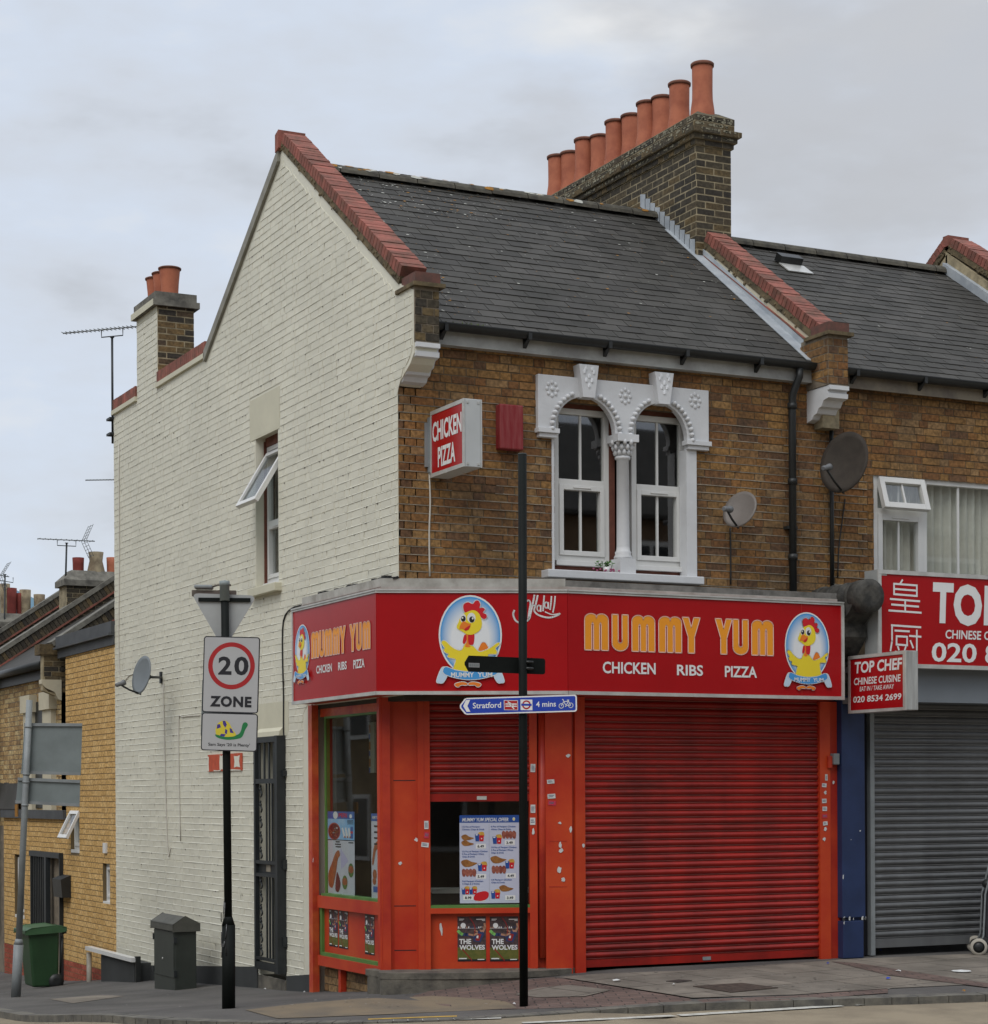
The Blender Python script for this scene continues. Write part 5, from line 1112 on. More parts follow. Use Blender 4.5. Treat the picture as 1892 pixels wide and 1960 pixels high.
# food posters in the side window
def food(x0, y0, x1, y1, lab, kind):
    q = Z(600, 1380, 5.764); f = SIDE; c = -.094
    a0, b1 = f.px(x0, y0, c); a1, b0 = f.px(x1, y1, c); w, h = a1-a0, b1-b0; mb = MB(); u = lambda x, y: (a0+w*x, b0+h*y)
    mb.rect(f, a0, b0, a1, b1, c-.001, c); mb.mi = 1; mb.flat(f, [u(0, .91), u(1, .91), u(1, 1), u(0, 1)], c+.001)
    if kind:
        mb.mi = 3; mb.flat(f, [u(0, .66), u(1, .66), u(1, .91), u(.0, .91)], c+.0008); mb.mi = 2; mb.ell(f, *u(.30, .955), w*.09, h*.045, c+.002, 18); mb.ell(f, *u(.87, .945), w*.05, h*.025, c+.002, 12)
        mb.mi = 4; x, y = u(.42, .93); x2, y2 = u(.74, .98); mb.text(f, 'PERi', x, y, x2, y2, c+.002, .03)
        mb.mi = 5; mb.ell(f, *u(.25, .76), w*.235, h*.105, c+.0015, 24); mb.mi = 6; mb.ell(f, *u(.25, .76), w*.205, h*.092, c+.0018, 24)
        for k in range(26): t = random.uniform(0, 6.3); r = random.random()**.5*.8; mb.mi = random.choice((2, 5, 7)); mb.ell(f, *u(.25+.2*r*math.cos(t), .76+.09*r*math.sin(t)), w*.028, h*.010, c+.002, 7)
        for k in range(3): mb.mi = 2; mb.flat(f, [u(.53+.12*k, .80), u(.58+.12*k, .81), u(.68+.1*k, .70), u(.66+.1*k, .68), u(.60+.1*k, .69)], c+.0016); mb.mi = 7; mb.ell(f, *u(.65+.1*k, .695), w*.03, h*.012, c+.002, 8)
        mb.mi = 1; mb.flat(f, [u(.86, .68), u(.95, .68), u(.95, .82), u(.86, .82)], c+.0018); mb.mi = 4; mb.flat(f, [u(.86, .74), u(.95, .74), u(.95, .765), u(.86, .765)], c+.0021)
        mb.mi = 8; mb.flat(f, [u(0, .652), u(1, .652), u(1, .660), u(0, .660)], c+.002)
        mb.mi = 7; mb.flat(f, [u(*p) for p in spline([(.04, .10), (.02, .24), (.16, .38), (.30, .50), (.42, .53), (.46, .47), (.38, .42), (.30, .24), (.18, .08)], 4)], c+.0016); mb.mi = 6; mb.flat(f, [u(*p) for p in spline([(.28, .06), (.34, .26), (.42, .22), (.48, .12), (.40, .03)], 4)], c+.002)
        mb.mi = 9; mb.flat(f, [u(.48, .56), u(.78, .41), u(.50, .30)][::-1], c+.0012)
        for x, y in ((.64, .15), (.87, .30)): mb.mi = 10; mb.ell(f, *u(x, y), w*.10, h*.085, c+.0018, 16); mb.mi = 7; mb.ell(f, *u(x, y+.01), w*.095, h*.045, c+.0021, 16)
        mb.mi = 8
        for x0_, y0_, x1_ in ((.30, .635, .46), (.28, .605, .5), (.3, .575, .5), (.78, .63, .96)): mb.flat(f, [u(x0_, y0_-.008), u(x1_, y0_-.008), u(x1_, y0_+.006), u(x0_, y0_+.006)], c+.002)
        for k in range(4): mb.flat(f, [u(.74, .85+.014*k), u(.97, .85+.014*k), u(.97, .857+.014*k), u(.74, .857+.014*k)], c+.002)
    else:
        mb.mi = 2
        x, y = u(.15, .935); x2, y2 = u(.95, .97); mb.text(f, 'MUMMY YUM', x, y, x2, y2, c+.002, .03)
        mb.mi = 8
        for k in range(4): mb.flat(f, [u(.4, .84-.07*k), u(.92, .84-.07*k), u(.92, .86-.07*k), u(.4, .86-.07*k)], c+.002)
        mb.mi = 7; mb.flat(f, [u(*p) for p in spline([(.1, .42), (.4, .62), (.95, .68), (.95, .6), (.6, .55), (.3, .40)], 4)], c+.0016); mb.ell(f, *u(.45, .28), w*.28, h*.06, c+.0016, 16); mb.ell(f, *u(.4, .20), w*.24, h*.045, c+.0018, 16); mb.mi = 1; mb.flat(f, [u(.25, .07), u(.9, .07), u(.9, .14), u(.25, .14)], c+.0018)
    o = mb.build('poster', [mat('poster_white', (.55, .58, .64), .4, .06), mat('poster_mid_blue', (.05, .13, .40), .4, .1), M_WHT, mat('poster_sky', (.16, .42, .72), .4, .3, 4., col2=(.4, .58, .75)), M_CRED, mat('pizza_crust', (.42, .10, .07), .5, .3, 20), mat('pizza_top', (.20, .025, .03), .5, .5, 40.), mat('fried_orange', (.42, .13, .05), .5, .35, 20), M_INK, mat('poster_lilac', (.48, .47, .66), .5, .05), mat('burger_green', (.10, .20, .04), .5, .3, 20)])
    return tag(o, lab, 'poster')
food(627.8, 1553, 679.6, 1715, 'pizza and fried chicken food poster at the left of the side shop window', 1)
food(711, 1557, 726, 1720, 'food poster with a blue heading cut off by the red corner post', 0)
mb = MB(); a0, b1 = SIDE.px(680, 1385, -.5); a1, b0 = SIDE.px(717, 1479, -.5); mb.rect(SIDE, a0, b0, a1, b1, -.52, -.5)
for k in range(3):
    z = lerp(b0, b1, (k+.55)/3); mb.mi = 1; mb.ell(SIDE, lerp(a0, a1, .25), z, .06, .07, -.498, 14); mb.mi = 2; mb.frect(SIDE, lerp(a0, a1, .1), lerp(b0, b1, k/3), lerp(a0, a1, .8), lerp(b0, b1, k/3)+.05, -.499)
    mb.mi = 3; mb.frect(SIDE, lerp(a0, a1, .58), z-.03, lerp(a0, a1, .82), z+.05, -.499)
tag(mb.build('menu_board', [mat('menu_pale', (.40, .44, .36), .6, .1), M_FRY, M_PBLU, M_CHK]), 'pale menu board with food pictures hanging inside the side shop window', 'menu board')
# stickers
def sticker(f, c, x, y, w, h, kind, label, grp='stickers on the shop posts', ang=0):
    a, b = f.px(x, y, c); mb = MB(); g = f.sub(a, b, c); q = Matrix.Rotation(ang, 3, g.n); g.u = q @ g.u; g.v = q @ g.v
    w /= 205; h /= 212
    if kind == 'scrap': mb.flat(g, [(w/2*math.cos(t)*random.uniform(.5, 1.1), h/2*math.sin(t)*random.uniform(.5, 1.1)) for t in [k*math.pi/5 for k in range(10)]], .002)
    else:
        mb.rect(g, -w/2, -h/2, w/2, h/2, .0, .002); mb.mi = 1
        if kind == 'v':
            for k in range(4): mb.frect(g, -w*.3+k*w*.17, -h*.35, -w*.22+k*w*.17, h*.3, .0026)
        else:
            for k in range(2): mb.frect(g, -w*.38, h*(.1-.28*k), w*random.uniform(.1, .38), h*(.24-.28*k), .0026)
    col = {'red': mat('sticker_red', (.55, .03, .07), .6, .2, 30)}.get(kind, M_PAPER)
    o = mb.build('sticker', [col, mat('sticker_ink', (.12, .14, .2), .7, .3, 20)]); return tag(o, label, 'sticker', grp)
for f, c, x, y, w, h, k, lab in (
 (LC, .003, 816.5, 1579, 8, 16, 'v', 'white barcode sticker on the orange post left of the corner window'), (LC, .003, 817, 1598.5, 9, 12, 'red', 'red sticker between two white ones on the orange post'), (LC, .003, 814, 1617, 14, 9, 'h', 'small wide white sticker at the bottom of the orange post'),
 (LC, .003, 1020.5, 1470, 9, 16, 'v', 'white sticker high on the post right of the black pole'), (LC, .003, 1020.5, 1548, 9, 16, 'v', 'upright printed sticker at mid height beside the black pole'), (LC, .003, 1020, 1572, 10, 14, 'h', 'grey blue sticker below the upright one beside the black pole'), (LC, .003, 1021, 1592, 6, 15, 'scrap', 'torn white paper strip on the post beside the black pole'),
 (LC, .018, 1054.5, 1496, 14, 8, 'h', 'white label sticker highest on the wide orange pilaster'), (LC, .018, 1056, 1524, 15, 9, 'h', 'white sticker just above a red one on the wide orange pilaster'), (LC, .018, 1057, 1537, 15, 9, 'red', 'red sticker under a white one on the wide orange pilaster'),
 (LC, .018, 1088, 1446, 9, 9, 'scrap', 'white paper remnant near the top of the wide orange pilaster'), (LC, .018, 1093, 1587, 7, 14, 'scrap', 'torn white scrap at the right edge of the wide orange pilaster'), (LC, .018, 1073, 1617, 6, 18, 'scrap', 'long cream paper tear on the wide orange pilaster'), (LC, .018, 1074, 1628, 10, 10, 'scrap', 'square paper remnant below the cream tear on the wide pilaster'), (LC, .018, 1071, 1665, 10, 14, 'scrap', 'white torn sticker low on the wide orange pilaster'), (LC, .018, 1079, 1684, 11, 9, 'scrap', 'lowest white torn sticker on the wide orange pilaster'), (LC, .018, 1072, 1575, 8, 5, 'scrap', 'tiny white paper fleck on the wide orange pilaster'),
 (SHF, .003, 1117, 1618, 6, 12, 'scrap', 'white paper remnant on the left guide of the big red shutter'),
 (SHF, .003, 1582, 1488, 6, 13, 'v', 'pale blue upright sticker on the right guide of the big red shutter'), (SHF, .003, 1578, 1503, 11, 8, 'h', 'topmost wide white sticker on the right shutter guide'), (SHF, .003, 1580, 1517, 8, 9, 'scrap', 'white torn sticker, second down the right shutter guide'), (SHF, .003, 1578, 1533, 11, 9, 'h', 'blue lettered white sticker on the right shutter guide'), (SHF, .003, 1579, 1548, 11, 9, 'h', 'plain white sticker above the red one on the right shutter guide'), (SHF, .003, 1579, 1562, 12, 8, 'red', 'red sticker on the right guide of the big red shutter'), (SHF, .003, 1580, 1576, 11, 8, 'h', 'white sticker below the red one on the right shutter guide'), (SHF, .003, 1580, 1587, 11, 9, 'scrap', 'grey smudged sticker low on the right shutter guide'), (SHF, .003, 1578, 1606, 10, 10, 'scrap', 'lowest white torn sticker on the right shutter guide'), (SHF, -.018, 1595.5, 1497, 6, 10, 'scrap', 'pale triangular remnant on the dark red end post'),
 (SIDE, .032, 600, 1647, 4, 16, 'scrap', 'white paper strip on the orange strip at the edge of the white wall'), (LC, -.048, 767, 1652, 8, 9, 'scrap', 'white flake on the orange corner panel'), (LC, .004, 797, 1607, 8, 8, 'scrap', 'cream paper curl on the orange panel by the corner post'), (LC, -.058, 845, 1778, 6, 30, 'scrap', 'long white paper drip on the red panel left of the football posters')):
    sticker(f, c, x, y, w, h, k, lab, ang=random.uniform(-.12, .12))
# small lock housing on the right end post
T = thing('key_switch', SHF.w(sh(1594, 1453)[0], sh(1594, 1453)[1], .0), 'small silver key switch box on the dark red post right of the big shutter', 'switch box')
a, b = sh(1594, 1453); mb = MB(); mb.rect(SHF, a-.02, b-.055, a+.05, b+.055, -.02, .05); mb.build('housing', M_GALV, T, bevel=.006); mb = MB(); mb.rect(SHF, a-.07, b-.09, a-.02, b+.03, -.0, .03); mb.build('cover', M_SHOPD, T, bevel=.006)
# ================================================================== NEIGHBOURING SHOP BUILDING
NB = thing('neighbour_building', (4.76, 0, 0), 'brown brick neighbour with a grey roller shutter, blue pilaster and slate roof', 'building')
mb = MB(); wx0, wz1 = FRONT.px(1672, 904); wz1 -= .01; hw = [(wx0, 3.2), (8.4, 3.2), (8.4, wz1), (wx0, wz1)]
mb.wall(FRONT, [(4.744, 2.6), (8.66, 2.6), (8.66, 5.86), (4.744, 5.86)], [hw], .28); mb.mat(1); bricks(mb, FRONT, [(4.742, 3.3), (8.66, 3.3), (8.66, 5.85), (4.742, 5.85)], [hw], c1=.005, jit=.003, flemish=True, z0=2.93)
mb.mat(2); ribs(mb, FRONT, [(4.742, 3.3), (5.2, 3.3), (5.2, 4.9), (4.742, 4.9)], [], z0=2.93, c1=.011, gapp=.1); mb.build('front_wall', [M_MORTD, M_BROWN, M_MORT], NB)
mb = MB(); mb.box((4.86, 5.4, -1), (8.4, 0, 0), (0, .25, 0), (0, 0, 7.6)); mb.box((8.64, .3, -1), (.02, 0, 0), (0, 5.1, 0), (0, 0, 7)); mb.build('rear_wall', M_ROOM, NB)
r2 = 8.0
mb = MB(); mb.box((4.80, -.13, EAVE-.03), (3.9, 0, 0), (0, RY+.13, r2-EAVE), (0, 0, .028)); mb.box((4.8, RY, r2-.03), (3.9, 0, 0), (0, 2.5, -1.6), (0, 0, .05)); mb.mat(1); slates(mb, 4.80, 8.68, -.16, EAVE-.025, RY, r2, 24); RN = mb.build('roof', [M_SLATED, M_SLATE], NB)
def rz2(y): return EAVE+(r2-EAVE)*(y+.12)/(RY+.12)
mb = MB(); lichen(mb, 4.9, 8.6, 0, 2.85, rz2, 110, .006, .018); mb.build('lichen', [M_LICH, M_LICHW], RN)
mb = MB(); k = 4.85
while k < 8.6:
    a = mb.add([(k+.004, RY+math.cos(t)*.115, r2-.02+math.sin(t)*.10) for t in [math.pi*j/8 for j in range(9)]]); b = mb.add([(k+.436, RY+math.cos(t)*.115, r2-.02+math.sin(t)*.10+random.uniform(-.002, .002)) for t in [math.pi*j/8 for j in range(9)]])
    for j in range(8): mb.face((a+j, b+j, b+j+1, a+j+1)[::-1])
    k += .44
mb.build('ridge_tiles', M_RIDGE, RN)
vp = hit(1515, 512, (0, 2.6, rz2(2.6)), (0, -(r2-EAVE), RY+.12)); dd = Vector((0, RY+.12, r2-EAVE)).normalized(); nn = Vector((0, -dd.z, dd.y))
mb = MB(); mb.box(vp-Vector((.17, 0, 0))+nn*.02-dd*.22, (.34, 0, 0), dd*.24, nn*.012); mb.mat(1); mb.box(vp-Vector((.16, 0, 0))+nn*.02+dd*.02, (.3, 0, 0), dd*.12, nn*.09); mb.build('roof_vent', [M_ALU, M_BLACK], RN)
mb = MB(); mb.box((4.80, -.10, 5.735), (3.9, 0, 0), (0, .02, 0), (0, 0, .15)); mb.build('fascia_board', mat('weathered_board', (.23, .20, .15), .8, .4, 5., col2=(.14, .12, .10)), NB)
gutter(NB, 4.80, 8.7, 5.905)
coping(NB, 8.76, .26, -.36, 6.18, 2.93, 8.36); mb = MB(); mb.box((8.60, -.2, 5.8), (.30, 0, 0), (0, 3.13, 2.2), (0, 0, .26)); mb.box((8.60, 2.9, 7.9), (.30, 0, 0), (0, 2.4, -1.65), (0, 0, .33)); mb.mat(1); mb.box((8.53, -.1, rz2(-.1)+.02), (.07, 0, 0), (0, 3.0, rz2(2.9)-rz2(-.1)), (0, 0, .12)); mb.build('party_wall', [M_SOOTM, M_LEAD], NB)
coping(NB, 8.76, .26, 2.93, 8.36, 5.3, 6.70)
mb = MB(); mb.box((8.60, 2.88, 8.33), (.32, 0, 0), (0, .1, 0), (0, 0, .13)); mb.build('gable_apex', M_COPE, NB)
# window with curtains
tr_ = FRONT.px(1720, 981, -.02)[1]; ma0, ma1 = FRONT.px(1765, 1000, -.02)[0], FRONT.px(1774.5, 1000, -.02)[0]
WN = window(NB, FRONT, -.02, wx0+.002, 3.22, ma1, wz1-.002, tr_, fw=.065)
mb = MB(); a0, a1 = ma1+.002, 8.39; mb.rect(FRONT, a0, wz1-.065, a1, wz1-.003, -.08, -.021); mb.rect(FRONT, a0, 3.22, a1, 3.28, -.08, -.021); mb.rect(FRONT, 7.25, 3.281, 7.33, wz1-.066, -.08, -.022); W2 = mb.build('window', M_UPVC, NB, bevel=.003)
mb = MB(); mb.rect(FRONT, a0-.004, 3.275, a1, wz1-.06, -.056, -.050); mb.build('pane', GLASS, W2)
mb = MB(); x = FRONT.px(1836, 1000, -.03)[0]; mb.rect(FRONT, x-.012, 3.281, x+.012, wz1-.066, -.062, -.04); mb.build('glazing_bar', M_UPVC, W2)
hz = FRONT.px(1720, 915, 0)[1]; pb = FRONT.px(1726, 976, .09)[1]; sf = Fr((0, -.0, hz), (1, 0, 0)); hh = hz-pb; dv = Vector((0, .11, hh)).normalized(); sf.v = dv; sf.n = sf.u.cross(sf.v).normalized()
mb = MB(); x0, x1 = wx0+.065, ma1-.05; H = hh; g = .06
mb.rect(sf, x0, -H, x0+g, 0, -.05, .01); mb.rect(sf, x1-g, -H, x1, 0, -.05, .01); mb.rect(sf, x0+g, -g, x1-g, 0, -.05, .009); mb.rect(sf, x0+g, -H, x1-g, -H+g, -.05, .009); O2 = mb.build('open_sash', M_UPVC, NB, bevel=.003)
mb = MB(); mb.rect(sf, x0+g-.004, -H+g-.004, x1-g+.004, -g+.004, -.03, -.024); mb.build('pane', GLASS, O2); mb = MB(); mb.rect(sf, (x0+x1)/2-.01, -H+g, (x0+x1)/2+.01, -g, -.04, -.012); mb.build('glazing_bar', M_UPVC, O2)
mb = MB(); n = 220; mb.sm = True; P = [(lerp(wx0+.05, 8.4, k/n), .16+.035*math.sin(k*.83)+.02*math.sin(k*.31+1)) for k in range(n+1)]
i = mb.add([(x, y, 3.2) for x, y in P]); j = mb.add([(x, y, 4.95) for x, y in P])
for k in range(n): mb.face((i+k, i+k+1, j+k+1, j+k))
mb.build('curtain', M_CURT, NB)
# ground floor: blue pilaster, guide, grey shutter, panel above, stone console
a0, a1, a2 = FRONT.px(1613, 1700, .36)[0], FRONT.px(1657, 1700, .36)[0], FRONT.px(1667, 1700, .3)[0]
mb = MB(); mb.box((a0, -.36, .42), (a1-a0, 0, 0), (0, .36, 0), (0, 0, 2.2)); mb.box((a0-.0, -.37, .02), (a1-a0-.03, 0, 0), (0, .37, 0), (0, 0, .37)); mb.box((a0+.03, -.33, .39), (a1-a0-.08, 0, 0), (0, .33, 0), (0, 0, .03)); PL = mb.build('pilaster', M_NAVY, NB, bevel=.006)
mb = MB()
for _ in range(15):
    x = random.choice((a0+.008, a1-.012, random.uniform(a0, a1-.04))); z = random.choice((.40, random.uniform(.05, 2.0))); w, h = random.uniform(.006, .03), random.uniform(.006, .04)
    y = -.3625 if z > .42 else -.3725
    mb.poly([(x-w/2, y, z), (x+w/2*.6, y, z-h*.2), (x+w/2, y, z+h), (x-w*.3, y, z+h*.8)])
mb.build('paint_chips', M_PAPER, PL)
NF = Fr((0, -.30, 0), (1, 0, 0)); n0, n1 = NF.px(1667.5, 1700)[0], NF.px(1675.5, 1700)[0]
mb = MB(); mb.box((n0, -.30, .03), (n1-n0, 0, 0), (0, .1, 0), (0, 0, 2.6)); mb.build('shutter_guide', M_GALV, NB); mb = MB(); mb.box((8.2, -.30, .03), (.12, 0, 0), (0, .1, 0), (0, 0, 2.6)); mb.build('shutter_guide', M_GALV, NB)
mb = MB(); mb.box((a1-.03, -.24, .03), (n0-a1+.03, 0, 0), (0, .1, 0), (0, 0, 2.6)); mb.build('recess', M_INK, NB)
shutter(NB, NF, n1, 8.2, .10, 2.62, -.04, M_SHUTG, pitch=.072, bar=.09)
mb = MB(); mb.box((a1, -.62, 2.555), (3.9, 0, 0), (0, .55, 0), (0, 0, .36)); mb.build('fascia_panel', mat('grey_panel', (.19, .215, .24), .45, .12, 1.5), NB)
cx0 = 4.60; mb = MB(); pr = [(-.0, 2.60), (-.34, 2.62), (-.36, 2.72), (-.42, 2.76), (-.40, 2.95), (-.50, 3.05), (-.62, 3.18), (-.60, 3.32), (-.72, 3.42), (-.78, 3.50), (-.0, 3.50)]
mb.prism([(cx0-.155, a, b) for a, b in pr], (.28, 0, 0)); mb.sm = True
for y0, y1, r in ((-.86, -.70, .165), (-.70, -.02, .145)): mb.lathe((cx0-.01, y0, 3.56), [(r*.6, -.012), (r, 0), (r, y1-y0)], 26, axis=(0, 1, 0))
for y in (-.68, -.55, -.35, -.15): mb.lathe((cx0-.01, y, 3.56), [(.147, 0), (.158, .012), (.158, .04), (.147, .052)], 26, axis=(0, 1, 0), caps=False)
mb.build('console', mat('blackened_stone', (.024, .024, .022), .8, .5, 9., bump=1., bscale=22, col2=(.075, .07, .06)), NB)
# ---- neighbour fascia sign
c = .75; NS = Fr((0, -c, 0), (1, 0, 0)); n0, nz1 = NS.px(1679, 1090); nz0 = NS.px(1892, 1283)[1]; nx1 = 8.5
N_ = thing('fascia_sign', (n0, -c, nz0), 'red shop fascia sign with white Chinese characters and large TOP CHEF lettering', 'shop sign')
mb = MB(); mb.box((n0, -c, nz0), (nx1-n0, 0, 0), (0, .2, 0), (0, 0, nz1-nz0)); mb.build('box', mat('sign_box_grey', (.33, .34, .33), .5, .2), N_)
mb = MB(); mb.rect(NS, n0+.04, nz0+.04, nx1-.04, nz1-.04, .0, .006); mb.build('panel', M_RED, N_)
mb = MB(); mb.rect(NS, n0, nz1-.04, nx1, nz1, .0, .018); mb.rect(NS, n0, nz0, nx1, nz0+.04, .0, .018); mb.rect(NS, n0, nz0+.041, n0+.04, nz1-.041, .0, .018); mb.rect(NS, nx1-.04, nz0+.041, nx1, nz1-.041, .0, .018); mb.build('frame', M_ALU, N_)
q9 = Z(1660, 1100, 5.6); np_ = lambda x, y: NS.px(*q9(x, y), .008)
mb = MB(); W_ = .019
def stk(*L_):
    for s_ in L_: mb.stroke(NS, [np_(*p) for p in s_], W_, .008+random.random()*.0008)
stk([(815, 335), (790, 375)], [(720, 372), (720, 500)], [(720, 378), (980, 398)], [(975, 398), (975, 522)], [(725, 436), (970, 455)], [(725, 495), (970, 515)], [(678, 548), (1008, 575)], [(845, 565), (845, 690)], [(692, 610), (996, 635)], [(662, 677), (1025, 703)])
stk([(690, 843), (1020, 866)], [(698, 845), (698, 1020), (680, 1130)], [(730, 902), (892, 912)], [(748, 962), (748, 1065)], [(748, 966), (868, 972)], [(866, 972), (866, 1068)], [(742, 1058), (872, 1068)], [(762, 1080), (775, 1120)], [(852, 1082), (838, 1125)], [(735, 1140), (890, 1150)], [(893, 962), (1022, 972)], [(975, 898), (975, 1150), (945, 1150)], [(903, 1015), (935, 1095)])
for t, x0, y0, x1, y1, bo, sh_ in (('T', 1145, 366, 1375, 820, .045, .04), ('O', 1388, 385, 1704, 853, .05, 0), ('CHINESE', 1293, 900, 1692, 1000, .02, .06), ('020', 1138, 1042, 1640, 1258, .02, .05)):
    l, lo = np_(x0, y1); r, hi = np_(x1, y0); lo2 = np_(x1, y1)[1]; hi2 = np_(x0, y0)[1]; mb.text(NS, t, l, (lo+lo2)/2, r, (hi+hi2)/2, .009, bo, sh_)
tz0, tz1 = np_(1560, 842)[1], np_(1560, 385)[1]; xP = np_(1722, 600)[0]
mb.text(NS, 'P CHEF', xP, tz0, xP+1.65, tz1, .009, .045, .04); xC = np_(1726, 950)[0]; mb.text(NS, 'CUISINE', xC, np_(1726, 1008)[1], xC+.42, np_(1726, 910)[1], .009, .02, .06); mb.text(NS, '8534 2699', xC+.01, np_(1730, 1270)[1], xC+1.15, np_(1730, 1060)[1], .009, .02, .05)
mb.build('lettering', M_WHT, N_)
mb = MB(); l, lo = np_(573, 283); r, hi = np_(640, 253); mb.frect(NS, l, lo, r, hi, .008); mb.build('maker_label', M_PAPER, N_)
# ---- projecting TOP CHEF light box
xs = 4.60; PS = Fr((xs, 0, 0), (0, -1, 0)); pl, pr_ = PS.px(1625.5, 1300)[0], PS.px(1735, 1300)[0]; z0, z1 = PS.px(1733, 1359)[1], PS.px(1733, 1245)[1]; th = FRONT.px(1758, 1300, pr_)[0]-xs
PJ = thing('projecting_sign', (xs, -pl, z0), 'red projecting light box reading TOP CHEF CHINESE CUISINE between the two shops', 'shop sign')
mb = MB(); mb.box((xs, -pr_, z0), (th, 0, 0), (0, pr_-pl, 0), (0, 0, z1-z0)); mb.build('box', mat('lightbox_weathered', (.40, .41, .40), .6, .4, 5., col2=(.22, .22, .21), streak=True), PJ, bevel=.006)
mb = MB()
for a0, b0, a1, b1 in ((pl, z0, pr_, z0+.028), (pl, z1-.032, pr_, z1), (pl, z0+.029, pl+.03, z1-.033), (pr_-.035, z0+.029, pr_, z1-.033)): mb.rect(PS, a0, b0, a1, b1, -.002, .012)
mb.build('frame', M_ALU, PJ)
mb = MB(); mb.rect(PS, pl+.031, z0+.03, pr_-.036, z1-.034, .001, .005); mb.build('face', M_RED, PJ)
mb = MB(); pq = lambda x, y: PS.px(*q9(x, y), .006)
for t, x0, y0, x1, y1, bo in (('TOP CHEF', 275, 1230, 820, 1362, .03), ('CHINESE CUISINE', 270, 1413, 806, 1494, .02), ('EAT IN / TAKE AWAY', 337, 1516, 732, 1568, .01), ('020 8534 2699', 262, 1622, 815, 1694, .02)):
    l, lo = pq(x0, y1); r, hi = pq(x1, y0); lo2 = pq(x1, y1)[1]; hi2 = pq(x0, y0)[1]; mb.text(PS, t, l, (lo+lo2)/2, r-.02, (hi+hi2)/2, .007, bo, .1)
mb.build('lettering', M_WHT, PJ)
mb = MB(); mb.box((xs+.02, -pl-.02, z0+.1), (.08, 0, 0), (0, pl-.30, 0), (0, 0, .06)); mb.box((xs+.02, -pl-.02, z1-.16), (.08, 0, 0), (0, pl-.30, 0), (0, 0, .06)); mb.build('bracket', M_GALV, PJ)
# ================================================================== YELLOW BRICK HOUSE
YH = thing('yellow_brick_house', (0, 10.5, -.9), 'new yellow brick infill house with red brick base and grey flat roof edge', 'house')
def ym(f, poly, holes, nm, zr=-.67):
    mb = MB(); mb.wall(f, poly, holes, .25); lo = min(p[1] for p in poly); mb.mat(1)
    xs_ = [min(p[0] for p in poly), max(p[0] for p in poly)]; hi = max(p[1] for p in poly)
    bricks(mb, f, [(xs_[0], zr), (xs_[1], zr), (xs_[1], hi), (xs_[0], hi)], holes, c1=.003, jit=.001, z0=-.67, bw=.14); mb.mat(2)
    bricks(mb, f, [(xs_[0], -1.32), (xs_[1], -1.32), (xs_[1], zr-.002), (xs_[0], zr-.002)], holes, c1=.003, jit=.001, z0=-1.3495)
    return mb.build(nm, [M_YELM, M_YEL, M_REDB], YH)
hs = lambda x0, y0, x1, y1: [(SIDE.px(x0, y1)[0], SIDE.px(x1, y1)[1]), (SIDE.px(x1, y1)[0], SIDE.px(x1, y1)[1]), (SIDE.px(x1, y1)[0], SIDE.px(x0, y0)[1]), (SIDE.px(x0, y1)[0], SIDE.px(x0, y0)[1])]
h1, h2 = hs(136, 1552, 153, 1634), hs(197.5, 1652, 211.5, 1734); hd = hs(64, 1630, 122, 1842); hd[0] = (hd[0][0], -1.2); hd[1] = (hd[1][0], -1.2); h4 = hs(29, 1634, 47.5, 1760)
ym(SIDE, [(-11.85, -1.4), (-9.29, -1.4), (-9.29, 3.68), (-11.85, 3.68)], [h2, h1], 'tall_wall'); ym(SIDE, [(-15.8, -1.6), (-11.852, -1.6), (-11.852, 1.36), (-15.8, 1.36)], [hd, h4], 'low_wall')
mb = MB(); mb.box((-.03, 9.29, 3.66), (2.0, 0, 0), (0, 2.9, 0), (0, 0, .13)); mb.box((-.09, 9.28, 3.785), (2.0, 0, 0), (0, 2.95, 0), (0, 0, .03)); mb.box((-.055, 9.28, 3.81), (.3, 0, 0), (0, 2.93, 0), (0, 0, .16)); mb.box((-.05, 11.855, 1.34), (.5, 0, 0), (0, 3.98, 0), (0, 0, .13)); mb.build('roof_edge', mat('grey_felt', (.075, .08, .085), .7, .3, 4.), YH)
mb = MB(); mb.box((.26, 9.4, -1.3), (2, 0, 0), (0, 2.45, 0), (0, 0, 4.9)); mb.box((.3, 11.86, -1.6), (1, 0, 0), (0, 3.9, 0), (0, 0, 2.9)); mb.build('core', M_ROOM, YH)
for h, open_ in ((h2, 1), (h1, 2), (h4, 0)):
    w = window(YH, SIDE, -.05, h[0][0]+.002, h[0][1]+.05, h[1][0]-.002, h[2][1]-.002, None, fw=.05, bar=False)
f = Fr((0, 0, h1[2][1]), (0, -1, 0)); H = .42; dv = Vector((.45, 0, .9)).normalized(); f.v = dv; f.n = f.u.cross(f.v).normalized(); mb = MB()
for a0_, a1_, b0_, b1_ in ((h1[0][0], h1[0][0]+.05, -H, 0), (h1[1][0]-.05, h1[1][0], -H, 0), (h1[0][0]+.05, h1[1][0]-.05, -.05, 0), (h1[0][0]+.05, h1[1][0]-.05, -H, -H+.05)): mb.rect(f, a0_, b0_, a1_, b1_, -.03, .01)
o_ = mb.build('open_sash', M_UPVC, YH); mb = MB(); mb.rect(f, h1[0][0]+.05, -H+.05, h1[1][0]-.05, -.05, -.02, -.015); mb.build('pane', GLASS, o_)
mb = MB(); mb.rect(SIDE, hd[0][0], -1.2, hd[1][0], hd[2][1], -.3, -.2); mb.build('front_door', M_WOODR, YH)
mb = MB(); mb.rect(SIDE, hd[1][0]-.09, -1.2, hd[1][0], hd[2][1]-.07, -.2, .0); mb.rect(SIDE, hd[0][0]-.05, -1.15, hd[0][0]+.02, hd[2][1], -.05, .01); mb.build('door_frame', M_UPVC, YH)
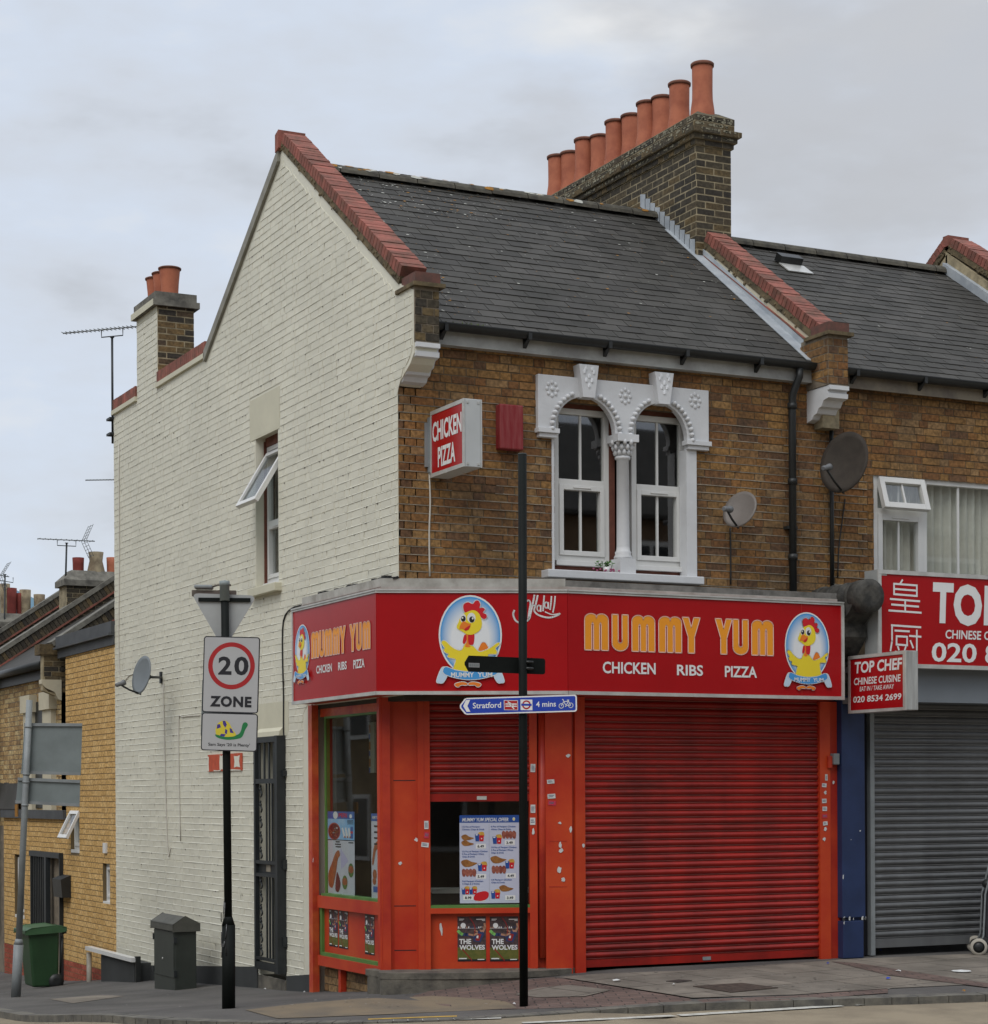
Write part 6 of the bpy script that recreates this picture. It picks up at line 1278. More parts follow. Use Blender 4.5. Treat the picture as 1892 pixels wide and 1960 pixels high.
mb = MB(); g0, g1 = hd[0][0]+.04, lerp(hd[0][0], hd[1][0], .62); gt, gb = hd[2][1], -1.05
mb.rect(SIDE, hd[0][0], gt-.06, hd[1][0]+.02, gt+.02, .0, .06); mb.rect(SIDE, g0, gb, g0+.04, gt-.06, .01, .05); mb.rect(SIDE, g1-.12, gb, g1, gt-.06, .01, .08); mb.rect(SIDE, g0, gb+.0, g1, gb+.1, .01, .05); mb.rect(SIDE, hd[1][0]+.0, gb, hd[1][0]+.03, gt, .0, .06)
for k in range(9): a = lerp(g0+.06, g1-.14, k/8); mb.rect(SIDE, a-.012, gb+.1, a+.012, gt-.06, .02, .04)
mb.build('security_gate', M_IRON, YH)
a, b1 = SIDE.px(120, 1673); a1, b0 = SIDE.px(137, 1718); mb = MB(); mb.prism([SIDE.w(a, b0, .0), SIDE.w(a, b0, .13), SIDE.w(a, b1-.06, .15), SIDE.w(a, b1, .0)][::-1], SIDE.u*(a1-a)); tag(mb.build('letter_box', M_BLACK), 'black wall mounted letter box beside the barred door of the yellow brick house', 'letter box')
a, b1 = SIDE.px(201, 1613); a1, b0 = SIDE.px(206.5, 1633); mb = MB(); mb.rect(SIDE, a, b0, a1, b1, .003, .03); mb.build('wall_vent', M_UPVC, YH)
# handrail / white coping on the ramp wall
p0, p1 = SIDE.px(166, 1811, .25), SIDE.px(255, 1834, .25)
T = thing('ramp_wall', SIDE.w(p1[0], ground(0, 9)-.0, .2), 'low black painted ramp wall with a sloping white coping where the yellow and white walls meet', 'low wall')
mb = MB(); f = SIDE; mb.prism([f.w(p0[0], p0[1]-.05, .18), f.w(p1[0], p1[1]-.05, .18), f.w(p1[0], p1[1], .18), f.w(p0[0], p0[1], .18)], f.n*.09); mb.build('coping', M_UPVC, T)
mb = MB(); mb.prism([f.w(-9.25, -1, .0), f.w(p1[0]-.05, -.95, .0), f.w(p1[0]-.05, p1[1]-.07, .0), f.w(-9.25, lerp(p0[1], p1[1], (-9.25-p0[0])/(p1[0]-p0[0]))-.07, .0)], f.n*.22); mb.build('wall', M_PLINTH, T)
mb = MB(); mb.box(f.w(p1[0]-.03, -.95, .16), (-.06, 0, 0), (0, -.06, 0), (0, 0, p1[1]+.02+.95)); mb.build('post', M_BLACK, T)
pp = SIDE.px(171, 1840, .22)[0]; mb = MB(); mb.tube([f.w(pp, -1.1, .22), f.w(pp, SIDE.px(171, 1823, .22)[1], .22)], .035, 10); mb.build('pipe', mat('dirty_white_pipe', (.42, .39, .33), .6, .3, 5.), T)
# ================================================================== TERRACED HOUSES UP THE SIDE STREET
M_TBR = brickmat('terrace_brick', [(.46, .31, .14), (.39, .25, .11), (.50, .35, .165), (.32, .205, .095), (.54, .41, .21)], dirtamt=.2)
def terrace(y0, y1, lab, chim, first):
    H_ = thing('terraced_house', (0, y0, -1.2), lab, 'house'); ez, rzz, rx = 3.60, 5.9, 3.25; f = Fr((0.05, 0, 0), (0, -1, 0))
    mb = MB(); mb.wall(f, [(-y1, -2.2), (-y0, -2.2), (-y0, 3.6), (-y1, 3.6)], [], .25); mb.mat(1); bricks(mb, f, [(-y1, 1.2 if first else -1), (-y0, 1.2 if first else -1), (-y0, 3.5), (-y1, 3.5)], c1=.004, flemish=True); mb.build('front_wall', [M_MORT, M_TBR], H_)
    fy = Fr((0, y0, 0), (1, 0, 0)); prof = [(-.22, 3.2), (.05, 3.1), (.05, -2), (6.4, -2), (6.4, 3.7), (rx, rzz), (.02, 3.72), (-.22, 3.72)]
    mb = MB(); mb.wall(fy, prof, [], .13); mb.mat(1); bricks(mb, fy, [(-.2, 3.2), (.06, 3.12), (6.3, 3.1), (6.3, 3.7), (rx, rzz-.02), (.03, 3.72), (-.2, 3.72)], c1=.004); PW_ = mb.build('party_wall', [M_SOOTM, M_SOOT], H_)
    d = Vector((rx-.02, 0, rzz-3.72)); L_ = d.length; d.normalize(); n = Vector((-d.z, 0, d.x)); mb = MB(); k = 0
    while k < L_-.02: mb.mi = 0; mb.box(Vector((.02, y0-.03, 3.72))+d*(k+.004), d*.067, (0, .3, 0), n*.15); k += .075
    mb.mi = 1; mb.box(Vector((.02, y0-.05, 3.72))+n*.15, d*L_, (0, .34, 0), n*.07); mb.mi = 0; mb.box((-.27, y0-.03, 3.72), (.31, 0, 0), (0, .3, 0), (0, 0, .15)); mb.mi = 2; mb.box(Vector((.02, y0-.045, 3.72))-n*.03, d*L_, (0, .04, 0), n*.03); mb.build('coping', [M_SOOT, M_STONE, M_COPE], H_)
    mb = MB(); i = [(-.16, 3.56), (rx, rzz-.22)]; mb.prism([(-.16, y0+.24, 3.56), (-.16, y1, 3.56), (rx, y1, rzz-.2), (rx, y0+.24, rzz-.2)], (0, 0, .03)); mb.prism([(rx, y0+.24, rzz-.2), (rx, y1, rzz-.2), (6.5, y1, 3.6), (6.5, y0+.24, 3.6)], (0, 0, .03)); mb.build('roof', M_SLATE, H_)
    mb = MB(); mb.prism([(-.24, y0-.02, 3.30), (-.24, y0-.02, 3.36), (.05, y0-.02, 3.36), (.05, y0-.02, 3.06), (-.0, y0-.02, 3.08), (-.05, y0-.02, 3.18), (-.18, y0-.02, 3.24)][::-1], (0, .16, 0)); mb.build('corbel', M_CREAM, H_)
    mb = MB(); mb.tube([(-.15, y0+.25, 3.60), (-.15, y1, 3.60)], .06, 10); mb.box((.0, y0+.24, 3.42), (.05, 0, 0), (0, y1-y0-.24, 0), (0, 0, .14)); mb.build('gutter', M_BLACK, H_)
    for ya in ((y0+.30, y0+1.50) if first else (y0+1.6,)):
        mb = MB(); mb.box((-.03, ya, 1.4), (.10, 0, 0), (0, .52, 0), (0, 0, 1.6)); mb.box((-.07, ya-.05, 2.95), (.15, 0, 0), (0, .62, 0), (0, 0, .26)); mb.build('window_surround', M_CREAM, H_)
    mb = MB(); mb.box((.03, y0+.82, 1.5), (.05, 0, 0), (0, .92, 0), (0, 0, 1.6)); mb.build('window_pane', M_BLACK, H_)
    mb = MB(); mb.tube([(-.15, y1-.5, 3.58), (-.06, y1-.75, 3.3), (-.06, y1-.8, 3.1), (-.06, y1-.8, -.5)], .07, 10); mb.build('downpipe', M_BLACK, H_)
    return H_
def chimney_on(H_, y, x0, x1, zb, zt, pots, mats=(M_TERRA, M_STONE, M_TERRA)):
    mb = MB(); mb.box((x0, y+.004, zb), (x1-x0, 0, 0), (0, .5, 0), (0, 0, zt-zb-.2)); mb.mat(1); bricks(mb, Fr((0, y, 0), (1, 0, 0)), [(x0, zb), (x1, zb), (x1, zt-.22), (x0, zt-.22)], c0=-.003, c1=.004)
    mb.mat(2); mb.box((x0-.06, y-.06, zt-.28), (x1-x0+.12, 0, 0), (0, .62, 0), (0, 0, .10))
    i = mb.add([(x0-.06, y-.06, zt-.18), (x1+.06, y-.06, zt-.18), (x1+.06, y+.56, zt-.18), (x0-.06, y+.56, zt-.18), (x0+.12, y+.12, zt), (x1-.12, y+.12, zt), (x1-.12, y+.4, zt), (x0+.12, y+.4, zt)])
    for q in ((4, 5, 6, 7), (0, 1, 5, 4), (1, 2, 6, 5), (2, 3, 7, 6), (3, 0, 4, 7)): mb.face([i+t for t in q])
    c_ = mb.build('chimney_stack', [M_SOOTM, M_SOOT, M_STONE], H_)
    for x, h, r, m_, fl in pots:
        m2 = MB(); m2.lathe((x, y+.26, zt-.04), [(r*1.25 if fl else r*.92, 0), (r*.85 if fl else r*.95, h*.6), (r, h)] + [(r*.8, h), (r*.8, h*.6)], 18, caps=False); m2.build('chimney_pot', m_, c_)
M_POTC = mat('cream_pot', (.34, .28, .18), .9, .5, 6., col2=(.16, .12, .08)); M_POTR = mat('red_pot', (.22, .04, .03), .8, .3, 6.)
t1 = terrace(12.3, 17.1, 'nearest terraced house beyond the yellow brick house with dark brick parapet and cream window surrounds', 0, True)
t2 = terrace(17.1, 22, 'second terraced house up the side street with a triple pot chimney', 0, False)
t3 = terrace(22, 27, 'farthest terraced house at the left edge with a long row of mixed chimney pots', 0, False)
Yp = lambda y: ((0, y, 0), (0, 1, 0))
def X_(x, y, yy): return hit(x, y, *Yp(yy))
x0 = X_(128, 1150, 17.2).x; zt = X_(150, 1090, 17.2).z
chimney_on(t2, 17.2, x0, x0+1.1, 4.3, zt, [(X_(152, 1085, 17.4).x, .27, .10, M_POTR, 0), (X_(186, 1085, 17.4).x, .38, .13, M_POTC, 1), (X_(215, 1085, 17.4).x+.02, .30, .10, M_TERRA, 0)])
x1 = X_(122, 1180, 22.2).x; zt = X_(50, 1174, 22.2).z
chimney_on(t3, 22.2, X_(-30, 1174, 22.2).x, x1, 4.4, zt, [(X_(10, 1160, 22.45).x, .62, .10, M_POTC, 0), (X_(20, 1160, 22.45).x, .54, .13, M_POTR, 0), (X_(38, 1160, 22.45).x, .45, .06, M_POTR, 0), (X_(49, 1160, 22.45).x, .52, .11, M_POTC, 0), (X_(76, 1160, 22.45).x, .44, .11, M_POTC, 0), (X_(111, 1160, 22.45).x, .42, .10, M_TERRA, 0)])
# bay roof at the far left, above the low yellow wall
mb = MB(); pts = [SIDE.px(-12, 1549, .0), SIDE.px(38, 1547, 0), SIDE.px(33, 1502, 0), SIDE.px(-12, 1490, 0)]
mb.prism([(-.06, -pts[1][0], 1.475), (-.06, -pts[0][0], 1.475), (.055, -pts[0][0], 1.95), (.055, -pts[1][0]+.1, 1.9)], (.02, 0, 0)); mb.build('bay_roof', M_SLATE, t1)
# ================================================================== STREET FURNITURE
def camframe(p, ang=0, tilt=0):
    u = RT*math.cos(ang) - FW*math.sin(ang); f = Fr(p, u); 
    if tilt: q = Matrix.Rotation(tilt, 3, f.n); f.u = q @ f.u; f.v = q @ f.v
    return f
def rrect(a0, b0, a1, b1, r, n=5):
    P = []
    for cx_, cy_, t0 in ((a1-r, b0+r, -90), (a1-r, b1-r, 0), (a0+r, b1-r, 90), (a0+r, b0+r, 180)):
        P += [(cx_+r*math.cos(math.radians(t0+90*k/n)), cy_+r*math.sin(math.radians(t0+90*k/n))) for k in range(n+1)]
    return P
def plate(mb, f, pts, c0, c1): mb.prism([f.w(a, b, c0) for a, b in pts], f.n*(c1-c0))
# ---- black post with the 20 zone plate
base = gpt(438, 1928); V0 = camframe(base)
P1 = thing('sign_post', base, 'black post carrying a 20 ZONE plate over a snail picture on the side street pavement', 'traffic sign')
pz = lambda x, y, c=0: V0.px(x, y, c)
tops = pz(430.5, 1118); bot1 = pz(436, 1745); bas = (0, 0)
r1 = abs(pz(439, 1400)[0]-pz(424, 1400)[0])/2
mb = MB(); mb.tube([V0.w(0, -.05), V0.w(*pz(438, 1770))], .058, 20); mb.lathe(V0.w(*pz(437.5, 1771)), [(.058, 0), (.040, .06), (r1, .075)], 20); mb.tube([V0.w(*pz(437.5, 1775)), V0.w(*tops)], r1, 18)
PO = mb.build('pole', M_POLE, P1)
mb = MB(); mb.lathe(V0.w(*pz(430.5, 1150)), [(r1+.008, 0), (r1+.008, .13), (r1+.011, .131), (r1+.011, .17), (.0, .18)], 18); mb.build('post_cap', mat('grey_cap', (.26, .30, .30), .5, .2), P1)
mb = MB(); random.seed(3)   # torn tape round the base
for k in range(9): t = random.uniform(2.6, 4.2); z = random.uniform(.42, .80); w = random.uniform(.1, .3); mb.tube([base+Vector((.0605*math.cos(t+s_*w), .0605*math.sin(t+s_*w), z+s_*random.uniform(-.12, .16))) for s_ in (0, .5, 1)], .004, 5)
mb.build('plastic_wrap', mat('shiny_black_plastic', (.05, .05, .05), .18, .2, spec=.8), PO)
cf = r1+.03
FZ = camframe(base, .06, -.034)
fa_ = lambda x, y: FZ.px(x, y, cf)
aL = (fa_(391, 1215)[0]+fa_(384.6, 1435)[0])/2; A_, B_ = fa_(391, 1215), fa_(499.4, 1222); C_, D_ = fa_(384.6, 1435), fa_(491, 1440.3)
a0, a1 = (A_[0]+C_[0])/2, (B_[0]+D_[0])/2; b0, b1 = (C_[1]+D_[1])/2, (A_[1]+B_[1])/2; bm = lerp(b0, b1, .333)
U1 = lambda x, y: (lerp(a0, a1, x), lerp(b0, b1, y))
mb = MB(); plate(mb, FZ, rrect(a0, bm+.002, a1, b1, .025), cf-.008, cf-.002); mb.mat(1); plate(mb, FZ, rrect(a0+.009, bm+.010, a1-.009, b1-.009, .018), cf-.002, cf-.0005)
w, h = a1-a0, b1-b0; x, y = U1(.505, .745); mb.mat(2); mb.ell(FZ, x, y, w*.415, w*.415, cf+.0005, 56); mb.mat(1); mb.ell(FZ, x, y, w*.335, w*.335, cf+.0010, 56)
mb.mat(0); x0, y0 = U1(.27, .665); x1, y1 = U1(.51, .825); mb.text(FZ, '2', x0, y0, x1, y1, cf+.0015, .03); x0, y0 = U1(.555, .663); x1, y1 = U1(.81, .828); mb.text(FZ, '0', x0, y0, x1, y1, cf+.0015, .03)
x0, y0 = U1(.14, .385); x1, y1 = U1(.88, .48); mb.text(FZ, 'ZONE', x0, y0, x1, y1, cf+.0015, .045, 0, 1.12)
mb.build('zone_plate', [M_INK, M_SIGNW, mat('ring_red', (.36, .012, .014), .5, .1, 8.)], P1)
mb = MB(); plate(mb, FZ, rrect(a0, b0, a1, bm-.002, .025), cf-.008, cf-.002); mb.mat(1); plate(mb, FZ, rrect(a0+.009, b0+.009, a1-.009, bm-.010, .018), cf-.002, cf-.0005)
s0 = Z(360, 1130, 4.667); U2 = lambda x, y: fa_(*s0(x, y))
mb.mat(2); mb.flat(FZ, [U2(*p) for p in spline([(335, 1580), (420, 1605), (520, 1590), (565, 1560), (590, 1480), (620, 1470), (635, 1495), (610, 1540), (585, 1600), (545, 1622), (440, 1632), (350, 1610)], 4)], cf+.0004)
mb.mat(3); mb.flat(FZ, [U2(*p) for p in spline([(340, 1580), (335, 1530), (360, 1475), (410, 1452), (455, 1470), (490, 1530), (525, 1590), (440, 1605), (380, 1590)], 4)], cf+.0008)
mb.mat(4)
for P in ([(400, 1455), (425, 1455), (440, 1490), (425, 1520), (405, 1490)], [(350, 1490), (375, 1485), (385, 1515), (345, 1530)], [(465, 1520), (485, 1530), (505, 1570), (470, 1565)], [(385, 1575), (430, 1580), (415, 1602), (375, 1595)], [(425, 1530), (445, 1540), (440, 1580), (420, 1570)]): mb.flat(FZ, [U2(*p) for p in P][::-1], cf+.0012)
mb.mat(0); l, lo = U2(265, 1690); r, hi = U2(655, 1655); mb.text(FZ, "Sam Says '20 is Plenty'", l, lo-.004, r, hi-.012, cf+.0008, .015)
mb.build('snail_plate', [M_INK, M_SIGNW, mat('snail_green', (.012, .17, .05), .5, .1), mat('snail_yellow', (.60, .50, .04), .5, .1), mat('snail_indigo', (.05, .03, .22), .5, .1)], P1)
mb = MB()
for t in (.2, .45, .8): z = lerp(b0, b1, t); mb.rect(FZ, a0+.05, z-.012, a1-.05, z+.012, cf-.022, cf-.009); mb.tube([FZ.w(pz(434, 1300)[0]*0+lerp(a0, a1, .42), z-.015, 0), FZ.w(lerp(a0, a1, .42), z+.015, 0)], r1+.012, 16)
mb.build('clamp', M_GALV, P1)
mb = MB(); plate(mb, FZ, rrect(a0-.03, b0+.12, a0+.42, b1-.36, .02), -cf-.005, -cf+.002); mb.build('rear_plate', M_SGREY, P1)
FT = camframe(base, -.05, -.01); ct = -(r1+.012); q1_ = lambda x, y: FT.px(*s0(x, y), ct)
tl, tr2 = q1_(105, 262), q1_(722, 285); ap = ((tl[0]+tr2[0])/2, tl[1]-abs(tr2[0]-tl[0])*.86); 
def rtri(P, r):
    R = []
    for k in range(3):
        a, b, c_ = Vector(P[k-1]), Vector(P[k]), Vector(P[(k+1) % 3]); d1, d2 = (a-b).normalized(), (c_-b).normalized()
        R += [tuple(b+d1*r*(1-t)**2+d2*r*t**2) for t in (0, .25, .5, .75, 1)]
    return R
mb = MB(); plate(mb, FT, rtri([tl, ap, tr2], .07), ct-.003, ct+.001); mb.mat(1); plate(mb, FT, rtri([tl, ap, tr2], .07), ct-.006, ct-.0035); mb.mat(2)
l, z = q1_(175, 312); r, z2 = q1_(660, 330); mb.rect(FT, l, (z+z2)/2-.022, r, (z+z2)/2+.012, ct+.002, ct+.016); mb.build('give_way_plate', [mat('plate_back_grey', (.36, .37, .365), .5, .15, 3.), M_CRED, M_POLE], P1)
l, t_ = q1_(128, 178); r, b_ = q1_(300, 215); mb = MB(); mb.box(FT.w(l, b_-.0, -.22), FT.u*(r-l), FT.v*(t_-b_), FT.n*.14); mb.build('sign_lamp', M_GALV, P1, bevel=.012)
mb = MB(); mb.tube([FT.w(r-.02, (t_+b_)/2, -.15), FT.w(r+.05, t_, -.10), FT.w(0, t_-.01, 0)], .008, 8); l2, b2 = q1_(105, 280); mb.box(FT.w(l2, b2, -.20), FT.u*(r+.2-l2), FT.v*(.05), FT.n*.09); mb.build('lamp_bracket', mat('rusty_bracket', (.13, .11, .09), .7, .4, 6.), P1)
# ---- black post with the blue cycle sign
base = gpt(1003, 1927); V1 = camframe(base)
P2 = thing('sign_post', base, 'slim black post with a blue cycle direction sign in front of the shop corner', 'traffic sign')
tp = V1.px(1000.2, 869); r2_ = abs(V1.px(1009, 1400)[0]-V1.px(992.5, 1400)[0])/2
mb = MB(); mb.tube([V1.w(0, -.05), V1.w(*tp)], r2_, 20); mb.mat(1); mb.lathe(V1.w(tp[0], tp[1]-.001), [(r2_*.98, 0), (r2_*.98, .004), (0, .006)], 20); mb.build('pole', [M_POLE, M_SGREY], P2)
s5 = Z(840, 1150, 5.565); FB = camframe(base, .26, .012); c = r2_+.022; e_ = lambda x, y: FB.px(*s5(x, y), c)
TLb, TRb, BRb, BLb, TP = e_(512, 1377), e_(1747, 1322), e_(1747, 1515), e_(512, 1562), e_(447, 1466)
hi, lo = (TLb[1]+TRb[1])/2, (BLb[1]+BRb[1])/2; xl, xr_, xt = TLb[0], TRb[0], TP[0]; md = (hi+lo)/2; hh = hi-lo
mb = MB(); outer = [(xt, md+.012), (xt, md-.012), (xl-.012, lo+.008), (xl+.01, lo)]+rrect(xl, lo, xr_, hi, .022)[0:12]+[(xl+.01, hi), (xl-.012, hi-.008)]
plate(mb, FB, outer, c-.003, c); mb.mat(1); k = .011; inner_ = [(xt+k*1.1, md+.008), (xt+k*1.1, md-.008), (xl+.004, lo+k)]+rrect(xl, lo+k, xr_-k, hi-k, .014)[0:12]+[(xl+.004, hi-k)]
mb.flat(FB, inner_, c+.0008); mb.mat(0); d = c+.0018
E2 = lambda x, y: (lerp(xl, xr_, (x-512)/1235), lerp(hi, lo, (y-(1377-(x-512)*.0445))/185))
mb.flat(FB, [E2(515, 1400), E2(562, 1398), E2(530, 1466), E2(562, 1528), E2(520, 1530), E2(482, 1466)], d)
l, b_ = E2(590, 1492); r, t_ = E2(908, 1420); mb.text(FB, 'Stratford', l, b_, r, t_+.004, d, .012); l, b_ = E2(1297, 1463); r, t_ = E2(1517, 1400); mb.text(FB, '4 mins', l, b_-.002, r, t_+.004, d, .012)
def rc(x0, y0, x1, y1, mi, dd): mb.mi = mi; mb.flat(FB, [E2(x0, y1), E2(x1, y1), E2(x1, y0), E2(x0, y0)], dd)
rc(940, 1395, 1097, 1502, 0, d); rc(946, 1400, 1091, 1497, 2, d+.0006); mb.mi = 0
for P in ([(960, 1436), (1082, 1436)], [(960, 1460), (1082, 1460)], [(985, 1412), (1045, 1447)], [(1000, 1436), (1052, 1487)]): mb.stroke(FB, [E2(*p) for p in P], hh*.065, d+.0012)
rc(1125, 1385, 1257, 1500, 0, d); x, y = E2(1191, 1442); mb.mi = 2; mb.ell(FB, x, y, hh*.265, hh*.265, d+.0006, 32); mb.mi = 0; mb.ell(FB, x, y, hh*.175, hh*.175, d+.0010, 32); rc(1133, 1430, 1249, 1453, 1, d+.0014); mb.mi = 0
for x_, y_ in ((1576, 1448), (1680, 1440)): x, y = E2(x_, y_); mb.stroke(FB, [(x+hh*.135*math.cos(t), y+hh*.135*math.sin(t)) for t in [k_*math.pi/10 for k_ in range(20)]], hh*.04, d, True)
for P in ([(1576, 1448), (1604, 1400), (1655, 1398), (1628, 1443), (1604, 1400)], [(1628, 1443), (1680, 1440), (1650, 1385)], [(1604, 1400), (1598, 1380), (1588, 1378)], [(1640, 1384), (1662, 1383)], [(1620, 1455), (1640, 1440)]): mb.stroke(FB, [E2(*p) for p in P], hh*.04, d)
mb.build('direction_sign', [M_WHT, M_BLUES, mat('symbol_red', (.38, .01, .012), .5, .05)], P2)
FK = camframe(base, -.33, 0); c = -(r2_+.012); k_ = lambda x, y: FK.px(*s5(x, y), c); FK = camframe(base, -.33, -.02)
TLb, TRb, BRb, BLb, TP = k_(545, 888), k_(1397, 938), k_(1397, 1116), k_(545, 1068), k_(500, 972)
hi, lo = (TLb[1]+TRb[1])/2, (BLb[1]+BRb[1])/2; xl, xr_, xt = TLb[0], TRb[0], TP[0]; md = (hi+lo)/2
mb = MB(); plate(mb, FK, [(xt, md+.01), (xt, md-.01), (xl, lo)]+rrect(xl, lo, xr_, hi, .022)[0:12]+[(xl, hi)], c-.004, c+.002); mb.mat(1)
mb.frect(FK, lerp(xl, xr_, .0), lerp(hi, lo, .45), lerp(xl, xr_, .14), lerp(hi, lo, .72), c+.003); mb.mat(2)
for j in range(5): x = lerp(xl, xr_, .012+.025*j); mb.frect(FK, x, lerp(hi, lo, .67), x+.011, lerp(hi, lo, .50), c+.0036)
mb.build('direction_sign', [M_POLE, mat('grey_label', (.27, .28, .28), .5, .1), M_SGREY], P2)
mb = MB()
for z in (lerp(lo, hi, .3), lerp(lo, hi, .7)): mb.tube([FK.w(0, z-.01, 0), FK.w(0, z+.01, 0)], r2_+.008, 18)
mb.build('clamp', M_BLACK, P2)
# ---- leaning grey post seen from behind
base = gpt(31, 1908); V2 = camframe(base)
P3 = thing('sign_post', base, 'leaning grey metal post with two blank grey sign backs at the left edge', 'traffic sign')
g = lambda x, y, c=0: V2.px(x, y, c); rp_ = .036
mb = MB(); mb.tube([V2.w(*g(30.5, 1913)), V2.w(*g(36, 1808))], .055, 18); mb.tube([V2.w(*g(36, 1808)), V2.w(*g(36.6, 1797))], .055, 18, r2=.037); mb.tube([V2.w(*g(36.6, 1797)), V2.w(*g(57, 1340))], rp_, 18); mb.build('pole', M_GALV, P3)
V3 = camframe(base, -.02)
for P, nm in (([(47.4, 1384), (158, 1384.5), (155, 1484), (41, 1481)], 'upper'), ([(35, 1488), (154, 1493), (152.8, 1544), (30.5, 1537.5)], 'lower')):
    mb = MB(); q = [V3.px(x, y, -.05) for x, y in P]; plate(mb, V3, [q[3], q[2], q[1], q[0]], -.054, -.05); mb.mat(1)
    for A__, B__ in ((q[0], q[1]), (q[3], q[2])): sg = -1 if A__ is q[0] else 1; mb.prism([V3.w(A__[0], A__[1]+.0*sg, -.049), V3.w(B__[0], B__[1], -.049), V3.w(B__[0], B__[1]+sg*.035, -.049), V3.w(A__[0], A__[1]+sg*.035, -.049)][::sg], V3.n*.02)
    mb.build('sign_plate', [M_SGREY, M_GALV], P3)
    mb = MB()
    for A__, B__ in ((q[0], q[1]), (q[3], q[2])):
        z = A__[1]-.02 if A__ is q[0] else A__[1]+.03; mb.tube([V3.w(*g(lerp(36.6, 57, (1797-(1394 if nm == 'upper' else 1515))/457), 1394 if nm == 'upper' else 1515)) - V3.v*(0) if False else V3.w(V2.px(lerp(36.6, 57, (1797-p_)/457), p_)[0], V2.px(0, p_)[1]-.02, 0) for p_ in ((1390, 1386) if (nm == 'upper' and A__ is q[0]) else (1481, 1477) if nm == 'upper' else (1496, 1492) if A__ is q[0] else (1540, 1536))], rp_+.006, 16)
    mb.build('clamp', M_GALV, P3)
mb = MB(); x, y = g(40, 1548); mb.box(V2.w(x-.055, y-.09, .0), V2.u*.03, V2.v*.14, V2.n*.05); mb.build('timber_block', mat('ochre_block', (.32, .15, .03), .7, .3), P3)
# ---- street cabinet
gz = ground(-.4, 5.1)-.04; CB = thing('street_cabinet', (-.36, 5.12, gz), 'dark green steel telecoms cabinet with pitched lid standing against the white side wall', 'utility cabinet')
X0c, Y0c = -.57, 4.93; X1c = hit(377, 1885, (0, Y0c, 0), (0, 1, 0)).x; Y1c = hit(296, 1890, (X0c, 0, 0), (1, 0, 0)).y; zt = hit(336, 1778, (X0c, Y0c, 0), (1, 0, 0)).z
mb = MB(); mb.box((X0c, Y0c, gz-.1), (X1c-X0c, 0, 0), (0, Y1c-Y0c, 0), (0, 0, zt-gz+.1)); mb.build('body', M_CAB, CB, bevel=.008)
mb = MB(); mb.box((X0c-.008, Y0c+.02, gz+.19), (.008, 0, 0), (0, Y1c-Y0c-.04, 0), (0, 0, zt-gz-.23)); DRc = mb.build('door', M_CAB, CB, bevel=.004)
mb = MB(); mb.lathe((X0c-.014, lerp(Y0c, Y1c, .55), lerp(gz, zt, .52)), [(.012, 0), (.012, .008)], 12, axis=(1, 0, 0)); mb.build('lock', M_ALU, DRc)
mb = MB()
for t in (.28, .78): mb.box((X0c-.012, Y0c-.012, lerp(gz, zt, t)), (.035, 0, 0), (0, .02, 0), (0, 0, .07)); mb.box((X0c-.016, Y1c-.02, lerp(gz, zt, t)), (.02, 0, 0), (0, .03, 0), (0, 0, .07))
mb.build('hinge', M_IRON, CB)
mb = MB(); o = .03; mb.prism([(X0c-o, Y0c-o, zt-.03), (X1c+o, Y0c-o, zt-.03), (X1c+o, Y0c-o, zt+.05), (lerp(X0c, X1c, .45), Y0c-o, zt+.135), (X0c-o, Y0c-o, zt+.05)], (0, Y1c-Y0c+2*o, 0)); mb.build('lid', mat('cabinet_lid', (.085, .085, .072), .6, .35, 5.), CB, bevel=.006)
# ---- wheelie bin
gx = -1.0; bw = Vector((-.78, 9.98, 0)); gz = ground(bw.x, bw.y); WB = thing('wheelie_bin', (bw.x, bw.y, gz), 'green plastic wheelie bin with closed lid beside the leaning grey post', 'bin')
pl0, pr0 = hit(61, 1895, (0, 9.75, 0), (0, 1, 0)).x, hit(117, 1895, (0, 9.75, 0), (0, 1, 0)).x; pl1, pr1 = hit(52, 1785, (0, 9.72, 0), (0, 1, 0)).x, hit(122, 1780, (0, 9.72, 0), (0, 1, 0)).x; zt = hit(85, 1782, (0, 9.72, 0), (0, 1, 0)).z
mb = MB(); i = mb.add([(pl0+.02, 9.76, gz+.03), (pr0-.03, 9.76, gz+.03), (pr0-.03, 10.22, gz+.03), (pl0+.02, 10.22, gz+.03), (pl1+.02, 9.72, zt), (pr1-.05, 9.72, zt), (pr1-.05, 10.28, zt), (pl1+.02, 10.28, zt)])
for q in ((0, 3, 2, 1), (4, 5, 6, 7), (0, 1, 5, 4), (1, 2, 6, 5), (2, 3, 7, 6), (3, 0, 4, 7)): mb.face([i+t for t in q])
mb.build('body', M_GRN2, WB, bevel=.03, seg=3)
mb = MB(); P = [(pl1-.03, zt-.04), (pr1-.02, zt-.015), (pr1+.03, zt+.0), (pr1+.03, zt+.04), (pr1-.1, zt+.065), (pl1+.05, zt+.045), (pl1-.03, zt+.01)]; mb.prism([(x, 9.68, z) for x, z in P], (0, .64, 0)); mb.build('lid', mat('wheelie_lid', (.045, .11, .048), .5, .25, 4.), WB, bevel=.012)
for y in (9.74, 10.2): mb = MB(); mb.lathe((pr0-.06, y, gz+.10), [(.04, -.01), (.10, 0), (.10, .045), (.04, .05)], 20, axis=(0, 1, 0)); mb.build('wheel', M_BLACK, WB)
mb = MB(); mb.tube([(pr1+.0, 9.80, zt-.05), (pr1+.05, 9.8, zt-.03), (pr1+.05, 10.2, zt-.03), (pr1, 10.2, zt-.05)], .014, 8); mb.tube([(pr1-.005, 9.75, zt-.08), (pr0+.0, 9.78, gz+.2)], .016, 8); mb.build('handle', M_BLACK, WB)
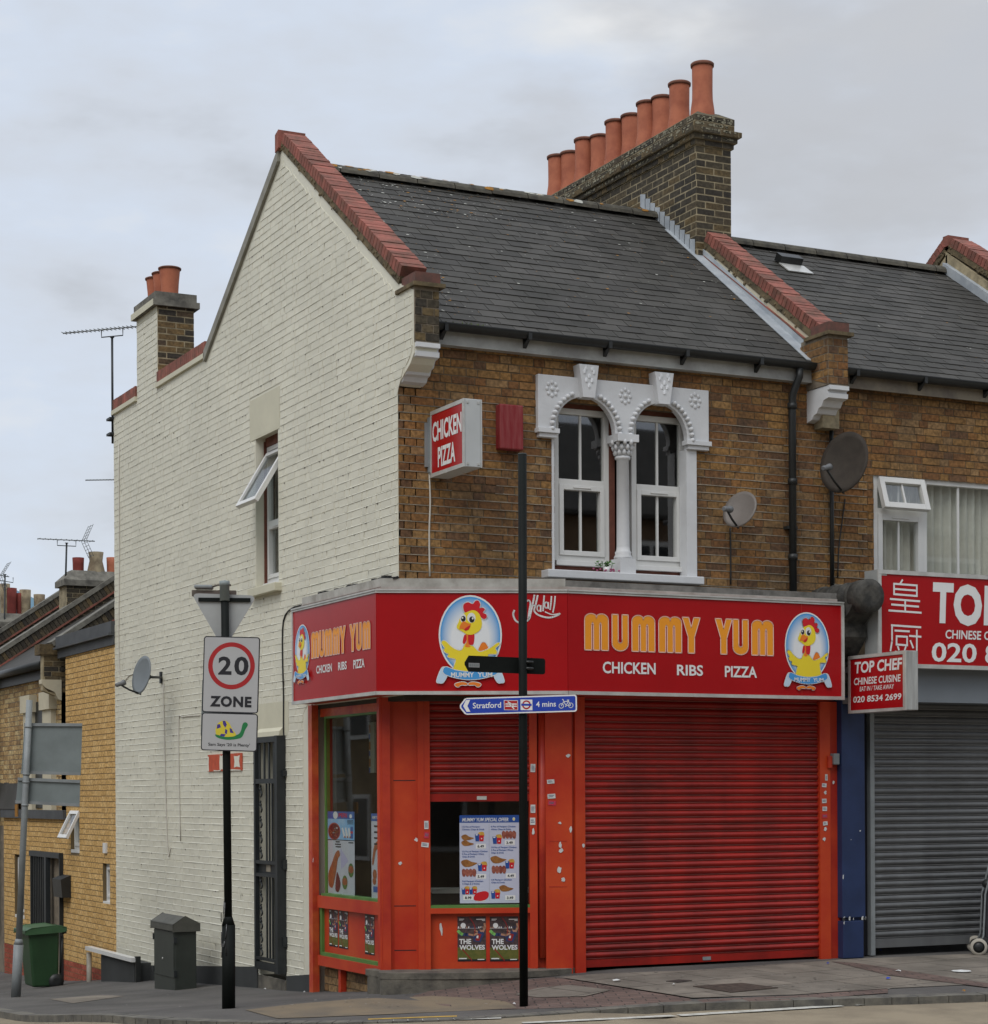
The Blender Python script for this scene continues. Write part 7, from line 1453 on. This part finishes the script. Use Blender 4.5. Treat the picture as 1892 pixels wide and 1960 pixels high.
# ---- shopping trolley at the right edge
tb = gpt(1874, 1829); TR = thing('shopping_trolley', tb, 'two wheeled shopping trolley with dark bag at the right edge before the grey shutter', 'trolley')
f = camframe(tb, .15); mb = MB()
for c in (.0, -.42): mb.lathe(f.w(0, .085, c), [(.02, -.012), (.06, -.012), (.062, .0), (.06, .012), (.02, .012)], 22, axis=f.n, caps=False); mb.lathe(f.w(0, .085, c), [(.062, -.014), (.085, -.012), (.087, 0), (.085, .012), (.062, .014)], 22, axis=f.n, caps=False)
for c in (.0, -.42):
    m2 = MB(); m2.lathe(f.w(0, .085, c), [(.058, -.016), (.085, -.014), (.088, 0), (.085, .014), (.058, .016)], 24, axis=f.n, caps=False); wh = m2.build('wheel', mat('cream_tyre', (.42, .39, .33), .7, .2), TR)
    m2 = MB(); m2.lathe(f.w(0, .085, c), [(.0, -.02), (.02, -.018), (.058, -.006), (.058, .006), (.02, .018), (0, .02)], 18, axis=f.n); m2.build('rim', M_BLACK, wh)
m2 = MB(); m2.tube([f.w(0, .085, .0), f.w(0, .085, -.42)], .008, 8); m2.tube([f.w(0, .085, -.03), f.w(.05, .2, -.03), f.w(.07, .62, -.03), f.w(.16, .98, -.03), f.w(.2, 1.0, -.03), f.w(.2, 1.0, -.39), f.w(.16, .98, -.39), f.w(.07, .62, -.39), f.w(.05, .2, -.39), f.w(0, .085, -.39)], .010, 8); m2.build('frame', M_GALV, TR)
m2 = MB(); pts = rrect(.07, .16, .42, .66, .05); m2.prism([f.w(a, b, -.36) for a, b in pts], f.n*.3); m2.build('bag', mat('trolley_bag', (.03, .03, .035), .8, .4, 8.), TR, bevel=.03, seg=3)
m2 = MB(); m2.ball(f.w(.10, .72, -.1), .06, .06, .05, 6); m2.ball(f.w(.2, .70, -.22), .09, .09, .06, 6); m2.build('bag_flap', M_BLACK, TR)
# ================================================================== DISHES, AERIALS, CABLES
def dish(c, face, rx, ry, wallpt, lab, m_, lnb=.95, drop=.75):
    c = Vector(c); z = Vector(face).normalized(); x = Vector((0, 0, 1)).cross(z).normalized(); y = z.cross(x); T = thing('satellite_dish', wallpt, lab, 'satellite dish', 'satellite dishes on the walls')
    mb = MB(); mb.sm = True; n, R_ = 30, 6; rings = []
    for s_ in (0, -.010):
        for k in (range(R_+1) if s_ == 0 else range(R_, -1, -1)):
            q = max(k/R_, .01); d = .16*q*q*rx; rings.append(mb.add([c+x*(rx*q*math.cos(2*math.pi*j/n))+y*(ry*q*math.sin(2*math.pi*j/n))+z*(d+s_) for j in range(n)]))
    for a, b in zip(rings, rings[1:]):
        for j in range(n): l = (j+1) % n; mb.face((a+j, a+l, b+l, b+j))
    mb.build('reflector', m_, T)
    bt = c-y*ry*.96; L_ = c+z*rx*lnb*1.55-y*ry*drop
    mb = MB(); mb.tube([bt-z*.01, lerp(bt, L_, .5)-y*.01, L_], .011, 8); mb.build('arm', M_BLACK, T)
    mb = MB(); d = (c-L_).normalized(); mb.lathe(L_-d*.05, [(.018, 0), (.026, .01), (.026, .09), (.034, .10), (.034, .125)], 14, axis=d); mb.build('receiver', M_DISH, T)
    mb = MB(); mb.tube([c-z*.01, c-z*.09], .03, 8); wp = Vector(wallpt); mb.tube([c-z*.07, lerp(c-z*.07, wp, .5), wp], .016, 8); w_ = .045
    mb.cube(wp-Vector((0, 0, .07)), .05, .05, .14); mb.build('mount', M_IRON, T)
wp = SIDE.w(*SIDE.px(311, 1297), .005); c_ = hit(275, 1293, wp+Vector((-.40, 0, 0)), (1, 0, 0))
dish(c_, -RT*.74-FW*.62+Vector((0, 0, .2)), .20, .235, wp, 'grey satellite dish on the white side wall', mat('dish_blue_grey', (.17, .19, .20), .5, .2, 3.))
wp = FRONT.w(*FRONT.px(1618, 905), .005); c_ = hit(1620, 887, (0, -.36, 0), (0, 1, 0))
dish(c_, -RT*.66-FW*.72+Vector((0, 0, .2)), .275, .315, wp, 'large dark mesh satellite dish on the brown brick by the neighbour window', mat('dish_brown_mesh', (.045, .036, .028), .8, .3, 8.), .8, .5)
wp = FRONT.w(*FRONT.px(1428, 975), .005); c_ = hit(1419, 977, (0, -.28, 0), (0, 1, 0))
dish(c_, -RT*.60-FW*.75+Vector((0, 0, .35)), .185, .19, wp, 'small grey satellite dish on the brown brick right of the arched windows', mat('dish_taupe', (.17, .15, .135), .5, .2, 3.), .85, .55)
def aerial(mast0, mast1, b0, b1, n, half, lab, refl=False, plane=None, fat=1):
    T = thing('tv_aerial', mast0, lab, 'aerial', 'rooftop television aerials'); mb = MB(); mb.tube([mast0, mast1], .016*fat, 8); d = (b1-b0).normalized(); s_ = d.cross(Vector((0, 0, 1))).normalized(); up_ = s_.cross(d)
    q = b0+d*((mast1-b0).dot(d)); mb.tube([mast1, mast1+Vector((0, 0, .01))], .03*fat, 8)
    mb.tube([q-d*.16, q-d*.16-Vector((0, 0, .10)), q+d*.16-Vector((0, 0, .10)), q+d*.16], .008*fat, 6); mb.build('mast', M_IRON, T)
    mb = MB(); mb.tube([b0, b1], .009*fat, 6)
    for k in range(n): p = lerp(b0, b1, (k+.3)/n); e = s_*half*lerp(.8, 1, k/n); mb.tube([p-e, p+e], .005*fat, 5)
    if refl:
        p = lerp(b0, b1, .93)
        for sg in (1, -1):
            a = (d*.45+up_*sg).normalized()
            for j in range(5): o = p+a*(.04+.06*j) - (d*.12 if True else 0); mb.tube([o-s_*.16, o+s_*.16], .004*fat, 5)
            for w_ in (-.16, 0, .16): mb.tube([p+s_*w_-d*.12, p+s_*w_-d*.12+a*.30], .005*fat, 5)
    mb.build('antenna', M_GALV, T); return T
m0 = Vector((.02, 9.42, 6.33)); m1 = Vector((.02, 9.42, hit(212, 646, (0, 9.42, 0), (0, 1, 0)).z)); zz = hit(212, 629, (0, 9.42, 0), (0, 1, 0)).z
A_ = aerial(m0, m1, hit(121, 638, (0, 0, zz), (0, 0, 1)), hit(262, 625, (0, 0, zz), (0, 0, 1)), 18, .09, 'tall television aerial on a mast fixed to the rear end of the white wall')
mb = MB()
for z in (6.42, 6.62): mb.box((-.06, 9.27, z), (.16, 0, 0), (0, .17, 0), (0, 0, .03))
mb.build('bracket', M_IRON, A_)
yy = 17.3; pp_ = lambda x, y, q: hit(x, y, (0, q, 0), (0, 1, 0))
aerial(pp_(126, 1112, yy), pp_(128, 1040, yy), pp_(72, 1031, yy), pp_(182, 1036, yy), 11, .12, 'television aerial with grid reflector above the terraced house chimney', True)
yy = 22.2; aerial(pp_(8, 1290, yy), pp_(10, 1100, yy), pp_(-30, 1096, yy), pp_(18, 1104, yy), 6, .14, 'television aerial at the far left edge over the chimney pots', True)
yy = 13.2; aerial(pp_(262, 1100, yy), pp_(262, 925, yy), pp_(164, 919, yy), pp_(300, 917, yy), 22, .06, 'thin television aerial poking out from behind the white rear wall')
def cable(f, c, pts, r, m_, lab):
    mb = MB(); mb.tube([f.w(*f.px(x, y, c), c) for x, y in spline(pts, 3, False)], r, 6); o = mb.build('wall_cable', m_); return tag(o, lab, 'cable', 'cables clipped to the walls')
for f, c, P, r, m_, lab in (
 (SIDE, .012, [(228, 850), (229, 1050), (229, 1290), (248, 1292), (262, 1287)], .006, M_CABLEW, 'thin cable down the rear edge of the white wall to the grey dish'),
 (SIDE, .012, [(313, 1305), (315, 1400), (319, 1560), (322, 1628), (324, 1638), (327, 1622)], .006, M_CABLEW, 'thin cable hanging down the white wall below the grey dish'),
 (SIDE, .012, [(383, 1369), (350, 1372), (343, 1378), (343, 1480), (346, 1610)], .006, M_CABLEW, 'looped cable on the white wall left of the zone sign'),
 (SIDE, .014, [(762, 1104), (700, 1122), (640, 1146), (585, 1157), (558, 1165), (543, 1188), (541, 1250), (543, 1330), (543, 1400), (545, 1411)], .008, M_CABLE, 'black cable running round the end of the fascia sign to the barred door'),
 (FRONT, .014, [(822, 900), (824, 960), (822, 1020), (823, 1103)], .008, M_CABLEW, 'cream cable down the brown brick below the chicken and pizza box sign'),
 (FRONT, .014, [(1398, 1010), (1399, 1060), (1399, 1118)], .008, M_CABLE, 'black cable straight down from the small grey dish'),
 (FRONT, .02, [(1618, 955), (1612, 1000), (1606, 1050), (1604, 1105)], .007, M_CABLE, 'black cable hanging from the large dark dish')): cable(f, c, P, r, m_, lab)
mb = MB(); x = FRONT.px(1591, 900, .03)[0]; mb.tube([(x, -.04, 5.33), (x, -.04, 3.66)], .022, 10); tag(mb.build('waste_pipe', M_BLACK), 'thin black pipe down the brown brick below the white corbel between the two shops', 'pipe')
# painted notice on the white wall
a0, b0 = SIDE.px(399, 1477, .012); a1, b1 = SIDE.px(464, 1441, .012); mb = MB(); mb.rect(SIDE, a0, b0, a1, b1, .008, .018); mb.mi = 1
for x0, y0, x1, y1 in ((.36, .05, .47, .95), (.0, .0, .03, .9), (.78, .2, .95, .85), (.18, 0, .4, .08), (.5, 0, .98, .06)): mb.flat(SIDE, [(lerp(a0, a1, lerp(x0, x1, u_)+random.uniform(-.015, .015)), lerp(b0, b1, lerp(y0, y1, v_)+random.uniform(-.03, .03))) for u_, v_ in ((0, 0), (.5, .05), (1, 0), (.95, .5), (1, 1), (.5, .96), (0, 1), (.08, .5))], .019)
tag(mb.build('wall_notice', [mat('notice_red', (.52, .085, .035), .7, .25, 12.), M_WHITER]), 'worn orange red notice with white patches on the white wall behind the zone sign post', 'notice')
# ================================================================== SMALL THINGS ON THE PAVEMENT
def onground(name, pts, dz, m_, h=.004):
    P = [gpt(x, y) for x, y in pts]; mb = MB(); mb.prism([p+Vector((0, 0, dz)) for p in P], (0, 0, h)); return mb
pc = [(1327, 1890), (1420, 1884), (1490, 1893), (1400, 1902)]; mb = onground('m', pc, .006, None, .008); o = mb.build('manhole_cover', mat('rusty_iron_cover', (.075, .055, .042), .8, .6, 18., bump=.8, bscale=60)); tag(o, 'large rusty brown manhole cover in the pavement before the red shutter', 'manhole cover')
mb = onground('m', [(1275, 1880), (1300, 1877), (1325, 1879), (1298, 1882.5)], .006, None, .006); tag(mb.build('manhole_cover', mat('small_cover', (.05, .04, .034), .8, .5, 14.)), 'small dark drain cover close to the foot of the red shutter', 'manhole cover')
for x, y, w, h, lab in ((1181, 1880, 20, 4, 'white crumpled paper lying below the left half of the red shutter'), (1290, 1888, 6, 3, 'small white scrap beside the small drain cover'), (1700, 1876, 12, 3, 'white flattened paper below the blue pilaster'), (1585, 1847, 6, 3, 'white scrap at the foot of the blue pilaster'), (793, 1897, 16, 2.5, 'thin white paper below the corner step'), (824, 1896, 12, 2.5, 'white paper sliver right of another below the corner step'), (583, 1902, 5, 6, 'white paper cup remains at the foot of the white wall'), (560, 1897, 5, 3, 'small white scrap left of the paper cup remains'), (1840, 1862, 50, 7, 'broad spill of white litter near the right edge'), (1720, 1862, 14, 3, 'pale litter scrap under the projecting sign'), (508, 1896, 9, 3, 'pale crumbs of litter at the barred door step'), (985, 1925, 7, 3, 'white scrap beside the foot of the slim black post'), (1845, 1900, 9, 3, 'orange brown leaf at the kerb near the right edge'), (1686, 1822, 10, 4, 'small blue wrapper at the foot of the grey shutter')):
    p = gpt(x, y); mb = MB(); k = 9; s_ = 1/220
    R_ = [(w*s_*.5*math.cos(2*math.pi*j/k)*random.uniform(.6, 1.1), h*s_*2.2*math.sin(2*math.pi*j/k)*random.uniform(.6, 1.1)) for j in range(k)]
    i = mb.add([p+RT*a+FW*b+Vector((0, 0, .012+random.uniform(0, .012))) for a, b in R_]+[p+Vector((0, 0, .03))])
    for j in range(k): mb.face((i+j, i+(j+1) % k, i+k))
    o = mb.build('paper_scrap', M_PAPER if 'blue' not in lab and 'leaf' not in lab else (M_BLUES if 'blue' in lab else M_LICH)); tag(o, lab, 'litter', 'litter on the pavement', 'thing')
mb = MB(); random.seed(12)
for _ in range(260):
    x, y = random.uniform(240, 1890), random.random(); p = gpt(x, lerp(1930 if x < 1100 else 1895, 1898 if x < 800 else 1862, y)); s_ = random.uniform(.004, .016); k = random.randint(4, 6); a = random.uniform(0, 6)
    mb.mi = 0 if random.random() < .45 else 1; mb.poly([p+Vector((math.cos(a+6.28*j/k)*s_*random.uniform(.6, 1.4), math.sin(a+6.28*j/k)*s_*random.uniform(.6, 1.4), .009)) for j in range(k)])
tag(mb.build('pavement_debris', [mat('gum_pale', (.33, .31, .28), .9, .3, 20), mat('gum_dark', (.05, .047, .043), .9, .3, 20)]), 'chewing gum spots and grit scattered over the pavement', 'debris', kind='stuff')
# ================================================================== ACROSS THE ROAD (seen in the glass) AND FAR OFF
OT = thing('brick_terrace', (0, -26, 0), 'brick terrace across the main road, mirrored darkly in the arched windows', 'building')
fo = Fr((0, -24.5, 0), (-1, 0, 0)); mb = MB(); mb.rect(fo, -38, -.6, 34, 8.3, -8, 0); mb.build('front_wall', mat('far_brick', (.24, .16, .10), .9, .4, 1.), OT)
mb = MB(); mb.prism([fo.w(-38.3, 8.2, .3), fo.w(-38.3, 8.3, .3), fo.w(-38.3, 11.2, -4), fo.w(-38.3, 8.2, -8.3)][::-1], fo.u*72.6); mb.build('roof', M_SLATE, OT)
wp_ = None
for k in range(16):
    for z, h in ((6.2, 1.5), (3.6, 1.7), (.4, 2.3)):
        mb = MB(); a = -36+k*4.4; mb.rect(fo, a, z, a+1.9, z+h, .0, .04); mb.mat(1); mb.rect(fo, a+.12, z+.12, a+.9, z+h-.12, .04, .05); mb.rect(fo, a+1.0, z+.12, a+1.78, z+h-.12, .04, .05); mb.build('window', [M_UPVC, M_BLACK], OT)
OS_ = thing('brick_terrace', (-16, 20, -2), 'terrace across the side street, mirrored in the side shop window', 'building')
mb = MB(); mb.box((-24, 2, -5), (9, 0, 0), (0, 46, 0), (0, 0, 11.2)); mb.build('front_wall', mat('far_yellow_brick', (.26, .19, .10), .9, .4, 1.), OS_)
mb = MB(); mb.prism([(-14.8, 1.8, 6.2), (-14.8, 1.8, 6.3), (-19.5, 1.8, 9.2), (-24.2, 1.8, 6.2)], (0, 46.4, 0)); mb.build('roof', M_SLATE, OS_)
for k in range(11):
    for z, h in ((3.3, 1.7), (-.2, 1.9)): mb = MB(); y = 3+k*4.2; mb.box((-15, y, z), (.06, 0, 0), (0, 1.5, 0), (0, 0, h)); mb.mat(1); mb.box((-14.94, y+.12, z+.12), (.01, 0, 0), (0, 1.26, 0), (0, 0, h-.24)); mb.build('window', [M_UPVC, M_BLACK], OS_)
yy = 60; pa, pbb = pp_(30, 1162, yy), pp_(95, 1165, yy); mb = MB(); n = 14; R_ = []
for k in range(n+1): t = k/n; R_.append((lerp(pa.x-6, pbb.x+1, t), 60, lerp(pa.z, pbb.z, t)-.9+1.9*math.sin(math.pi*t)**.7))
mb.prism([(R_[0][0], 60, 0)]+R_+[(R_[-1][0], 60, 0)], (0, 14, 0)); tag(mb.build('distant_hall', mat('pale_blue_metal', (.24, .42, .55), .5, .1)), 'pale blue curved roof far behind the chimney pots at the left', 'building')
